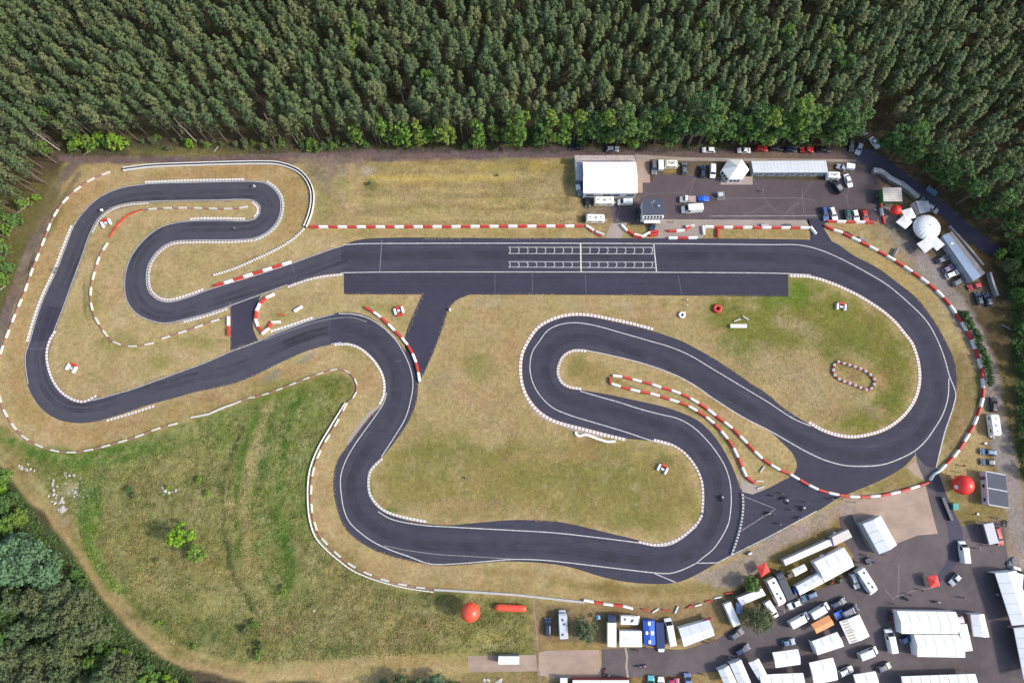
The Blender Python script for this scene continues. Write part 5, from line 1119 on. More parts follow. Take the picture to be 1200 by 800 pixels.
def person_meshes(pose):
    if pose == 'stand':
        J = dict(pel=(0, 0, .95), sp=(0, 0, 1.15), ch=(0, 0, 1.36), nk=(0, 0, 1.50), hd=(.01, 0, 1.60), tp=(.015, 0, 1.72), lh=(0, .10, .90), lk=(.03, .12, .50), la=(-.01, .13, .10), lt=(.16, .15, .04), rh=(0, -.10, .90), rk=(.0, -.12, .50), ra=(-.04, -.13, .10), rt=(.13, -.15, .04),
                 ls=(0, .19, 1.42), le=(-.02, .26, 1.14), lw=(.08, .26, .90), lf=(.12, .255, .78), rs=(0, -.19, 1.42), re=(-.02, -.26, 1.14), rw=(.10, -.26, .91), rf=(.15, -.25, .80))
    elif pose == 'walk':
        J = dict(pel=(0, 0, .94), sp=(.02, 0, 1.14), ch=(.04, 0, 1.35), nk=(.05, 0, 1.49), hd=(.08, 0, 1.59), tp=(.09, 0, 1.71), lh=(0, .10, .90), lk=(.18, .11, .52), la=(.26, .11, .12), lt=(.42, .12, .05), rh=(0, -.10, .90), rk=(-.04, -.11, .50), ra=(-.30, -.11, .16), rt=(-.18, -.12, .05),
                 ls=(.04, .19, 1.41), le=(-.08, .24, 1.16), lw=(-.10, .25, .92), lf=(-.06, .25, .80), rs=(.04, -.19, 1.41), re=(.08, -.25, 1.15), rw=(.26, -.22, 1.02), rf=(.36, -.20, .98))
    else:  # riding, crouched on a motorbike whose seat is at .82
        J = dict(pel=(-.38, 0, .92), sp=(-.22, 0, 1.10), ch=(.0, 0, 1.26), nk=(.12, 0, 1.34), hd=(.20, 0, 1.42), tp=(.25, 0, 1.53), lh=(-.34, .12, .88), lk=(.06, .27, .66), la=(-.22, .24, .34), lt=(-.06, .25, .28), rh=(-.34, -.12, .88), rk=(.06, -.27, .66), ra=(-.22, -.24, .34), rt=(-.06, -.25, .28),
                 ls=(.02, .19, 1.28), le=(.14, .36, 1.08), lw=(.33, .34, .98), lf=(.41, .32, .95), rs=(.02, -.19, 1.28), re=(.14, -.36, 1.08), rw=(.33, -.34, .98), rf=(.41, -.32, .95))
    ks = list(J); ix = {k: i for i, k in enumerate(ks)}
    E = [('pel', 'sp'), ('sp', 'ch'), ('ch', 'nk'), ('nk', 'hd'), ('hd', 'tp'), ('pel', 'lh'), ('lh', 'lk'), ('lk', 'la'), ('la', 'lt'), ('pel', 'rh'), ('rh', 'rk'), ('rk', 'ra'), ('ra', 'rt'), ('ch', 'ls'), ('ls', 'le'), ('le', 'lw'), ('lw', 'lf'), ('ch', 'rs'), ('rs', 're'), ('re', 'rw'), ('rw', 'rf')]
    R = dict(pel=.13, sp=.12, ch=.14, nk=.055, hd=.095, tp=.07, lh=.09, lk=.06, la=.042, lt=.04, rh=.09, rk=.06, ra=.042, rt=.04, ls=.065, le=.045, lw=.032, lf=.035, rs=.065, re=.045, rw=.032, rf=.035)
    V = [J[k] for k in ks]
    body = skin_mesh('body', V, [(ix[a], ix[b]) for a, b in E], [R[k] for k in ks], SKIN)
    def sub(keys, scale, mat, name, edges):
        i2 = {k: i for i, k in enumerate(keys)}
        return skin_mesh(name, [J[k] for k in keys], [(i2[a], i2[b]) for a, b in edges], [R[k] * scale + .014 for k in keys], mat)
    sh = sub(['pel', 'sp', 'ch', 'ls', 'le', 'rs', 're'], 1.08, SHIRTW, 'shirt', [('pel', 'sp'), ('sp', 'ch'), ('ch', 'ls'), ('ls', 'le'), ('ch', 'rs'), ('rs', 're')])
    tr = sub(['pel', 'lh', 'lk', 'la', 'rh', 'rk', 'ra'], 1.06, JEANS, 'trousers', [('pel', 'lh'), ('lh', 'lk'), ('lk', 'la'), ('pel', 'rh'), ('rh', 'rk'), ('rk', 'ra')])
    m = MB(); h, t = Vector(J['hd']), Vector(J['tp']); c = h.lerp(t, .55); m.ball((c.x - .02, c.y, c.z + .01), .105, .10, .12, 14, 9); hair = m.mesh('hair', [HAIR], True)
    m = MB(); m.ball((c.x, c.y, c.z - .01), .15, .14, .15, 14, 10); helm = m.mesh('helmet', [P_WHITE], True)
    return body, sh, tr, hair, helm
PM = {k: person_meshes(k) for k in ('stand', 'walk', 'ride')}
CL = {n: M('cloth_' + n, c, .85, vary=.08) for n, c in dict(white=(.74, .74, .74), black=(.03, .03, .035), red=(.5, .04, .04), blue=(.05, .10, .35), grey=(.25, .25, .27), navy=(.03, .04, .10), yellow=(.6, .5, .08), green=(.08, .2, .08), orange=(.6, .18, .03), pink=(.6, .25, .3)).items()}
def person(px, py, pose, deg, top, legs, label, group=None, helmet=None, at=None, z=.035):
    p = at if at is not None else G(px, py)
    b, sh, tr, hair, helm = PM[pose]
    o = link('person', b, None, (p.x, p.y, z), math.radians(deg)); tag(o, label, 'person', group)
    for nm, me, mt in (('shirt', sh, CL[top]), ('trousers', tr, CL[legs]), ('hair', hair, None)) if not helmet else (('shirt', sh, CL[top]), ('trousers', tr, CL[legs]), ('helmet', helm, CL[helmet])):
        c = link(nm, me, o)
        if mt: c.material_slots[0].link = 'OBJECT'; c.material_slots[0].material = mt
    return o
def rider(px, py, deg, col, top, helmet, where):
    bike_at(px, py, deg, col, f'motorbike ridden {where}', None)
    person(px, py, 'ride', deg, top, top, f'person in {top} suit and {helmet} helmet riding {where}', None, helmet)
rider(845.5, 583.5, 80, CL['white'], 'black', 'white', 'up the track beside the pit entry'); rider(121, 247.5, 205, CL['white'], 'white', 'grey', 'along the kerb of the north-western bend')
rider(66.5, 317.5, 250, CL['grey'], 'grey', 'white', 'down the western straight'); rider(298.5, 219.5, 5, CL['white'], 'grey', 'white', 'at the end of the top straight')
rider(277, 269, 180, CL['grey'], 'navy', 'grey', 'on the middle leg of the western loop')
spots = [(906, 581, 'grey', 'stand', 'by the pit line, left of the group'), (916, 578, 'white', 'stand', 'at the top of the pit group'), (919, 585.5, 'white', 'walk', 'in the lower part of the pit group'), (923.5, 583.5, 'grey', 'stand', 'at the right of the pit group'), (902, 600.5, 'white', 'stand', 'next to the marked pit line corner'), (905, 601.5, 'grey', 'walk', 'beside the marked pit line corner, eastern one'),
         (927, 597.5, 'grey', 'stand', 'alone between the two pit groups'), (939.5, 594, 'white', 'walk', 'by the motorbike in the eastern pit group'), (944, 588.5, 'grey', 'stand', 'at the top of the eastern pit group'), (913, 614, 'white', 'stand', 'alone low on the pit asphalt'), (935, 607.5, 'white', 'stand', 'on the white line at the gravel, western one'), (939, 606, 'white', 'stand', 'on the white line at the gravel, eastern one'),
         (974, 584.8, 'white', 'walk', 'behind the barrier arc, western one of three'), (980, 584, 'white', 'stand', 'behind the barrier arc, middle one of three'), (985, 584, 'grey', 'stand', 'behind the barrier arc, eastern one of three'), (999, 588.3, 'grey', 'stand', 'on the green verge behind the barriers'),
         (1014, 650.5, 'white', 'stand', 'at the corner of the tall white tent shadow'), (1007, 659, 'red', 'stand', 'on dry grass between two white tents'), (1017, 660, 'white', 'walk', 'by the dark case above the motorhome'), (1022, 658.5, 'grey', 'stand', 'right of the dark case above the motorhome'), (1037, 650, 'pink', 'stand', 'just below the tall white tent'),
         (1079, 691, 'green', 'stand', 'beside the guy rope of the red canopy'), (1048, 707.5, 'pink', 'stand', 'above the red bikes at the marquee'), (1062, 702, 'grey', 'walk', 'crossing the paddock above the marquee, western one'), (1096, 704.5, 'white', 'walk', 'with a bike above the marquee'), (1128, 700, 'white', 'stand', 'alone on dark asphalt right of the marquee'),
         (1145, 642.5, 'white', 'stand', 'alone right of the long van'), (1154, 639, 'grey', 'stand', 'at the lower corner of the grey awning'), (1166.5, 607, 'white', 'stand', 'at the upper corner of the grey awning'), (1138, 602.5, 'grey', 'stand', 'on grass right of the green box'), (1173.5, 615, 'white', 'walk', 'next to the bikes right of the red car'), (1166, 695.5, 'white', 'walk', 'at the edge of the large eastern tent'),
         (1173.5, 702, 'grey', 'stand', 'under the eave of the large eastern tent'), (853, 769, 'pink', 'stand', 'beside the navy car on the paddock road'), (856.5, 771, 'white', 'stand', 'second by the navy car on the paddock road'), (829.5, 752.5, 'grey', 'stand', 'at the lower right corner of the wide tent'), (835.5, 749.5, 'red', 'walk', 'right of the wide tent corner'), (747, 761.5, 'grey', 'stand', 'in front of the square white tent'),
         (758, 758.5, 'red', 'stand', 'in front of the blue roofed tent'), (713, 790, 'white', 'stand', 'near the end of the concrete slab'), (826, 790, 'white', 'stand', 'at the lower edge of the paddock road'), (801, 791.5, 'white', 'stand', 'right beside the magenta car'), (917, 716, 'white', 'walk', 'between the big tree and the white car'), (1022.5, 247.5, 'white', 'stand', 'right of the red car at the lot barriers'),
         (1018, 252, 'black', 'walk', 'close to the red car at the lot barriers'), (892, 224.5, 'white', 'stand', 'alone in the middle of the parking lot'), (788, 261, 'black', 'walk', 'on the concrete path right of the tower'), (1117, 558, 'grey', 'stand', 'behind the arc north of the crimson balloon, left'), (1121.5, 553, 'white', 'stand', 'behind the arc north of the crimson balloon, middle'), (1127, 545.5, 'red', 'stand', 'behind the arc north of the crimson balloon, right'),
         (1154, 521, 'white', 'stand', 'beside the blue estate on the verge'), (1161, 509.5, 'white', 'stand', 'at the drawbar of the eastern caravan'), (1064, 696, 'navy', 'walk', 'left of the red canopy on the paddock'), (992, 714, 'white', 'stand', 'between the navy estate and dark van')]
for k, (x, y, c, ps, wh) in enumerate(spots):
    legs = ['navy', 'black', 'grey', 'blue'][k % 4]
    person(x, y, ps, (k * 77) % 360, c, legs, f"person in {c} top standing {wh}" if ps == 'stand' else f"person in {c} top walking {wh}")
for x, y, d, c, l in [(917, 584, 20, 'black', 'black motorbike in the middle of the western pit group'), (922, 587, 100, 'white', 'white motorbike at the lower right of the western pit group'), (900, 601.5, 10, 'white', 'white motorbike standing on the pit line corner'), (941, 595.5, 50, 'white', 'white motorbike in the eastern pit group'), (1061, 701, 140, 'navy', 'navy motorbike crossing the paddock above the marquee'), (1097.5, 705, 5, 'white', 'white motorbike above the marquee'),
                    (1042.5, 714.5, 0, 'red', 'red motorbike, top one of four by the marquee wall'), (1045, 718.5, 5, 'red', 'red motorbike, second from top by the marquee wall'), (1042.5, 722, 0, 'red', 'red motorbike, third from top by the marquee wall'), (1042.5, 727, 0, 'red', 'red motorbike, lowest of four by the marquee wall'), (749, 780, 0, 'grey', 'grey motorbike on the paddock road, western one'), (754, 780, 30, 'pink', 'pinkish motorbike on the paddock road, eastern one'),
                    (708, 786, 60, 'red', 'dark red motorbike at the end of the concrete slab'), (877, 647.5, 30, 'grey', 'grey motorbike on gravel above the red canopy'), (1177, 613, 80, 'black', 'black motorbike right of the red car'), (973, 682.5, 40, 'red', 'red motorbike below the large square tent'), (983, 680, 60, 'grey', 'grey motorbike below the large square tent'), (1024, 235, 70, 'black', 'black motorbike west of the green kiosk'), (1027, 231, 100, 'grey', 'grey motorbike west of the green kiosk'), (1018, 655.5, 30, 'navy', 'dark motorbike above the large motorhome')]:
    bike_at(x, y, d, CL[c], l)
# ================================================================== TENTS, HALLS, SHEDS
FAB = M('tent_white', (.80, .80, .79), .75, vary=.10, scale=.5, grime=.12); FABG = M('tent_grey_white', (.66, .68, .71), .75, vary=.08, scale=.8, grime=.1); FRED = M('tent_red', (.70, .06, .05), .7, vary=.06); FORG = M('tent_orange', (.72, .30, .12), .75, vary=.1); FBLU = M('tent_blue', (.02, .10, .50), .7, vary=.08); FLB = M('tent_pale_blue', (.20, .42, .62), .7)
ALU = M('aluminium_pole', (.55, .55, .56), .4, .8); PVC = M('wall_vinyl', (.74, .75, .77), .6, vary=.06)
def wcorners(cs, h):
    P = [G(x, y, h) for x, y in cs]; c = sum((p.to_2d() for p in P), Vector((0, 0))) / len(P)
    return [Vector((p.x - c.x, p.y - c.y, 0)) for p in P], c
def tent(cs, he, hr, label, mat=FAB, style='gable', walls=(), name='tent', cat='tent', wallmat=None, group=None, over=.12, legs=True, open_sides=True):
    """cs: four roof corners as the photo shows them (clockwise from upper left), eaves at he, ridge/peak at hr"""
    P, c = wcorners(cs, he)
    r = thing(name, (c.x, c.y, .02), 0, label, cat, group)
    up = lambda v, z: (v.x, v.y, z)
    m = MB()
    if style == 'gable':
        if (P[0] - P[1]).length < (P[1] - P[2]).length: P = P[1:] + P[:1]
        e0, e1 = (P[0] + P[3]) / 2, (P[1] + P[2]) / 2
        m.face([up(P[0], he), up(P[1], he), up(e1, hr), up(e0, hr)]); m.face([up(e0, hr), up(e1, hr), up(P[2], he), up(P[3], he)])
        m.face([up(P[1], he), up(P[2], he), up(e1, hr)]); m.face([up(P[3], he), up(P[0], he), up(e0, hr)])
    elif style == 'hip':
        t = Vector((0, 0, 0)); n = len(P)
        for i in range(n): m.face([up(P[i], he), up(P[(i + 1) % n], he), up(t, hr)])
    elif style == 'curve':
        if (P[0] - P[1]).length < (P[1] - P[2]).length: P = P[1:] + P[:1]
        K2 = 8; rows = []
        for k in range(K2 + 1):
            t = k / K2; z = he + (hr - he) * math.sin(math.pi * t); rows.append((up(P[0].lerp(P[3], t), z), up(P[1].lerp(P[2], t), z)))
        for k in range(K2): m.face([rows[k][0], rows[k][1], rows[k + 1][1], rows[k + 1][0]])
    else:
        m.face([up(P[0], hr), up(P[1], hr), up(P[2], he), up(P[3], he)])
    sol = m.build('roof', mat, r); md = sol.modifiers.new('thick', 'SOLIDIFY'); md.thickness = .03; md.offset = 0
    if style == 'gable' and name != 'x':
        Lr = (P[1] - P[0]).length; ns = max(2, int(Lr / 2.4)); m = MB()
        for k in range(1, ns):
            u = k / ns
            for A, B in ((P[0], P[1]), (P[3], P[2])):
                q0, q1 = A.lerp(B, u), e0.lerp(e1, u); m.tube([(q0.x, q0.y, he + .02), ((q0.x + q1.x) / 2, (q0.y + q1.y) / 2, (he + hr) / 2 + .05), (q1.x, q1.y, hr + .02)], [.045] * 3, 4)
        m.build('roof_seam', M('tent_seam', (.50, .50, .52), .8, vary=.1), r)
    n = len(P); m = MB()
    for i in range(n):
        a, b = P[i], P[(i + 1) % n]; za = zb = he - .012
        if style == 'flat': za = (hr if i < 2 else he) - .012; zb = (hr if (i + 1) % n < 2 else he) - .012
        a2, b2 = a * .995, b * .995
        m.loft([[up(a2, za - .26), up(b2, zb - .26), up(b2, zb), up(a2, za)], [up(a2 * .993, za - .26), up(b2 * .993, zb - .26), up(b2 * .993, zb), up(a2 * .993, za)]])
    m.build('valance', mat, r)
    for i in range(n):
        q = P[i] * .97; m = MB(); m.cyl((q.x, q.y, 0), (q.x, q.y, he - .05), .05, .05, 6); m.build('leg', ALU, r)
    for w in walls:
        a, b = P[w] * .985, P[(w + 1) % n] * .985; m = MB(); d = (b - a).normalized(); nn = Vector((-d.y, d.x, 0)) * .03
        m.loft([[up(a, .03), up(b, .03), up(b, he - .28), up(a, he - .28)], [up(a + nn, .03), up(b + nn, .03), up(b + nn, he - .28), up(a + nn, he - .28)]]); m.build('wall_panel', wallmat or PVC, r)
    return r
T4 = (0, 1, 2, 3)
tent([(1011, 613.5), (1032, 604), (1051, 638), (1030.5, 649)], 3.2, 4.2, 'tall white gabled tent casting a dark shadow on the concrete yard', walls=T4, wallmat=M('wall_grey', (.42, .44, .48), .6))
tent([(954, 658.5), (989, 641), (1001, 663), (966.5, 682)], 2.8, 3.6, 'large square white tent beside the long low container', walls=(0, 3), style='gable')
tent([(932.5, 687), (960, 671.5), (965.5, 682.5), (937.5, 697)], 2.4, 2.9, 'narrow white strip tent attached to the large square tent', walls=(0,))
tent([(928, 667.5), (942.5, 660.5), (946, 667.5), (932, 675)], 2.3, 2.7, 'small white tent between the long container and the strip tent')
tent([(886.5, 664), (897, 659), (902.5, 669), (892, 676)], 2.3, 3.1, 'red canopy tent beside the small round tree', FRED, 'hip', walls=())
tent([(1086.5, 675.5), (1098, 673), (1101.5, 686), (1090, 688.5)], 2.3, 3.1, 'red canopy tent alone in the middle of the paddock', FRED, 'hip', walls=(3,), wallmat=M('wall_beige', (.5, .36, .26)))
tent([(950.5, 731), (971, 720.5), (977.5, 731.5), (957, 742)], 2.4, 2.9, 'orange tent on dry grass', FORG, 'gable')
tent([(951, 751), (981, 740), (989, 757), (958, 767)], 2.6, 3.3, 'wide white tent below the orange tent', walls=(3,))
t = tent([(983.5, 728), (1007, 719.5), (1019, 745), (995.5, 754)], 2.6, 3.3, 'white tent with tan stripes along one edge', walls=(0,))
m = MB()
for k in range(8):
    u = k / 8 + .03
    A, B, C_, D = [G(*p, 2.6) for p in [(983.5, 728), (1007, 719.5), (1019, 745), (995.5, 754)]]
    l0, l1 = A.lerp(D, u), A.lerp(D, u + .055); r0, r1 = B.lerp(C_, u), B.lerp(C_, u + .055)
    q = [l0.lerp(r0, .08), l0.lerp(r0, .36), l1.lerp(r1, .36), l1.lerp(r1, .08)]
    zz = lambda s: 2.6 + .7 * s * 2 + .03 - .0
    m.face([(p.x - t.location.x, p.y - t.location.y, zz(s)) for p, s in zip(q, (.08, .36, .36, .08))])
sp = m.build('stripes', M('tan_stripe', (.55, .42, .26), .8), t); md = sp.modifiers.new('t', 'SOLIDIFY'); md.thickness = .01
tent([(1051, 715.5), (1120, 716.5), (1125, 742.5), (1056.5, 742)], 3.0, 4.0, 'big white marquee in the paddock, northern half', walls=(3, 0), name='marquee', cat='marquee')
tent([(1071, 743), (1125.5, 743.5), (1131, 770), (1075, 769)], 3.0, 3.9, 'big white marquee in the paddock, southern half with a notch', walls=(3,), name='marquee', cat='marquee')
tent([(1137.5, 719.5), (1153, 719), (1159.5, 746), (1141, 745)], 2.7, 3.4, 'white tent standing right of the pink cab truck', walls=(3,))
tent([(1166, 671), (1191, 668.5), (1212, 728), (1186, 732.5)], 3.4, 4.4, 'large white tent on the east edge, northern one', walls=(3, 0), name='marquee', cat='marquee')
tent([(1188, 735.5), (1213, 732), (1228, 790), (1200, 796)], 3.4, 4.4, 'large white tent on the east edge, southern one', walls=(3, 0), name='marquee', cat='marquee', wallmat=M('wall_pinkish', (.55, .36, .38)))
tent([(726, 739), (752, 739), (752.3, 757.5), (726, 757.5)], 2.6, 3.3, 'square white tent below the short motorhome', style='hip', walls=(0,))
t = tent([(753.5, 727), (767, 726.5), (768, 755), (755, 755)], 2.6, 3.1, 'blue roofed tent with white blazes', FBLU, 'gable', walls=(1, 3), wallmat=FBLU)
for x, y, s in ((760.7, 730, .9), (758, 741, .8), (764.3, 741, 1), (761.3, 751.5, .8)):
    p = G(x, y, 2.9); m = MB(); m.box(p.x - t.location.x, p.y - t.location.y, 3.12, s * .8, s * 1.1, .02, 0, 0, .1); m.build('white_emblem', FAB, t)
tent([(795, 736), (831, 726), (837.5, 744), (801.5, 757.5)], 2.7, 3.4, 'wide white tent with grey panels at the paddock road', FABG, walls=(0,))
tent([(823, 727), (832, 722), (834.5, 726), (825, 730)], 2.0, 2.3, 'small dark red tent behind the wide white tent', M('tent_dark_red', (.30, .03, .04), .8), 'gable')
tent([(841.5, 785), (854, 779.5), (864, 801), (849, 802)], 2.6, 3.3, 'white tent at the lower edge, westmost of three', walls=(3,))
tent([(855, 777.5), (868.5, 772.5), (880, 799), (865.5, 801)], 2.6, 3.3, 'white tent at the lower edge, middle of three', walls=(3,))
tent([(877, 776), (889, 771), (899, 790), (889, 796)], 2.6, 3.2, 'white tent at the lower edge, eastmost of three')
tent([(890, 790), (941, 788), (944, 812), (893, 813)], 2.8, 3.6, 'long white tent cut by the bottom edge below the paddock')
tent([(905, 764), (935, 760), (938, 778), (909, 782)], 2.7, 3.4, 'broad white tent between the blue car and the long bottom tent')
tent([(948, 776), (976, 770), (982, 796), (954, 802)], 2.7, 3.4, 'white tent between the bottom long tent and the white car')
tent([(1056, 792), (1143, 789), (1145, 812), (1058, 814)], 3.0, 3.9, 'long white marquee cut by the bottom edge', name='marquee', cat='marquee')
tent([(1000, 790), (1026, 786), (1030, 806), (1004, 810)], 2.6, 3.3, 'white tent at the bottom edge left of the long marquee')
tent([(671, 796.5), (737, 796.5), (737, 815), (671, 815)], 3.0, 3.6, 'long white roof cut by the bottom edge below the slab', name='marquee', cat='marquee', walls=(0,), wallmat=M('wall_dark_red', (.3, .05, .05)))
GS = 'square tents by the dome'
tent([(1056, 247), (1068, 243.2), (1074, 255), (1062.5, 257.5)], 2.6, 3.2, 'square white tent north-west of the dome, upper one', style='hip', group=GS)
tent([(1050, 260), (1060, 251.5), (1070, 260), (1061, 268.3)], 2.6, 3.2, 'square white tent west of the dome, lower one', style='hip', group=GS)
tent([(1074.5, 285.5), (1086, 279), (1094, 288.8), (1084, 296.5)], 2.6, 3.2, 'square white tent south of the dome, western one', style='hip', group=GS)
tent([(1087, 283), (1097, 277), (1107, 286.5), (1098, 293.8)], 2.6, 3.2, 'square white tent south of the dome, eastern one', style='hip', group=GS)
tent([(1072, 236), (1087, 236), (1090.5, 247.5), (1078, 250.5)], 2.8, 3.2, 'grey flat canopy roof above the white dome', M('roof_blue_grey', (.20, .23, .30), .6, vary=.1), 'flat', name='canopy', cat='canopy', walls=(3,))
tent([(1152, 614), (1163, 612), (1170.5, 636), (1159.5, 637.8)], 2.6, 2.9, 'grey awning roof beside the bright red car', M('awning_grey', (.48, .48, .52), .7, vary=.1), 'flat', walls=(3,), wallmat=M('wall_dark', (.06, .06, .08)))
tent([(698.5, 721), (703, 720.5), (703.5, 725), (699, 725.5)], 1.8, 2.4, 'tiny light blue parasol tent right of the leafy tree', FLB, 'hip')
# dome: a big round parasol roof of sewn gores
p = G(1089.3, 264.5, 4.2); r = thing('dome_tent', (p.x, p.y, .02), 0, 'round white dome roof of sewn gores among four square tents', 'dome tent')
m = MB(); R = 4.1; n = 20; rows = []
for k in range(8):
    a = k / 7 * math.pi / 2; rr = R * math.cos(a) if k < 7 else .35; z = 2.7 + 2.1 * math.sin(a)
    rows.append([(rr * (1 - (.022 if j % 2 else 0)) * math.cos(2 * math.pi * j / (2 * n)), rr * (1 - (.022 if j % 2 else 0)) * math.sin(2 * math.pi * j / (2 * n)), z - (.07 if j % 2 else 0) * math.cos(a)) for j in range(2 * n)])
m.loft(rows, 0, cap=False); m.build('roof', FAB, r); m = MB(); m.cyl((0, 0, 4.75), (0, 0, 4.95), .42, .25, 12); m.build('cap', FABG, r)
m = MB()
for j in range(2 * n):
    a0, a1 = 2 * math.pi * j / (2 * n), 2 * math.pi * (j + 1) / (2 * n); m.face([(4.0 * math.cos(a0), 4.0 * math.sin(a0), 2.3), (4.0 * math.cos(a1), 4.0 * math.sin(a1), 2.3), (4.03 * math.cos(a1), 4.03 * math.sin(a1), 2.68), (4.03 * math.cos(a0), 4.03 * math.sin(a0), 2.68)])
m.build('valance', FABG, r)
for k in range(10): m = MB(); a = k * .628; m.cyl((3.9 * math.cos(a), 3.9 * math.sin(a), 0), (3.9 * math.cos(a), 3.9 * math.sin(a), 2.65), .06, .06, 6); m.build('leg', ALU, r)
m = MB(); m.cyl((0, 0, 0), (0, 0, 1.1), 1.3, 1.3, 16); m.build('bar_counter', M('counter_wood', (.18, .10, .06)), r)

# hexagonal pavilion
hexc = [(853.5, 187), (869.5, 187), (878, 199), (870, 210), (854.5, 210), (846, 198.5)]
r = tent(hexc, 2.7, 4.9, 'white hexagonal pavilion tent with window walls at the lot edge', style='hip', walls=(0, 1, 2, 3, 4, 5), name='pavilion', cat='pavilion', wallmat=PVC)
P, c = wcorners(hexc, 2.7)
for i in (3, 4, 2):
    a, b = P[i], P[(i + 1) % 6]; d = (b - a).normalized(); o = Vector((d.y, -d.x, 0)); o = o if o.dot((a + b) / 2) > 0 else -o
    for u in (.22, .5, .78):
        q = a.lerp(b, u) * .985 + o * .05; m = MB(); m.box(q.x, q.y, 1.35, .8, .03, 1.3, math.atan2(d.y, d.x)); m.build('window', GLASS, r)
m = MB(); rr = 5.9
sheet('pavement', [(845, 207), (882, 207), (882, 216.5), (844.5, 216.5)], z=.014, mat=CONC, closed_smooth=False)

# boxes with roofs given by their corners in the photo
def block_building(cs, h, name, cat, label, wall, roof, hr=None, rib=None, ribmat=None, over=0.0, group=None):
    P, c = wcorners(cs, h); r = thing(name, (c.x, c.y, .01), 0, label, cat, group)
    up = lambda v, z: (v.x, v.y, z)
    m = MB(); m.loft([[up(v * .985, 0) for v in P], [up(v * .985, h - .06) for v in P]]); fixm = m.build('wall', wall, r); fix_normals(fixm.data)
    hr = hr if hr is not None else h
    m = MB(); top = [up(P[0], hr), up(P[1], hr), up(P[2], h), up(P[3], h)]; bot = [(x, y, z - .1) for x, y, z in top]; m.loft([bot, top]); o = m.build('roof', roof, r); fix_normals(o.data)
    if rib:
        m = MB(); n = rib
        for k in range(n):
            u = (k + .5) / n; a, b = Vector(top[0]).lerp(Vector(top[1]), u), Vector(top[3]).lerp(Vector(top[2]), u); m.tube([a + Vector((0, 0, .02)), b + Vector((0, 0, .02))], [.035, .035], 4)
        m.build('roof_ribs', ribmat or roof, r)
    return r, P
CW = M('container_wall', (.30, .33, .38), .6, vary=.12); CR = M('container_roof', (.62, .66, .70), .5, vary=.12, scale=.5, grime=.12); CR2 = M('container_roof_cream', (.68, .66, .66), .55, vary=.08, grime=.1)
r, P = block_building([(880.5, 188.8), (968, 188.3), (970.5, 202), (883, 202.2)], 2.9, 'container_row', 'building', 'long pale flat roofed row of joined containers north of the lot', CW, CR, rib=22)
for k in range(7):
    q = P[3].lerp(P[2], (k + .5) / 7); m = MB(); m.box(q.x - .3, q.y * .985 - .02, 1.2, 1.0, .05, 2.0); d = m.build('door', M('door_blue_grey', (.16, .19, .24), .5), r); m = MB(); m.box(q.x + .05, q.y * .985 - .06, 1.1, .06, .05, .2); m.build('handle', ALU, d)
    m = MB(); m.box(q.x + 1.0, q.y * .985 - .02, 1.6, .8, .05, .6); m.build('window', GLASS, r)
block_building([(918, 656), (971, 632), (975.5, 638.5), (920.5, 662.5)], 2.6, 'office_container', 'container', 'very long low white container west of the tall tent', M('container_side', (.55, .5, .52)), CR2, rib=14)
block_building([(975, 629), (994, 620), (998.7, 629), (977.5, 639.5)], 2.6, 'office_container', 'container', 'short cream container in line with the long low one', M('container_side', (.55, .5, .52)), M('roof_cream', (.62, .56, .52), .6, vary=.15, grime=.2), rib=6)
block_building([(971.5, 632.5), (975, 630.5), (978, 638.5), (974.5, 640)], 2.3, 'link_hut', 'hut', 'small grey violet roof joining the two low containers', M('hut_side', (.2, .19, .25)), M('hut_roof', (.28, .27, .36), .6))
block_building([(864, 700.5), (893, 689), (897.5, 697), (869, 709)], 2.5, 'office_container', 'container', 'white container squeezed between the two trees', CW, FAB, rib=8)
block_building([(584, 768.5), (608.5, 768.5), (608.5, 778), (584, 778)], 2.5, 'office_container', 'container', 'white container alone on a slab in the grass', CW, FAB, rib=6)
block_building([(656.5, 794), (665, 794), (665, 806), (656.5, 806)], 2.4, 'office_container', 'container', 'white container cut by the bottom edge under the slab', CW, FAB, rib=4)
block_building([(1117, 589.5), (1123.5, 589.5), (1124, 597), (1117.5, 597.5)], 1.1, 'skip', 'skip', 'small turquoise green skip left of the flat grey hall', M('skip_green', (.10, .42, .34)), M('skip_inside', (.06, .28, .24)))
block_building([(930, 689), (935.5, 687.5), (937, 696), (932, 697)], 2.0, 'blue_box', 'box', 'dark blue box at the west end of the strip tent', M('box_blue', (.04, .07, .25)), M('box_blue', (.04, .07, .25)))
# metal shed along the dark road
SH = M('shed_roof_metal', (.30, .38, .50), .42, .3, vary=.1, scale=.5, grime=.1); RUSTR = M('shed_roof_rusty', (.20, .19, .21), .8, vary=.4, scale=.5, grime=.6)
P, c = wcorners([(1104, 276.5), (1115.5, 271.5), (1154.5, 320), (1140.5, 329.5)], 3.0)
r = thing('metal_shed', (c.x, c.y, .01), 0, 'long metal shed with bluish roof beside the dark forest road', 'shed')
m = MB(); m.loft([[(v.x * .985, v.y * .985, 0) for v in P], [(v.x * .985, v.y * .985, 2.9) for v in P]]); o = m.build('wall', CW, r); fix_normals(o.data)
rg0, rg1 = P[0].lerp(P[1], .55), P[3].lerp(P[2], .55)
m = MB(); m.face([(P[0].x, P[0].y, 3.0), (rg0.x, rg0.y, 3.5), (rg1.x, rg1.y, 3.5), (P[3].x, P[3].y, 3.0)]); o = m.build('roof_slope', SH, r); o.modifiers.new('t', 'SOLIDIFY').thickness = .06
m = MB(); m.face([(rg0.x, rg0.y, 3.49), (P[1].x, P[1].y, 3.0), (P[2].x, P[2].y, 3.0), (rg1.x, rg1.y, 3.49)]); o = m.build('roof_slope', RUSTR, r); o['label'] = 'rust stained rear roof slope'; o.modifiers.new('t', 'SOLIDIFY').thickness = .06
m = MB()
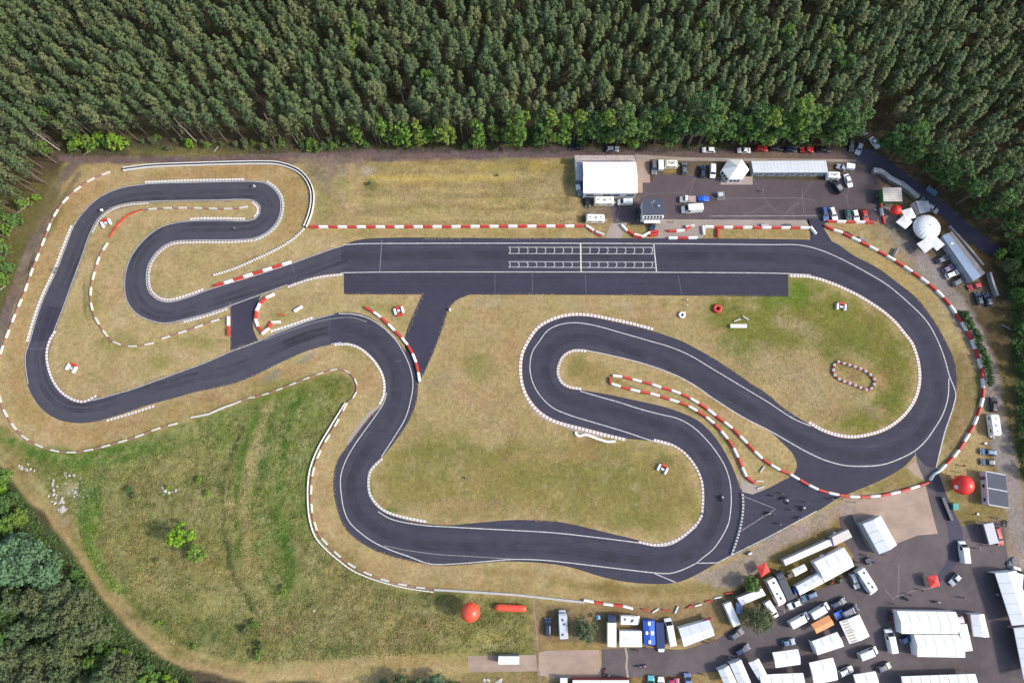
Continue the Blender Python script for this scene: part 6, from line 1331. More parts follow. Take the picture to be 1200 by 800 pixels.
for k in range(36):
    u = (k + .5) / 36; a, b = P[0].lerp(P[3], u), rg0.lerp(rg1, u); m.tube([(a.x, a.y, 3.03), (b.x, b.y, 3.53)], [.03, .03], 4)
m.build('roof_ribs', SH, r)
m = MB(); m.box(rg0.lerp(rg1, .22).x - .8, rg0.lerp(rg1, .22).y - .3, 3.35, 1.2, .5, .1); m.build('skylight', FAB, r)
for k in range(5):
    q = P[0].lerp(P[3], (k + .5) / 5); ang = math.atan2(P[3].y - P[0].y, P[3].x - P[0].x); nn = Vector((math.sin(ang), -math.cos(ang), 0)); nn = nn if nn.dot(q) > 0 else -nn; q = q * .985 + nn * .03
    m = MB(); m.box(q.x, q.y, 1.2, 2.6, .06, 2.2, ang); m.build('roller_door', M('roller_door', (.36, .38, .42), .5), r)
# main hall
WALLW = M('hall_wall', (.50, .53, .60), .6, vary=.08, scale=.8); ROOFW = M('hall_roof', (.84, .84, .84), .45, vary=.03, scale=.4)
P, c = wcorners([(683, 190), (745.3, 190), (747, 226.3), (683.8, 226.3)], 4.2)
r = thing('event_hall', (c.x, c.y, .01), 0, 'big bright white roofed hall at the west end of the parking lot', 'hall')
m = MB(); m.loft([[(v.x * .985, v.y * .985, 0) for v in P], [(v.x * .985, v.y * .985, 4.1) for v in P]]); o = m.build('wall', WALLW, r); fix_normals(o.data)
m = MB(); e0, e1 = (P[0] + P[3]) / 2, (P[1] + P[2]) / 2
m.face([(P[0].x, P[0].y, 4.2), (e0.x, e0.y, 5.2), (e1.x, e1.y, 5.2), (P[1].x, P[1].y, 4.2)][::-1]); m.face([(e0.x, e0.y, 5.2), (P[3].x, P[3].y, 4.2), (P[2].x, P[2].y, 4.2), (e1.x, e1.y, 5.2)]); m.face([(P[1].x, P[1].y, 4.2), (P[2].x, P[2].y, 4.2), (e1.x, e1.y, 5.2)]); m.face([(P[0].x, P[0].y, 4.2), (e0.x, e0.y, 5.2), (P[3].x, P[3].y, 4.2)])
o = m.build('roof', ROOFW, r); o.modifiers.new('t', 'SOLIDIFY').thickness = .05
m = MB()
for k in range(14):
    u = (k + .5) / 14
    for A, B, C2 in ((P[0], P[1], 0), (P[3], P[2], 0)):
        a = A.lerp(B, u); b = e0.lerp(e1, u); m.tube([(a.x, a.y, 4.24), (b.x, b.y, 5.24)], [.025, .025], 4)
m.build('roof_ribs', ROOFW, r)
for x0 in (.13, .45, .62, .88):
    q = P[3].lerp(P[2], x0); m = MB(); m.box(q.x, q.y * .985 - .02, 2.3, 2.4, .06, 1.2); w = m.build('window', GLASS, r); m = MB(); m.box(q.x, q.y * .985 - .05, 1.66, 2.6, .1, .08); m.build('sill', PVC, w)
q = P[3].lerp(P[2], .3); m = MB(); m.box(q.x, q.y * .985 - .03, 1.25, 2.0, .06, 2.5); d = m.build('door', M('hall_door', (.2, .22, .27)), r); m = MB(); m.box(q.x + .1, q.y * .985 - .09, 1.2, .05, .06, .5); m.build('handle', ALU, d)
LEAN = M('lean_to_sheet', (.60, .52, .50), .6, vary=.25, scale=.9, grime=.5)
bb = c
def sub_block(cs, h, hr, nm, wallm, roofm, rib=0):
    Q = [G(x, y, h) for x, y in cs]; Q = [Vector((q.x - bb.x, q.y - bb.y, 0)) for q in Q]
    m = MB(); m.loft([[(v.x, v.y, 0) for v in Q], [(v.x, v.y, h - .1) for v in Q]]); o = m.build('annex_wall', wallm, r); fix_normals(o.data)
    m = MB(); t = [(Q[0].x, Q[0].y, h), (Q[1].x, Q[1].y, h), (Q[2].x, Q[2].y, hr), (Q[3].x, Q[3].y, hr)]; m.loft([[(x, y, z - .08) for x, y, z in t], t]); o = m.build(nm, roofm, r); fix_normals(o.data)
    if rib:
        m = MB()
        for k in range(rib): u = (k + .5) / rib; m.tube([Vector(t[0]).lerp(Vector(t[1]), u) + Vector((0, 0, .02)), Vector(t[3]).lerp(Vector(t[2]), u) + Vector((0, 0, .02))], [.04, .04], 4)
        m.build('annex_ribs', roofm, r)
sub_block([(673, 182), (743, 182), (744.8, 189.6), (674.2, 189.6)], 3.2, 3.9, 'annex_roof', WALLW, LEAN, 20)
sub_block([(674.2, 192), (682.6, 191), (683, 209), (675.3, 209)], 2.8, 3.1, 'annex_roof', WALLW, M('annex_grey', (.44, .47, .53), .6, vary=.15), 6)
# clutter along the west wall
for k, (x, y, col, nm, lb) in enumerate([(678, 213, (.10, .11, .16), 'storage_box', 'dark storage box, northmost along the west wall of the hall'), (677.5, 219, (.55, .57, .6), 'storage_box', 'white storage box, middle along the west wall of the hall'), (679.5, 225.5, (.16, .17, .22), 'storage_box', 'grey storage box, southmost along the west wall of the hall')]):
    p = G(x, y, 1.2); t = thing(nm, (p.x, p.y, .01), .1, lb, 'box'); m = MB(); m.box(0, 0, .6, 1.3, 1.8, 1.2, 0, 0, .05); m.build('body', M('storage_%d' % k, col), t); m = MB(); m.box(0, 0, 1.24, 1.4, 1.9, .08, 0, 0, .05); m.build('lid', M('storage_lid_%d' % k, tuple(min(1, v * 1.4) for v in col)), t)
# control tower
P, c = wcorners([(753, 233), (778, 233), (779, 251.5), (753.5, 252)], 6.0)
r = thing('control_tower', (c.x, c.y, .01), 0, 'race control tower with dark flat roof and white window front', 'building')
m = MB(); m.loft([[(v.x * .93, v.y * .93, 0) for v in P], [(v.x * .93, v.y * .93, 5.9) for v in P]]); o = m.build('wall', M('tower_wall', (.72, .72, .74), .6), r); fix_normals(o.data)
m = MB(); m.loft([[(v.x, v.y, 5.85) for v in P], [(v.x, v.y, 6.05) for v in P]]); o = m.build('roof', M('tower_roof', (.055, .065, .10), .7, vary=.2, scale=.6), r); fix_normals(o.data)
m = MB(); fx = P[3].lerp(P[2], .5)
m.loft([[(P[3].x * .96, P[3].y * .95, 3.0), (P[2].x * .96, P[2].y * .95, 3.0), (P[2].x * .96, P[2].y * 1.22, 3.0), (P[3].x * .96, P[3].y * 1.22, 3.0)], [(P[3].x * .96, P[3].y * .95, 5.2), (P[2].x * .96, P[2].y * .95, 5.2), (P[2].x * .96, P[2].y * 1.22, 4.9), (P[3].x * .96, P[3].y * 1.22, 4.9)]]); o = m.build('bay', M('tower_wall', (.72, .72, .74)), r); fix_normals(o.data)
for k in range(6):
    q = P[3].lerp(P[2], .12 + k * .152); m = MB(); m.box(q.x * .96, q.y * 1.08, 5.12, .62, .75, .05); m.build('window', GLASS, r)
    m = MB(); m.box(q.x * .96, q.y * 1.22 - .02, 4.1, .7, .05, 1.1); m.build('window', GLASS, r)
m = MB(); m.box(fx.x, P[3].y * 1.33, 2.9, 5.0, 1.0, .12); m.build('balcony', M('tower_wall', (.72, .72, .74)), r)
m = MB(); m.tube([(.5, 2, 6.1), (-.6, 1.2, 6.12), (-.3, -.2, 6.12)], [.04] * 3, 5); m.cyl((1.4, .2, 6.05), (1.4, .2, 7.2), .04, .04, 6); m.ball((1.4, .05, 6.6), .45, .12, .45, 12, 8); m.build('antenna', M('dish_white', (.75, .77, .8), .4), r)
m = MB(); m.box(P[0].x * .93 - .03, 0, 1.1, .06, 1.0, 2.2); d = m.build('door', M('tower_door', (.12, .13, .17)), r); m = MB(); m.box(P[0].x * .93 - .08, .35, 1.1, .05, .06, .2); m.build('handle', ALU, d)
# green kiosk
P, c = wcorners([(1034, 220), (1056, 220), (1057.5, 236), (1035.3, 236)], 3.0)
r = thing('kiosk', (c.x, c.y, .01), 0, 'green walled kiosk with pale ribbed roof above the small red balloon', 'kiosk')
m = MB(); m.loft([[(v.x * .96, v.y * .96, 0) for v in P], [(v.x * .96, v.y * .96, 2.95) for v in P]]); o = m.build('wall', M('kiosk_green', (.07, .19, .045), .7, vary=.15), r); fix_normals(o.data)
m = MB(); m.loft([[(v.x, v.y, 2.96) for v in P], [(v.x, v.y, 3.08) for v in P]]); o = m.build('roof', M('kiosk_roof', (.62, .59, .54), .7, vary=.2, scale=.8, grime=.4), r); fix_normals(o.data)
m = MB()
for k in range(6): a, b = P[0].lerp(P[3], (k + .5) / 6), P[1].lerp(P[2], (k + .5) / 6); m.tube([(a.x, a.y, 3.12), (b.x, b.y, 3.12)], [.07, .07], 4)
m.build('roof_ribs', M('kiosk_rib', (.40, .33, .27), .8), r)
m = MB(); q = P[3].lerp(P[2], .5) * .96; m.box(q.x, q.y - .03, 1.5, 2.4, .06, 1.0); w = m.build('hatch', M('hatch_dark', (.05, .06, .05)), r); m = MB(); m.box(q.x, q.y - .25, .98, 2.6, .5, .06); m.build('counter', M('counter_wood', (.18, .10, .06)), w)
# flat grey hall in the east
P, c = wcorners([(1155, 552), (1178, 556.5), (1182, 595), (1158, 591)], 2.7)
DR = M('bitumen_roof', (.075, .085, .115), .85, vary=.2, scale=.4, grime=.2)
r = thing('flat_hall', (c.x, c.y, .01), 0, 'flat roofed hall with dark roof and white walls below the grey car', 'hall')
m = MB(); m.loft([[(v.x * .98, v.y * .98, 0) for v in P], [(v.x * .98, v.y * .98, 2.68) for v in P]]); o = m.build('wall', M('flat_hall_wall', (.56, .57, .62), .6, vary=.1), r); fix_normals(o.data)
m = MB(); m.loft([[(v.x, v.y, 2.68) for v in P], [(v.x, v.y, 2.8) for v in P]]); o = m.build('roof', DR, r); fix_normals(o.data)
WE = M('roof_edge_white', (.62, .62, .66), .6)
for a, b in ((P[0], P[1]), (P[3], P[2]), (P[0], P[3])): m = MB(); m.tube([(a.x, a.y, 2.86), (b.x, b.y, 2.86)], [.2 if a is P[0] and b is P[3] else .16] * 2, 4); m.build('roof_edge', WE, r)
a, b = P[0].lerp(P[3], .5), P[1].lerp(P[2], .5); m = MB(); m.tube([(a.x, a.y, 2.84), (b.x, b.y, 2.84)], [.17, .17], 4); m.build('roof_batten', WE, r)
for u in (.44, .86):
    q = P[0].lerp(P[3], u); m = MB(); m.box(q.x * .98 - .03, q.y * .98, 1.3, .08, .9, .9); m.build('window', GLASS, r)
q = P[0].lerp(P[3], .2); m = MB(); m.box(q.x * .98 - .03, q.y * .98, 1.1, .08, 1.0, 2.2); d = m.build('door', M('tower_door', (.12, .13, .17)), r); m = MB(); m.box(q.x * .98 - .09, q.y * .98 + .3, 1.1, .06, .06, .2); m.build('handle', ALU, d)
# stone walls
def wall_run(name, pts, h, w, mat, label, cat='wall', cap=None, post=None):
    P = resample(smooth(pts), 1.0); N = normals2(P); c = P[len(P) // 2]; r = thing(name, (c.x, c.y, 0), 0, label, cat)
    m = MB(); m.loft([[(p.x - n.x * w / 2 - c.x, p.y - n.y * w / 2 - c.y, 0), (p.x - n.x * w / 2 - c.x, p.y - n.y * w / 2 - c.y, h), (p.x + n.x * w / 2 - c.x, p.y + n.y * w / 2 - c.y, h), (p.x + n.x * w / 2 - c.x, p.y + n.y * w / 2 - c.y, 0)] for p, n in zip(P, N)]); o = m.build('wall', mat, r); fix_normals(o.data)
    if cap:
        w2 = w * 1.15; m = MB(); m.loft([[(p.x - n.x * w2 / 2 - c.x, p.y - n.y * w2 / 2 - c.y, h + .002), (p.x - n.x * w2 / 2 - c.x, p.y - n.y * w2 / 2 - c.y, h + .1), (p.x + n.x * w2 / 2 - c.x, p.y + n.y * w2 / 2 - c.y, h + .1), (p.x + n.x * w2 / 2 - c.x, p.y + n.y * w2 / 2 - c.y, h + .002)] for p, n in zip(P, N)]); o = m.build('coping', cap, r); fix_normals(o.data)
    return r
STONE = M('wall_stone', (.30, .29, .29), .9, vary=.3, scale=1.2, grime=.3)
wall_run('boundary_wall', [(1021, 202), (1030, 203), (1040, 211), (1050, 216), (1061, 223), (1073, 234)], 1.6, 1.3, STONE, 'grey stone wall curving between the lot and the dark road', cap=M('wall_cap', (.36, .36, .38), .85, vary=.25))
wall_run('boundary_wall', [(1156, 321), (1160, 335), (1165, 348)], 1.8, .5, STONE, 'grey boundary wall beside the two navy cars', cap=M('wall_cap', (.36, .36, .38)))
wall_run('boundary_wall', [(1110, 266), (1130, 288), (1150, 312)], 1.2, .6, STONE, 'low stained wall behind the metal shed', cap=None)
# garden fence of posts and wire between lawn and paddock
def fence(name, pts, h, label, postcol=(.35, .33, .30), pitch=2.6):
    P = resample(smooth(pts), pitch); c = P[len(P) // 2]; r = thing(name, (c.x, c.y, 0), 0, label, 'fence')
    pm = MB(); pm.cyl((0, 0, 0), (0, 0, h + .1), .05, .05, 6); pme = pm.mesh('post', [M('fence_post', postcol, .7)])
    for p in P: link('post', pme, r, (p.x - c.x, p.y - c.y, 0))
    m = MB()
    for i in range(len(P) - 1):
        for z in (.3, h * .62, h): m.tube([(P[i].x - c.x, P[i].y - c.y, z), (P[i + 1].x - c.x, P[i + 1].y - c.y, z)], [.018, .018], 4)
    m.build('wire', ALU, r); return r
fence('wire_fence', [(624.5, 703), (628, 735), (631, 765), (634, 800)], 1.4, 'thin wire fence between the lawn with the balloon and the campers')
fence('pit_fence', [(857, 652), (900, 631), (930, 616)], 1.0, 'low pit fence on the gravel edge of the pit asphalt', (.6, .6, .6))
# pit wall along the straight, signs
def banner(px, py, rot, w, h, mat, label, name='banner_frame', cat='banner frame'):
    p = G(px, py, 1.0); r = thing(name, (p.x, p.y, .02), rot, label, cat)
    for sx in (1, -1): m = MB(); m.cyl((sx * w / 2, -.5, 0), (sx * w / 2, 0, h), .04, .04, 6); m.cyl((sx * w / 2, .5, 0), (sx * w / 2, 0, h), .04, .04, 6); m.build('leg', ALU, r)
    m = MB(); m.loft([[(-w / 2, .42, .25), (w / 2, .42, .25), (w / 2, .03, h), (-w / 2, .03, h)], [(-w / 2, .47, .25), (w / 2, .47, .25), (w / 2, .08, h), (-w / 2, .08, h)]]); m.build('panel', mat, r)
    m = MB(); m.loft([[(-w / 2, -.42, .25), (w / 2, -.42, .25), (w / 2, -.03, h), (-w / 2, -.03, h)], [(-w / 2, -.47, .25), (w / 2, -.47, .25), (w / 2, -.08, h), (-w / 2, -.08, h)]]); m.build('panel', mat, r)
banner(1050.5, 295, 1.05, 2.8, 1.3, M('banner_pale', (.55, .54, .54), .7, vary=.3, scale=3), 'pale double banner frame between arc barriers and footpath')
banner(924, 263, 0, 2.0, .9, M('banner_dark', (.08, .10, .12), .7), 'small dark banner frame on the concrete behind the lot barriers')
banner(897, 262.5, 0, 2.4, .9, M('banner_pale', (.55, .54, .54)), 'small pale banner frame on the concrete behind the lot barriers')
banner(996, 273.5, -.6, 2.4, 1.0, M('banner_dark', (.08, .10, .12)), 'dark banner frame behind the first blocks of the arc')
banner(1012, 279.5, -.5, 2.2, 1.0, M('banner_pale', (.55, .54, .54)), 'pale banner frame behind the arc, east of the dark one')
# grey frame cart in the lot
p = G(844.5, 229.5, .8); r = thing('frame_cart', (p.x, p.y, .02), .1, 'light grey metal frame cart standing in the parking lot', 'cart')
m = MB()
for x in (-1, 1):
    for y in (-1.1, 1.1): m.cyl((x, y, .2), (x, y, 1.4), .05, .05, 6)
for z in (.4, 1.4):
    for a, b in (((-1, -1.1), (1, -1.1)), ((1, -1.1), (1, 1.1)), ((1, 1.1), (-1, 1.1)), ((-1, 1.1), (-1, -1.1))): m.tube([(*a, z), (*b, z)], [.05, .05], 5)
m.build('frame', M('cart_grey', (.45, .46, .48)), r); m = MB(); m.box(0, .3, 1.0, 1.5, 1.2, .7, 0, 0, .05); m.build('tank', M('tank_grey', (.50, .52, .55)), r)
for x in (-1, 1): m = MB(); m.cyl((x * 1.08, -.05, .25), (x * 1.18, -.05, .25), .25, .25, 12); m.build('wheel', TYRE, r)
# grey stones, rubble and white chunks in the meadow
RS = M('rubble_stone', (.46, .43, .38), .95, vary=.3, scale=2, grime=.3); RWM = M('rubble_white', (.50, .48, .44), .9, vary=.35, scale=3, grime=.4)
def rock(px, py, s, mat, label, group, h=.45):
    m = MB(); m.ball((0, 0, 0), s, s * random.uniform(.6, .95), s * h, 9, 6); me = m.mesh('rock', [mat]); rn = random.Random(px * 31 + py)
    for v in me.vertices: v.co *= rn.uniform(.72, 1.15)
    p = G(px, py); return tag(link('rock', me, None, (p.x, p.y, s * h * .4), rn.uniform(0, 6)), label, 'rock', group)
for k in range(70):
    cx, cy, sx, sy, s = [(82, 555, 14, 5, .6), (62, 574, 7, 14, .8), (69, 587, 9, 9, 1.0), (75, 594, 4, 6, 1.2), (88, 580, 10, 6, .7), (100, 579, 9, 5, .5), (84, 567, 22, 9, .45)][k % 7]
    rock(random.gauss(cx, sx * .5), random.gauss(cy, sy * .5), random.uniform(.3, .75) * s, RWM if k % 3 else RS, 'pale broken chunk in the rubble heap beside the sandy path', 'rubble heap by the sandy path')
for k in range(12): rock(random.gauss(30, 5), random.gauss(546.5, 2.5), random.uniform(.25, .6), RS, 'pinkish stone in the small pile on the sandy path', 'stones on the sandy path')
for x, y, s in ((191, 571.5, .45), (193.5, 575, .7), (198, 577, .5), (202, 576, .35), (206, 574.5, .5), (192, 579, .3)): rock(x, y, s, RWM, 'white chunk in the little ring around a bush in the meadow', 'white chunks in the meadow')
rock(368, 715, .45, RS, 'lone pale stone in the rough meadow', None)
for k in range(14): rock(random.uniform(567, 590), random.uniform(796, 800), random.uniform(.3, .6), RWM, 'white bag like chunk at the bottom edge below the slab', 'white chunks at the bottom edge')
# rubble on the east edge
for x, y, s in ((1182, 661, 1.0), (1186, 657, .9), (1188, 655, .7), (1184, 665, .8)): rock(x, y, s, M('grey_junk', (.22, .23, .26), .8, vary=.4), 'grey sack in the pile above the large eastern tent', 'grey pile on the east edge', .6)
p = G(1166.5, 661, 0)
# black case and pallets
for x, y, w_, d_, h_, col, lb in ((1016.5, 657, 1.8, 1.6, .9, (.02, .02, .05), 'black flight case above the large motorhome'), (945, 718, .8, .6, .5, (.6, .6, .6), 'small white crate by the vans'), (966, 648.5, 1.0, .9, .8, (.08, .07, .12), 'dark crate between low container and large square tent'), (962, 650.5, 1.0, .6, .7, (.7, .7, .7), 'white crate between low container and large square tent'), (924.5, 673.5, 1.2, 1.0, .8, (.10, .09, .10), 'dark crate left of the small white tent'), (950, 668, 1.1, .9, .8, (.14, .05, .07), 'dark red crate right of the small white tent'),
                                  (1108, 596, .9, 6.5, 1.0, (.02, .02, .035), 'black screen fence beside the access road by the green skip'), (1160, 510.5, .8, .8, .6, (.7, .7, .7), 'white water tank by the eastern caravan'), (1154, 520, .7, .7, .5, (.7, .7, .7), 'white canister above the blue estate'), (977, 624.5, .7, .7, .7, (.7, .7, .7), 'white bin north of the cream container'), (878, 648, 1.0, .5, .9, (.5, .5, .52), 'grey rack on the gravel by the pit fence'), (1145, 602, .5, .5, .4, (.75, .73, .6), 'cream canister on the grass below the flat hall')):
    p = G(x, y); t = thing('crate', (p.x, p.y, .03), .35 if w_ < 3 and d_ < 3 else .28, lb, 'crate'); m = MB(); m.box(0, 0, h_ / 2, w_, d_, h_, 0, 0, .04); m.build('body', M('crate_%g_%g' % (col[0], col[2]), col, .6), t); m = MB(); m.box(0, 0, h_ + .04, w_ * 1.04, d_ * 1.02, .06, 0, 0, .04); m.build('lid', M('crate_lid_%g_%g' % (col[0], col[2]), tuple(min(.8, v * 1.25 + .01) for v in col), .5), t)
# ================================================================== TREES AND SHRUBS
def leaf_mat(name, c0, c1, attr=False, trans=.12):
    m, nt, bs = new_mat(name)
    if attr:
        a = nt.nodes.new('ShaderNodeAttribute'); a.attribute_name = 'tint'; src = a.outputs['Fac']
    else:
        oi = nt.nodes.new('ShaderNodeObjectInfo'); src = oi.outputs['Random']
    r = ramp(nt, src, 0, 1, c0, c1)
    e = r.color_ramp.elements.new(.5); mid = tuple((a + b) / 2 for a, b in zip(c0, c1)); e.color = (mid[0] * .9, mid[1] * 1.05, mid[2] * .9, 1)
    n1 = noise(nt, .9, 4, .7, 'Object'); c = mix(nt, r.outputs['Color'], ramp(nt, n1.outputs['Fac'], .3, .7, (.62, .66, .62), (1.35, 1.30, 1.2)).outputs['Color'], 1.0)
    nt.links.new(c, bs.inputs['Base Color']); bs.inputs['Roughness'].default_value = .75; bs.inputs['Specular IOR Level'].default_value = .25
    if trans:
        tr = nt.nodes.new('ShaderNodeBsdfTranslucent'); mx = nt.nodes.new('ShaderNodeMixShader'); mx.inputs[0].default_value = trans
        nt.links.new(c, tr.inputs['Color']); nt.links.new(bs.outputs[0], mx.inputs[1]); nt.links.new(tr.outputs[0], mx.inputs[2])
        nt.links.new(mx.outputs[0], nt.nodes['Material Output'].inputs['Surface'])
    return m
PINE_A = leaf_mat('pine_needles', (.088, .128, .064), (.158, .172, .080), trans=.14); PINE_B = leaf_mat('pine_needles_mass', (.088, .128, .064), (.158, .172, .080), True, .14)
DEC = leaf_mat('broad_leaves', (.110, .195, .045), (.190, .260, .055), trans=.2); DECD = leaf_mat('dark_leaves', (.078, .142, .050), (.125, .190, .062), trans=.2); DECB = leaf_mat('bright_leaves', (.17, .29, .03), (.23, .35, .04), trans=.2)
ROB = leaf_mat('blue_green_leaves', (.110, .190, .115), (.140, .220, .130), trans=.2); OLV = leaf_mat('olive_leaves', (.115, .135, .068), (.145, .160, .080), trans=.2); WIL = leaf_mat('grey_green_leaves', (.115, .145, .080), (.140, .170, .090), trans=.2); DEAD = leaf_mat('dry_foliage', (.16, .12, .06), (.22, .17, .09))
BARK_P = M('pine_bark', (.17, .135, .11), .9, vary=.35, scale=3); BARK = M('bark', (.13, .11, .09), .9, vary=.3, scale=3); BIRCH = M('birch_bark', (.50, .48, .44), .8, vary=.4, scale=3)

def leaves(clumps, per, size, rs, flat=.5, spread=1.0, axis=None):
    """clumps: (n,4) x y z r -> quads scattered on each clump's shell, tilted mostly upward"""
    n = len(clumps) * per
    cc = np.repeat(clumps, per, 0)
    d = rs.normal(size=(n, 3)); d[:, 2] = np.abs(d[:, 2]) * 1.0 - .25; d /= np.linalg.norm(d, axis=1)[:, None]
    rad = cc[:, 3:4] * (.55 + .5 * rs.random((n, 1))) * spread
    p = cc[:, :3] + d * rad * np.array([1, 1, .75])
    nrm = d * .9 + rs.normal(size=(n, 3)) * .45 + np.array([0, 0, flat])
    if axis is not None:
        rad_ = p - np.array(axis); rad_ /= np.linalg.norm(rad_, axis=1)[:, None]; nrm = d * .35 + rad_ * 1.1 + rs.normal(size=(n, 3)) * .30 + np.array([0, 0, .25])
    nrm = nrm * 1.0; nrm /= np.linalg.norm(nrm, axis=1)[:, None]
    t = np.cross(nrm, rs.normal(size=(n, 3))); t /= np.linalg.norm(t, axis=1)[:, None]; b = np.cross(nrm, t)
    s = size * (.6 + .8 * rs.random((n, 1))); s2 = s * (.55 + .4 * rs.random((n, 1)))
    q = np.stack([p - t * s - b * s2 * .4, p + b * s2 * -1.0 + t * s * .2, p + t * s + b * s2 * .3, p + b * s2 - t * s * .1], 1)
    return q.reshape(-1, 3)
def quads_mesh(name, V, mat, tint=None):
    me = bpy.data.meshes.new(name); n = len(V) // 4
    me.vertices.add(len(V)); me.vertices.foreach_set('co', V.astype(np.float32).ravel())
    me.loops.add(n * 4); me.loops.foreach_set('vertex_index', np.arange(n * 4)); me.polygons.add(n)
    me.polygons.foreach_set('loop_start', np.arange(0, n * 4, 4)); me.polygons.foreach_set('loop_total', np.full(n, 4)); me.update(calc_edges=True)
    if tint is not None: a = me.attributes.new('tint', 'FLOAT', 'FACE'); a.data.foreach_set('value', tint.astype(np.float32))
    me.materials.append(mat); return me

def pine_clumps(rs, Hh):
    out = []; base = Hh * rs.uniform(.36, .46); R = rs.uniform(1.45, 1.95)
    for k in range(60):
        t = rs.random() ** .85; z = base + (Hh - base) * t
        r = R * (1 - t ** 2.0) ** .6 * rs.uniform(.4, 1.02); a = rs.uniform(0, 6.283)
        out.append((r * math.cos(a), r * math.sin(a), z, rs.uniform(.36, .60) * (1.05 - .35 * t)))
    out.append((0, 0, Hh - .25, .5)); return np.array(out)
def pine_trunk(rs, Hh, limbs=True):
    m = MB(); lx, ly = rs.uniform(-.35, .35, 2)
    m.tube([(0, 0, -.1), (lx * .3, ly * .3, Hh * .35), (lx * .7, ly * .7, Hh * .7), (lx, ly, Hh * .97)], [.19, .15, .10, .03], 6)
    for k in range(7 if limbs else 0):
        z = Hh * rs.uniform(.42, .88); a = rs.uniform(0, 6.28); L = rs.uniform(.7, 1.5); m.tube([(lx * z / Hh, ly * z / Hh, z), (lx + L * math.cos(a), ly + L * math.sin(a), z + .35)], [.05, .02], 4)
    return m
PINES = []
for k in range(10):
    rs = np.random.default_rng(100 + k); Hh = [16, 17, 18, 17.5, 15, 18.5, 16.5, 17, 19, 15.5][k]
    cl = pine_clumps(rs, Hh); Vq = leaves(cl, 11, .205, rs, axis=(0, 0, Hh * .66))
    PINES.append((Hh, quads_mesh('crown', Vq, PINE_A), pine_trunk(rs, Hh).mesh('trunk', [BARK_P]), Vq))
def deci(k, Hh, R, zlo, mat, n=60, per=13, size=.26, bark=BARK, lob=5, name='crown'):
    rs = np.random.default_rng(400 + k); cl = []
    lobes = [(rs.uniform(-.42, .42) * R, rs.uniform(-.42, .42) * R, rs.uniform(.3, .92)) for _ in range(lob)] + [(0, 0, 1.0)]
    for i in range(n):
        lx, ly, lt = lobes[i % len(lobes)]; cz = zlo + (Hh - zlo) * lt * .85; lr = R * (.50 if lob > 1 else .9)
        d = rs.normal(size=3); d[2] = abs(d[2]) * 1.1 - .35; d /= np.linalg.norm(d)
        p = np.array([lx, ly, cz - lr * .35]) + d * np.array([lr, lr, min(lr * 1.1, (Hh - zlo) * .4)]) * rs.uniform(.6, 1.0)
        p[2] = max(p[2], zlo * .7 + .3); cl.append((*p, rs.uniform(.35, .62) * max(.5, R / 3.2)))
    V = leaves(np.array(cl), per, size, rs)
    m = MB(); m.tube([(0, 0, -.1), (.1, .05, Hh * .3), (.0, .1, Hh * .6), (0, 0, Hh * .85)], [.05 + Hh * .014, .04 + Hh * .011, .03 + Hh * .007, .03], 7)
    for i in range(7):
        a = i * .9 + rs.uniform(0, .5); z = Hh * rs.uniform(.22, .6); m.tube([(0, .05, z), (R * .35 * math.cos(a), R * .35 * math.sin(a), z + Hh * .12), (R * .7 * math.cos(a), R * .7 * math.sin(a), z + Hh * .2)], [.07, .045, .02], 5)
    return quads_mesh(name, V, mat), m.mesh('trunk', [bark])
def put_tree(name, meshes, p, s, label, group=None, cat='tree', rz=None, sz=None):
    crown, trunk = meshes; r = thing(name, (p.x, p.y, 0), random.uniform(0, 6.28) if rz is None else rz, label, cat, group)
    k = s * random.uniform(.94, 1.06); r.scale = (k, k, k if sz is None else sz)
    link('trunk', trunk, r); c = link('crown', crown, r); return r

NFOR = [(-300, -320), (1500, -320), (1600, 400), (1262, 400), (1210, 335), (1183, 287), (1118, 236), (1064, 190), (1034, 164), (1016, 142), (1000, 138), (992, 160), (984, 169), (860, 170), (640, 170), (400, 171), (300, 169), (160, 166), (70, 172), (66, 200), (36, 246), (0, 300), (-30, 360), (-200, 380)]
NW = [G(x, y).to_2d() for x, y in NFOR]
def in_world(poly, X, Y):
    return inside(np.array(X), np.array(Y), [(p.x, p.y) for p in poly])
CAMV = Vector((0, 0, H0))
# jittered rows of pines
pts = []
rs = np.random.default_rng(11); sp = 3.45
for i in range(-80, 81):
    for j in range(10, 74):
        x = (i + (.5 if j % 2 else 0)) * sp + rs.normal() * .75; y = j * sp * .9 + rs.normal() * .75
        pts.append((x, y))
X = np.array([p[0] for p in pts]); Y = np.array([p[1] for p in pts]); ok = in_world(NW, X, Y)
gapn = vnoise(X + 500, Y + 500, 9, 33); ok &= ~((gapn > .80) & (rs.random(len(X)) < .55))
px_, py_ = to_px(X, Y)
ok &= (np.abs(X) < 260) & (Y < 235)
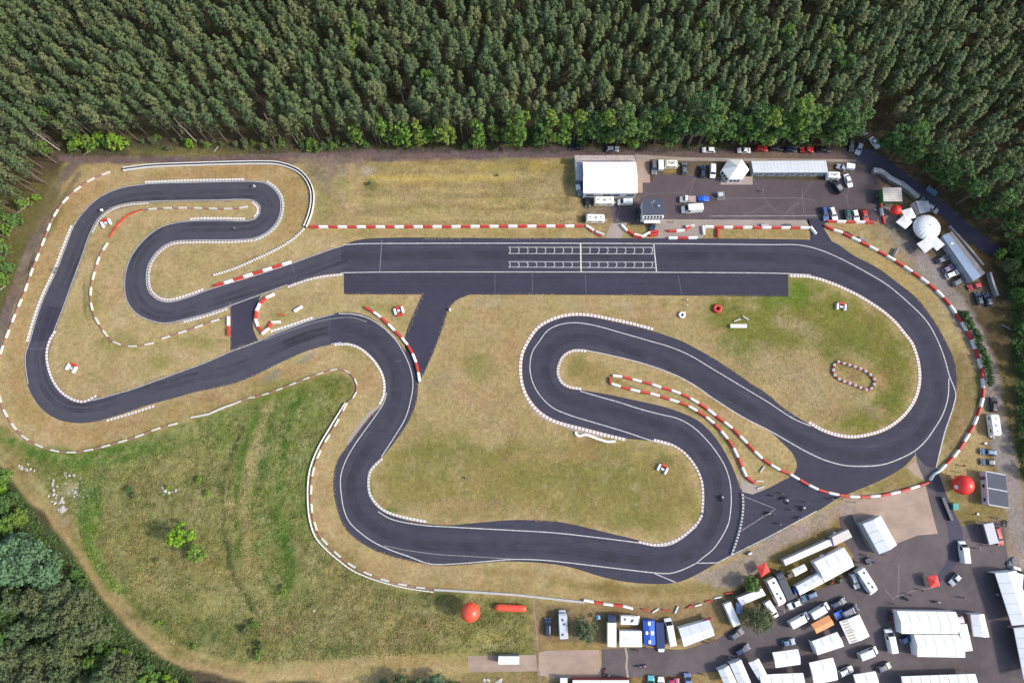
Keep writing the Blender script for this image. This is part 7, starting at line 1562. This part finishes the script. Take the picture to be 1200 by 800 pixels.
# keep the forest track and its cars clear
ok &= ~((np.abs(px_ - 1012) < 14) & (py_ > 128) & (py_ < 185))
X, Y, px_, py_ = X[ok], Y[ok], px_[ok], py_[ok]
Hs = 17.0; k_ = Hs / (H0 - Hs)
tx, ty = px_ + (px_ - 600) * k_, py_ + (py_ - 570) * k_
seen = (tx > 4) & (tx < 1196) & (ty > 6) & (ty < 420) & (px_ > -40) & (px_ < 1240)
order = np.argsort(np.where(seen, Y ** 2 + X ** 2 * .15, 1e9))
NSEEN = 300
front = set(order[:NSEEN].tolist())
def zone(x):
    return 'west' if x < 330 else ('middle' if x < 760 else ('behind the car row' if x < 1000 else 'east'))
massV, massT, tV = [], [], MB()
for i in range(len(X)):
    v = int(rs.integers(0, len(PINES))); s = rs.uniform(.80, 1.14); a = rs.uniform(0, 6.283); Hh, cm, tm, Vq = PINES[v]
    if i in front:
        z = zone(px_[i])
        lab = {'west': 'tall pine in the front rows of the forest above the western loop', 'middle': 'tall pine in the front rows of the forest above the straw coloured field', 'behind the car row': 'tall pine in the front rows of the forest behind the parked cars', 'east': 'tall pine in the front rows of the forest along the dark road'}[z]
        r = put_tree('pine_tree', (cm, tm), Vector((X[i], Y[i])), 1.0, lab, lab.replace('tall pine', 'pines'), rz=a); r.scale = (s, s, s)
    else:
        c, q = math.cos(a), math.sin(a); W = Vq * s; W2 = np.stack([W[:, 0] * c - W[:, 1] * q + X[i], W[:, 0] * q + W[:, 1] * c + Y[i], W[:, 2]], 1).astype(np.float32)
        massV.append(W2); massT.append(np.full(len(W2) // 4, rs.random()))
        tV.cyl((X[i], Y[i], 0), (X[i] + rs.uniform(-.3, .3), Y[i] + rs.uniform(-.3, .3), Hh * s * .95), .17, .05, 5)
o = link('pine_forest', quads_mesh('pine_forest', np.concatenate(massV), PINE_B, np.concatenate(massT))); tag(o, kind='stuff')
o = tV.build('forest_trunks', BARK_P); tag(o, kind='stuff')
print('pines', len(X), 'front', len(front))

DEADP = (quads_mesh('crown', leaves(pine_clumps(np.random.default_rng(901), 15)[::3], 4, .2, np.random.default_rng(902)), DEAD), pine_trunk(np.random.default_rng(903), 15).mesh('trunk', [BIRCH]))
for x, y in [(112, 160), (70, 176), (230, 166), (330, 163), (690, 120), (604, 120), (505, 150), (1010, 112), (1090, 190)]:
    put_tree('dead_pine', DEADP, G(x, y), 1.0, 'bare brownish dead pine with pale trunk among the green pines', 'dead pines')

# broad-leaved trees along the road edge
D_HI = [deci(k, Hh, R * 1.22, zl, mt, int(n * 1.25), 17, .22, lob=6) for k, (Hh, R, zl, mt, n) in enumerate([(14, 2.6, 1.5, DEC, 95), (17, 2.5, 1.2, DEC, 110), (11, 2.1, 1, DEC, 75), (19, 2.9, 1.5, DECD, 120), (13, 2.9, 2, DECD, 95), (8, 1.7, .8, DEC, 60)])]
edge = [(421, 170, 5, 1.2), (455, 171, 2, 1.1), (468, 170, 2, .95), (478, 171, 5, 1.3), (493, 170, 2, 1.0), (505, 169, 5, 1), (523, 171, 5, 1.35), (560, 171, 2, 1.1), (577, 168, 2, 1.05), (598, 170, 2, 1.2), (611, 171, 2, 1.15), (630, 168, 4, .9), (642, 167, 1, .92), (660, 171, 0, 1.0), (676, 167, 1, .9), (694, 168, 4, 1), (706, 166, 0, .95), (722, 171, 3, .92), (735, 172, 0, .95), (751, 169, 4, .9), (766, 169, 2, 1.2), (779, 170, 4, 1.0),
        (796, 169, 3, 1.0), (806, 170, 3, 1.12), (818, 170, 3, .85), (831, 167, 0, 1.0), (845, 168, 4, 1), (857, 169, 0, .98), (870, 168, 4, 1.05), (884, 169, 0, 1), (897, 168, 4, 1.1), (910, 167, 1, 1.0), (925, 168, 4, 1.1), (938, 166, 1, .95), (950, 167, 0, 1.05), (962, 168, 4, 1.15), (975, 168, 4, 1.0), (985, 166, 3, .8), (1030, 176, 4, .9), (1042, 186, 3, .8), (1056, 192, 4, .9), (1075, 206, 4, 1.0), (1096, 222, 4, 1.0), (1120, 240, 3, .9), (1142, 257, 4, 1), (1162, 272, 4, 1.1)]
words = ['pale green', 'tall slim', 'small', 'big dark green', 'dark bushy', 'little']
for x, y, v, s in edge:
    p = G(x, y - .5); w = words[v]; s = s * ((1.38 + .14 * math.sin(x * 1.7)) if x > 590 else 1.2 + .12 * math.sin(x))
    if x < 620: lab = f'{w} broadleaf tree at the forest edge above the straw coloured field'
    elif x < 760: lab = f'{w} broadleaf tree at the forest edge above the white hall'
    elif x < 1000: lab = f'{w} broadleaf tree at the forest edge behind the parked cars'
    else: lab = f'{w} broadleaf tree along the dark forest road'
    put_tree('broadleaf_tree', D_HI[v], p, s, lab, 'broadleaf trees along the forest edge')
# lone brighter crowns inside the forest
for x, y, v, s in [(75, 150, 0, .9), (95, 168, 5, 1.2), (62, 182, 5, 1.1), (428, 62, 1, 1), (420, 78, 1, .95), (505, 118, 1, .95), (445, 108, 1, .9), (967, 108, 3, 1.05), (975, 100, 3, .9), (956, 92, 1, 1.1), (952, 64, 0, 1.1), (872, 62, 1, 1.0), (905, 70, 1, 1.0), (30, 60, 1, 1), (22, 40, 3, 1), (810, 60, 1, 1), (1050, 175, 1, 1.0)]:
    put_tree('broadleaf_tree', D_HI[v], G(x, y), s, f'{words[v]} broadleaf crown standing out among the pines', 'broadleaf crowns among the pines')
# bushes
BUSH = [deci(20 + k, 2.6, 1.5, .2, mt, 34, 13, .17, lob=3) for k, mt in enumerate([DECB, DEC, DECD, OLV, WIL])]
BT = [deci(30 + k, 5.0, 2.1, .6, mt, 60, 14, .20, lob=5) for k, mt in enumerate([DECB, DEC, DECD, OLV])]
def bush(x, y, v, s, label, group=None, big=False, cat='bush', name='bush'):
    return put_tree(name, (BT if big else BUSH)[v], G(x, y), s * (1.35 if big else 1.15), label, group, cat)
GL = 'bright bushes at the forest edge'
for x, y, v, s in [(92, 176, 1, .8), (103, 172, 0, .9), (113, 174, 1, 1.0), (122, 170, 0, .85), (132, 172, 2, .8), (141, 174, 0, 1.0), (149, 171, 0, .8), (225, 172, 0, .55), (246, 173, 1, .5)]:
    bush(x, y, v, s, f"{['bright green', 'green', 'dark green'][v]} bush at the forest edge above the western loop", GL, True)
for x, y, v, s in [(356, 174, 2, .9), (364, 174, 1, 1), (372, 175, 1, 1.1), (381, 174, 2, 1.0), (391, 174, 1, .9), (310, 174, 2, .9), (430, 173, 2, .9), (545, 173, 2, .9), (562, 173, 1, 1.3), (628, 171, 2, 1.2), (682, 171, 2, 1.2), (745, 172, 2, 1.2), (290, 172, 3, .9), (200, 176, 3, .8)]:
    bush(x, y, v, s, f"{['', 'fresh green', 'dark green', 'olive'][v]} low bush at the foot of the forest edge", 'low bushes at the forest edge')
for x, y, v, s in [(8, 254, 2, 1), (20, 264, 1, 1.0), (36, 243, 1, .9), (48, 234, 0, .55), (4, 268, 1, 1), (26, 262, 2, .9), (14, 272, 1, .8), (-6, 290, 2, 1.1), (4, 292, 1, 1), (14, 300, 2, 1.1), (6, 312, 1, 1.1), (18, 318, 2, .9), (2, 326, 2, 1), (12, 330, 1, .8), (-6, 345, 1, 1.2), (4, 300, 2, 1.1), (-8, 312, 1, 1.2)]:
    bush(x, y, v, s, f"{['bright', 'green', 'dark green'][v]} shrub left of the stony track at the western edge", 'shrubs at the western edge', True)
# meadow
bush(223, 625, 0, 1.45, 'bright yellow green young tree alone in the rough meadow', None, True, 'tree', 'young_tree')
bush(238, 644, 1, 1.2, 'darker green young tree touching the bright one in the meadow', None, True, 'tree', 'young_tree')
bush(236, 562.5, 0, .75, 'small yellow green bush in the meadow, northern of two'); bush(245.5, 578.5, 0, .7, 'small yellow green bush in the meadow, southern of two'); bush(199, 571, 0, .55, 'little green bush inside the ring of white chunks')
for x, y, v, s, lb in [(155, 572, 2, .8, 'dark low bush in the western meadow, upper one'), (160, 580, 3, .7, 'dark low bush in the western meadow, lower one'), (184, 656, 2, .5, 'small dark bush left below the bright young tree'), (334, 690, 1, .9, 'green bush at the eastern furrow of the meadow'), (300, 730, 1, .9, 'green bush in the south of the meadow'), (291, 736, 3, .9, 'olive bush in the south of the meadow'), (188, 728, 0, .5, 'tiny bright bush at the sandy path'), (230, 757, 0, .55, 'tiny bright bush in the bend of the sandy path'), (305, 766, 1, 1.0, 'green bush near the lower path edge'), (308, 754, 3, .8, 'olive bush near the lower path edge'), (434, 216, 3, .55, 'olive shrub at the west end of the straw coloured field'), (545, 560, 3, .3, 'tiny shrub on the infield'), (583, 206, 2, .35, 'tiny dark shrub in the straw coloured field')]:
    bush(x, y, v, s, lb)
# crowns of the southern wood
W_ROB = deci(50, 9, 4.6, 1.5, ROB, 230, 22, .19, lob=11); W_ROB2 = deci(51, 8, 3.8, 1.5, ROB, 180, 22, .19, lob=9)
W_OLV = deci(52, 9, 3.6, 1.5, WIL, 170, 22, .18, lob=9); W_OLV2 = deci(53, 10, 4.2, 1.5, OLV, 210, 22, .18, lob=10); W_DK = deci(54, 7, 3.0, 1, DECD, 100, 14, .22, lob=6); W_BR = deci(55, 5.5, 2.2, .8, DECB, 70, 14, .2, lob=4); W_DC = deci(56, 8, 3.4, 1.2, DEC, 120, 14, .22, lob=6)
wood = [(50, 648, 0, 1.55), (14, 668, 1, 1.25), (72, 668, 1, 1.0), (30, 636, 1, .9), (-10, 668, 1, 1.0), (84, 690, 2, .9), (108, 700, 2, .8), (120, 716, 3, .8), (127, 738, 2, .85), (104, 684, 4, .6), (12, 560, 6, .8), (20, 585, 4, .7), (6, 575, 5, .8), (34, 604, 6, .6), (128, 752, 4, .7), (96, 670, 4, .5), (20, 650, 4, .8), (150, 762, 5, .5), (180, 778, 4, .6), (200, 790, 5, .6), (4, 560, 5, 1), (-6, 580, 6, 1.1), (10, 592, 4, 1.0), (22, 614, 6, .9), (2, 618, 6, 1.0), (-14, 600, 5, 1.2), (-16, 640, 4, 1.2), (38, 700, 2, 1.0), (62, 700, 3, 1.0), (88, 694, 2, .95), (100, 715, 3, 1.0), (80, 726, 2, 1.1), (48, 730, 2, 1.0), (22, 712, 4, 1), (0, 706, 5, 1.0), (25, 696, 5, .8), (116, 735, 2, .95), (100, 752, 3, 1.1), (66, 758, 3, .95), (34, 760, 2, 1.0), (8, 740, 5, 1.0), (-12, 730, 4, 1.2), (18, 748, 4, .9), (74, 742, 5, .6),
        (2, 776, 2, 1.0), (30, 790, 2, 1.1), (62, 788, 2, 1.0), (92, 784, 2, 1.0), (118, 770, 6, .7), (150, 772, 2, .9), (166, 780, 3, .9), (140, 790, 2, .95), (182, 794, 6, .9), (160, 800, 5, .8), (205, 800, 6, .7), (225, 806, 5, .8), (110, 806, 3, 1), (76, 812, 3, 1), (40, 818, 2, 1), (4, 812, 3, 1), (140, 818, 2, 1), (-30, 690, 2, 1.2), (-30, 760, 3, 1.2), (-40, 620, 6, 1.2), (-30, 800, 3, 1.2), (135, 763, 5, .6)]
kinds = [(W_ROB, 'wide blue green'), (W_ROB2, 'blue green'), (W_OLV, 'grey green'), (W_OLV2, 'olive brown'), (W_DK, 'dark green'), (W_BR, 'bright yellow green'), (W_DC, 'fresh green')]
for x, y, v, s in wood:
    if y > 815 or x < -35: continue
    s *= 1.22
    where = 'upper end' if y < 630 else ('middle' if y < 720 else 'lower part'); put_tree('woodland_tree', kinds[v][0], G(x, y), s, f'{kinds[v][1]} tree crown in the {where} of the wood below the sandy path', 'trees of the wood below the sandy path')
for x, y, v, s in [(452, 800, 2, .7), (472, 796, 3, .75), (492, 800, 2, .7), (514, 796, 0, .6), (530, 800, 4, .7), (548, 806, 6, .6), (260, 806, 6, .6), (300, 812, 5, .8)]:
    put_tree('woodland_tree', kinds[v][0], G(x, y), s, f'{kinds[v][1]} crown at the bottom edge below the meadow', 'crowns at the bottom edge')
# trees in the paddock
WLL = deci(60, 6.5, 4.3, 1.6, WIL, 190, 16, .2, lob=9); PAD1 = deci(61, 5.5, 2.7, 1.4, DECD, 110, 15, .2, lob=6); PAD2 = deci(62, 7.5, 5.0, 1.8, OLV, 230, 16, .21, lob=10)
put_tree('leafy_tree', WLL, G(682, 733), 1.0, 'broad grey green tree between the silver motorhome and the white truck')
put_tree('leafy_tree', PAD1, G(877.5, 683.5), 1.0, 'small round dark green tree at the red canopy'); put_tree('leafy_tree', PAD2, G(883, 722), .98, 'big olive green tree in the paddock between white vans')
# eastern edge
for x, y, v, s in [(1186, 302, 6, .9), (1198, 330, 2, 1.1), (1180, 330, 4, .9), (1182, 350, 6, 1.0), (1196, 370, 4, 1.1), (1184, 388, 4, 1.0), (1186, 410, 4, 1.0), (1200, 420, 4, 1.2), (1190, 436, 4, 1.0), (1188, 460, 4, .9), (1204, 470, 4, 1.1), (1192, 484, 4, .9), (1193, 506, 4, .85), (1206, 520, 4, 1), (1196, 530, 4, .85), (1198, 552, 4, .8), (1212, 300, 3, 1.2), (1214, 345, 2, 1.2), (1216, 390, 3, 1.2), (1220, 440, 2, 1.1), (1220, 500, 4, 1.1), (1212, 560, 4, .9), (1162, 300, 6, .7), (1172, 316, 2, .8), (1176, 292, 4, 1.0)]:
    x = x + (5 if y > 395 else 3); s *= .92; put_tree('woodland_tree', kinds[v][0], G(x, y), s, f'{kinds[v][1]} tree on the eastern edge beside the gravel road', 'trees on the eastern edge')
for x, y, v, s in [(1121.2, 368.0, 1, 0.61), (1124.4, 369.9, 4, 0.83), (1123.1, 371.8, 2, 0.96), (1125.5, 373.8, 1, 0.66), (1128.3, 375.7, 4, 0.79), (1128.3, 378.4, 4, 0.84), (1128.6, 381.3, 2, 0.94), (1131.1, 384.2, 2, 0.85), (1131.2, 387.0, 1, 0.57), (1135.0, 390.2, 2, 0.76), (1136.5, 393.6, 4, 0.87), (1138.7, 397.0, 4, 0.88), (1139.4, 400.3, 2, 0.95), (1139.5, 403.9, 2, 0.77), (1141.4, 407.8, 4, 0.9), (1144.7, 411.6, 4, 0.78), (1144.7, 415.4, 2, 0.79), (1146.1, 419.3, 2, 0.96), (1148.1, 423.1, 2, 0.94), (1150.3, 427.0, 2, 0.86), (1149.5, 430.8, 1, 0.96), (1151.3, 434.6, 2, 0.83), (1153.3, 438.5, 2, 0.68), (1151.3, 442.3, 4, 0.59), (1154.2, 446.2, 4, 0.95), (1152.6, 450.0, 4, 0.9), (1065, 228, 3, .5), (1112, 282, 3, .4)]:
    bush(x + (4 if x > 1115 else 0), y - 1, v, s, 'low dark shrub growing behind the barrier arc' if x > 1115 else ('low olive shrub at the stone wall bend' if x < 1080 else 'low olive shrub behind the metal shed'), 'shrubs behind the barrier arc' if x > 1115 else None)
# fallen grey logs at the edges
for x, y, a, L, lb in [(26, 246, 2.3, 4.5, 'pale bare log among the shrubs at the western edge'), (3, 338, 2.4, 2.5, 'pale bare log at the left picture edge'), (1179, 384, .6, 3.2, 'pale bare branch at the eastern forest edge'), (104, 178, 2.3, 3.5, 'pale bare log between the bright bushes'), (253, 176, 2.1, 2.5, 'thin pale log at the forest edge')]:
    p = G(x, y); m = MB(); m.tube([(-L / 2, 0, .2), (0, .1, .35), (L / 2, 0, .5)], [.14, .11, .06], 7); m.tube([(0, .1, .35), (.6, .7, .6)], [.06, .03], 5)
    o = m.build('log', M('bare_wood', (.50, .46, .40), .8, vary=.3)); o.location = (p.x, p.y, 0); o.rotation_euler = (0, 0, -a); tag(o, lb, 'log')

# ------------------------------------------------------------------ grass tufts and weeds (nobody could count them)
def soil_at(x, y):
    i = np.clip(np.searchsorted(xs, x), 0, nx - 1); j = np.clip(np.searchsorted(ys, y), 0, ny - 1); return COLR[j * nx + i]
def attr_mat(name):
    m, nt, bs = new_mat(name); a = nt.nodes.new('ShaderNodeAttribute'); a.attribute_name = 'blade'
    nt.links.new(a.outputs['Color'], bs.inputs['Base Color']); bs.inputs['Roughness'].default_value = .9; bs.inputs['Specular IOR Level'].default_value = .1; return m
TUFT = attr_mat('grass_blades')
def tufts(name, poly, n, size, push, seed, hgt=.5, k0=.8, k1=1.3):
    rs = np.random.default_rng(seed); X0, X1 = min(p[0] for p in poly), max(p[0] for p in poly); Y0, Y1 = min(p[1] for p in poly), max(p[1] for p in poly)
    x = rs.uniform(X0, X1, n * 3); y = rs.uniform(Y0, Y1, n * 3); k = inside(x, y, poly)
    dens = vnoise(x, y, 14, seed + 1) * .6 + vnoise(x, y, 5, seed + 2) * .4; k &= dens > rs.uniform(.25, .72, len(x))
    x, y = x[k][:n], y[k][:n]; P = np.array([tuple(G(a, b)) for a, b in zip(x, y)]); cl = np.concatenate([P + np.array([0, 0, .06]), size * rs.uniform(.5, 1.25, (len(P), 1))], 1)
    V = leaves(cl, 5, size * .42, rs, .9, .8); V[:, 2] = np.clip(V[:, 2] * hgt, .005, None)
    c = soil_at(P[:, 0], P[:, 1]) * rs.uniform(k0, k1, (len(P), 1)); c = c * (1 - push[3]) + np.array(push[:3]) * push[3]
    c = np.repeat(c, 5, 0) * rs.uniform(.85, 1.15, (len(c) * 5, 1))
    me = quads_mesh(name, V, TUFT); a = me.attributes.new('blade', 'FLOAT_COLOR', 'FACE'); a.data.foreach_set('color', np.concatenate([c, np.ones((len(c), 1))], 1).astype(np.float32).ravel())
    tag(link(name, me), kind='stuff')
tufts('meadow_grass', [(20, 530), (70, 540), (200, 508), (300, 476), (395, 442), (405, 465), (360, 550), (358, 615), (395, 664), (470, 692), (615, 706), (618, 765), (540, 764), (300, 778), (200, 755), (130, 680), (80, 600)], 22000, .36, (.13, .17, .05, .10), 71, .8, .6, 1.45)
tufts('field_grass', [(405, 190), (668, 186), (672, 230), (676, 262), (368, 263), (380, 235)], 3500, .30, (.3, .26, .1, .1), 81)
tufts('path_verge_weeds', [(95, 560), (125, 558), (122, 600), (110, 640), (142, 695), (128, 690), (98, 640), (90, 600)], 1500, .5, (.11, .18, .04, .4), 91, .9)
tufts('forest_edge_weeds', [(80, 166), (400, 168), (990, 168), (990, 178), (400, 179), (80, 182)], 3000, .38, (.10, .14, .05, .4), 95, .8)
tufts('eastern_weeds', [(1112, 268), (1165, 300), (1180, 380), (1200, 560), (1186, 560), (1174, 440), (1160, 370), (1150, 320)], 1100, .4, (.09, .12, .04, .4), 97, .8)
tufts('eastern_undergrowth', [(1176, 300), (1184, 380), (1187, 440), (1196, 560), (1250, 560), (1250, 300)], 2200, .6, (.08, .13, .04, .7), 98, 1.2)
tufts('woodland_undergrowth', [(-40, 545), (2, 552), (22, 580), (52, 612), (88, 650), (116, 700), (156, 745), (208, 782), (240, 800), (-40, 830)], 6000, .6, (.08, .13, .04, .7), 99, 1.2)
tufts('infield_grass', [(520, 400), (600, 420), (606, 470), (640, 500), (740, 522), (800, 545), (812, 590), (790, 622), (700, 612), (600, 600), (460, 592), (442, 565), (470, 520), (496, 470)], 5000, .26, (.2, .2, .08, .12), 103, .4)
tufts('eastern_infield_grass', [(840, 360), (920, 352), (940, 332), (980, 342), (1040, 380), (1070, 430), (1066, 470), (1010, 504), (960, 492), (890, 445), (830, 405)], 4000, .26, (.16, .19, .07, .12), 105, .4)
for x, y, k in [(x_, 173.5 + 1.5 * math.sin(x_), i_) for i_, x_ in enumerate(range(88, 415, 9))]:
    if k % 4: bush(x + rs.uniform(-3, 3), y - rs.uniform(2, 9), [2, 4, 3, 1][k % 4], rs.uniform(.5, 1.0), 'mixed low undergrowth shrub under the front pines above the western loop', 'undergrowth shrubs under the front pines')

def verge(name, paths, n, seed):
    rs = np.random.default_rng(seed); Pp = []
    for pts in paths:
        R = resample(smooth(pts), .5); N = normals2(R)
        for p, q in zip(R, N):
            for _ in range(n):
                if math.sin(p.x * .21) + math.sin(p.y * .17 + p.x * .05) > -.4: o_ = rs.normal() * .16; Pp.append((p.x + q.x * o_ + rs.normal() * .2, p.y + q.y * o_ + rs.normal() * .2, .03))
    P = np.array(Pp); cl = np.concatenate([P, rs.uniform(.06, .18, (len(P), 1))], 1); V = leaves(cl, 3, .085, rs, 1.2, .8); V[:, 2] = np.clip(V[:, 2] * .4, .03, None)
    c = soil_at(P[:, 0], P[:, 1]) * rs.uniform(.7, 1.15, (len(P), 1)); c = np.repeat(c, 3, 0)
    me = quads_mesh(name, V, TUFT); a = me.attributes.new('blade', 'FLOAT_COLOR', 'FACE'); a.data.foreach_set('color', np.concatenate([c, np.ones((len(c), 1))], 1).astype(np.float32).ravel())
    tag(link(name, me), kind='stuff')
verge('verge_grass', [EDGE_A[:12], EDGE_A[20:28], EDGE_A[44:-1], EDGE_B[1:4], EDGE_B[24:30], EDGE_B[38:-2], LAP[10:15], LAP[36:LAP.index((386, 404))], LAP[LAP.index((397, 366)):LAP.index((470, 405))], INFIELD[:5], INFIELD[10:22], INFIELD[50:62], [(404, 345), (494, 345.1)], [(552, 345.3), (700, 345.6), (923, 347.3)], [(495, 345), (475, 398)], [(549, 346), (535, 352), (526, 362), (520, 380), (513, 400), (497, 437), (490, 450)], [(270, 356), (270, 408)], [(427, 280), (680, 279)]], 3, 131)
# ================================================================== LIGHT, SKY, CAMERA
EL = math.radians(39); sd = Vector((math.cos(EL) * math.cos(math.radians(-10.5)), math.cos(EL) * math.sin(math.radians(-10.5)), math.sin(EL)))
sl = bpy.data.lights.new('sun', 'SUN'); sl.energy = 2.5; sl.angle = math.radians(5); sl.color = (1.0, .95, .87)
so = link('sun', sl); so.rotation_euler = sd.to_track_quat('Z', 'Y').to_euler()
w = bpy.data.worlds.new('World'); SC.world = w; w.use_nodes = True
sky = w.node_tree.nodes.new('ShaderNodeTexSky'); sky.sky_type = 'NISHITA'; sky.sun_disc = False
sky.sun_elevation = EL; sky.sun_rotation = math.atan2(sd.x, sd.y); sky.air_density = 1.2; sky.dust_density = 2.5; sky.ozone_density = 1.0
bg = w.node_tree.nodes['Background']; bg.inputs['Strength'].default_value = .15
w.node_tree.links.new(sky.outputs['Color'], bg.inputs['Color'])
cd = bpy.data.cameras.new('camera'); cd.sensor_width = 36; cd.lens = 24; cd.clip_end = 9000; cd.clip_start = 1
cam = link('camera', cd, loc=(0, 0, H0)); cam.rotation_euler = (TILT, 0, 0); SC.camera = cam
SC.view_settings.view_transform = 'Standard'; SC.view_settings.look = 'None'; SC.view_settings.exposure = .62; SC.view_settings.gamma = 1
SC.cycles.max_bounces = 6; SC.cycles.use_denoising = True
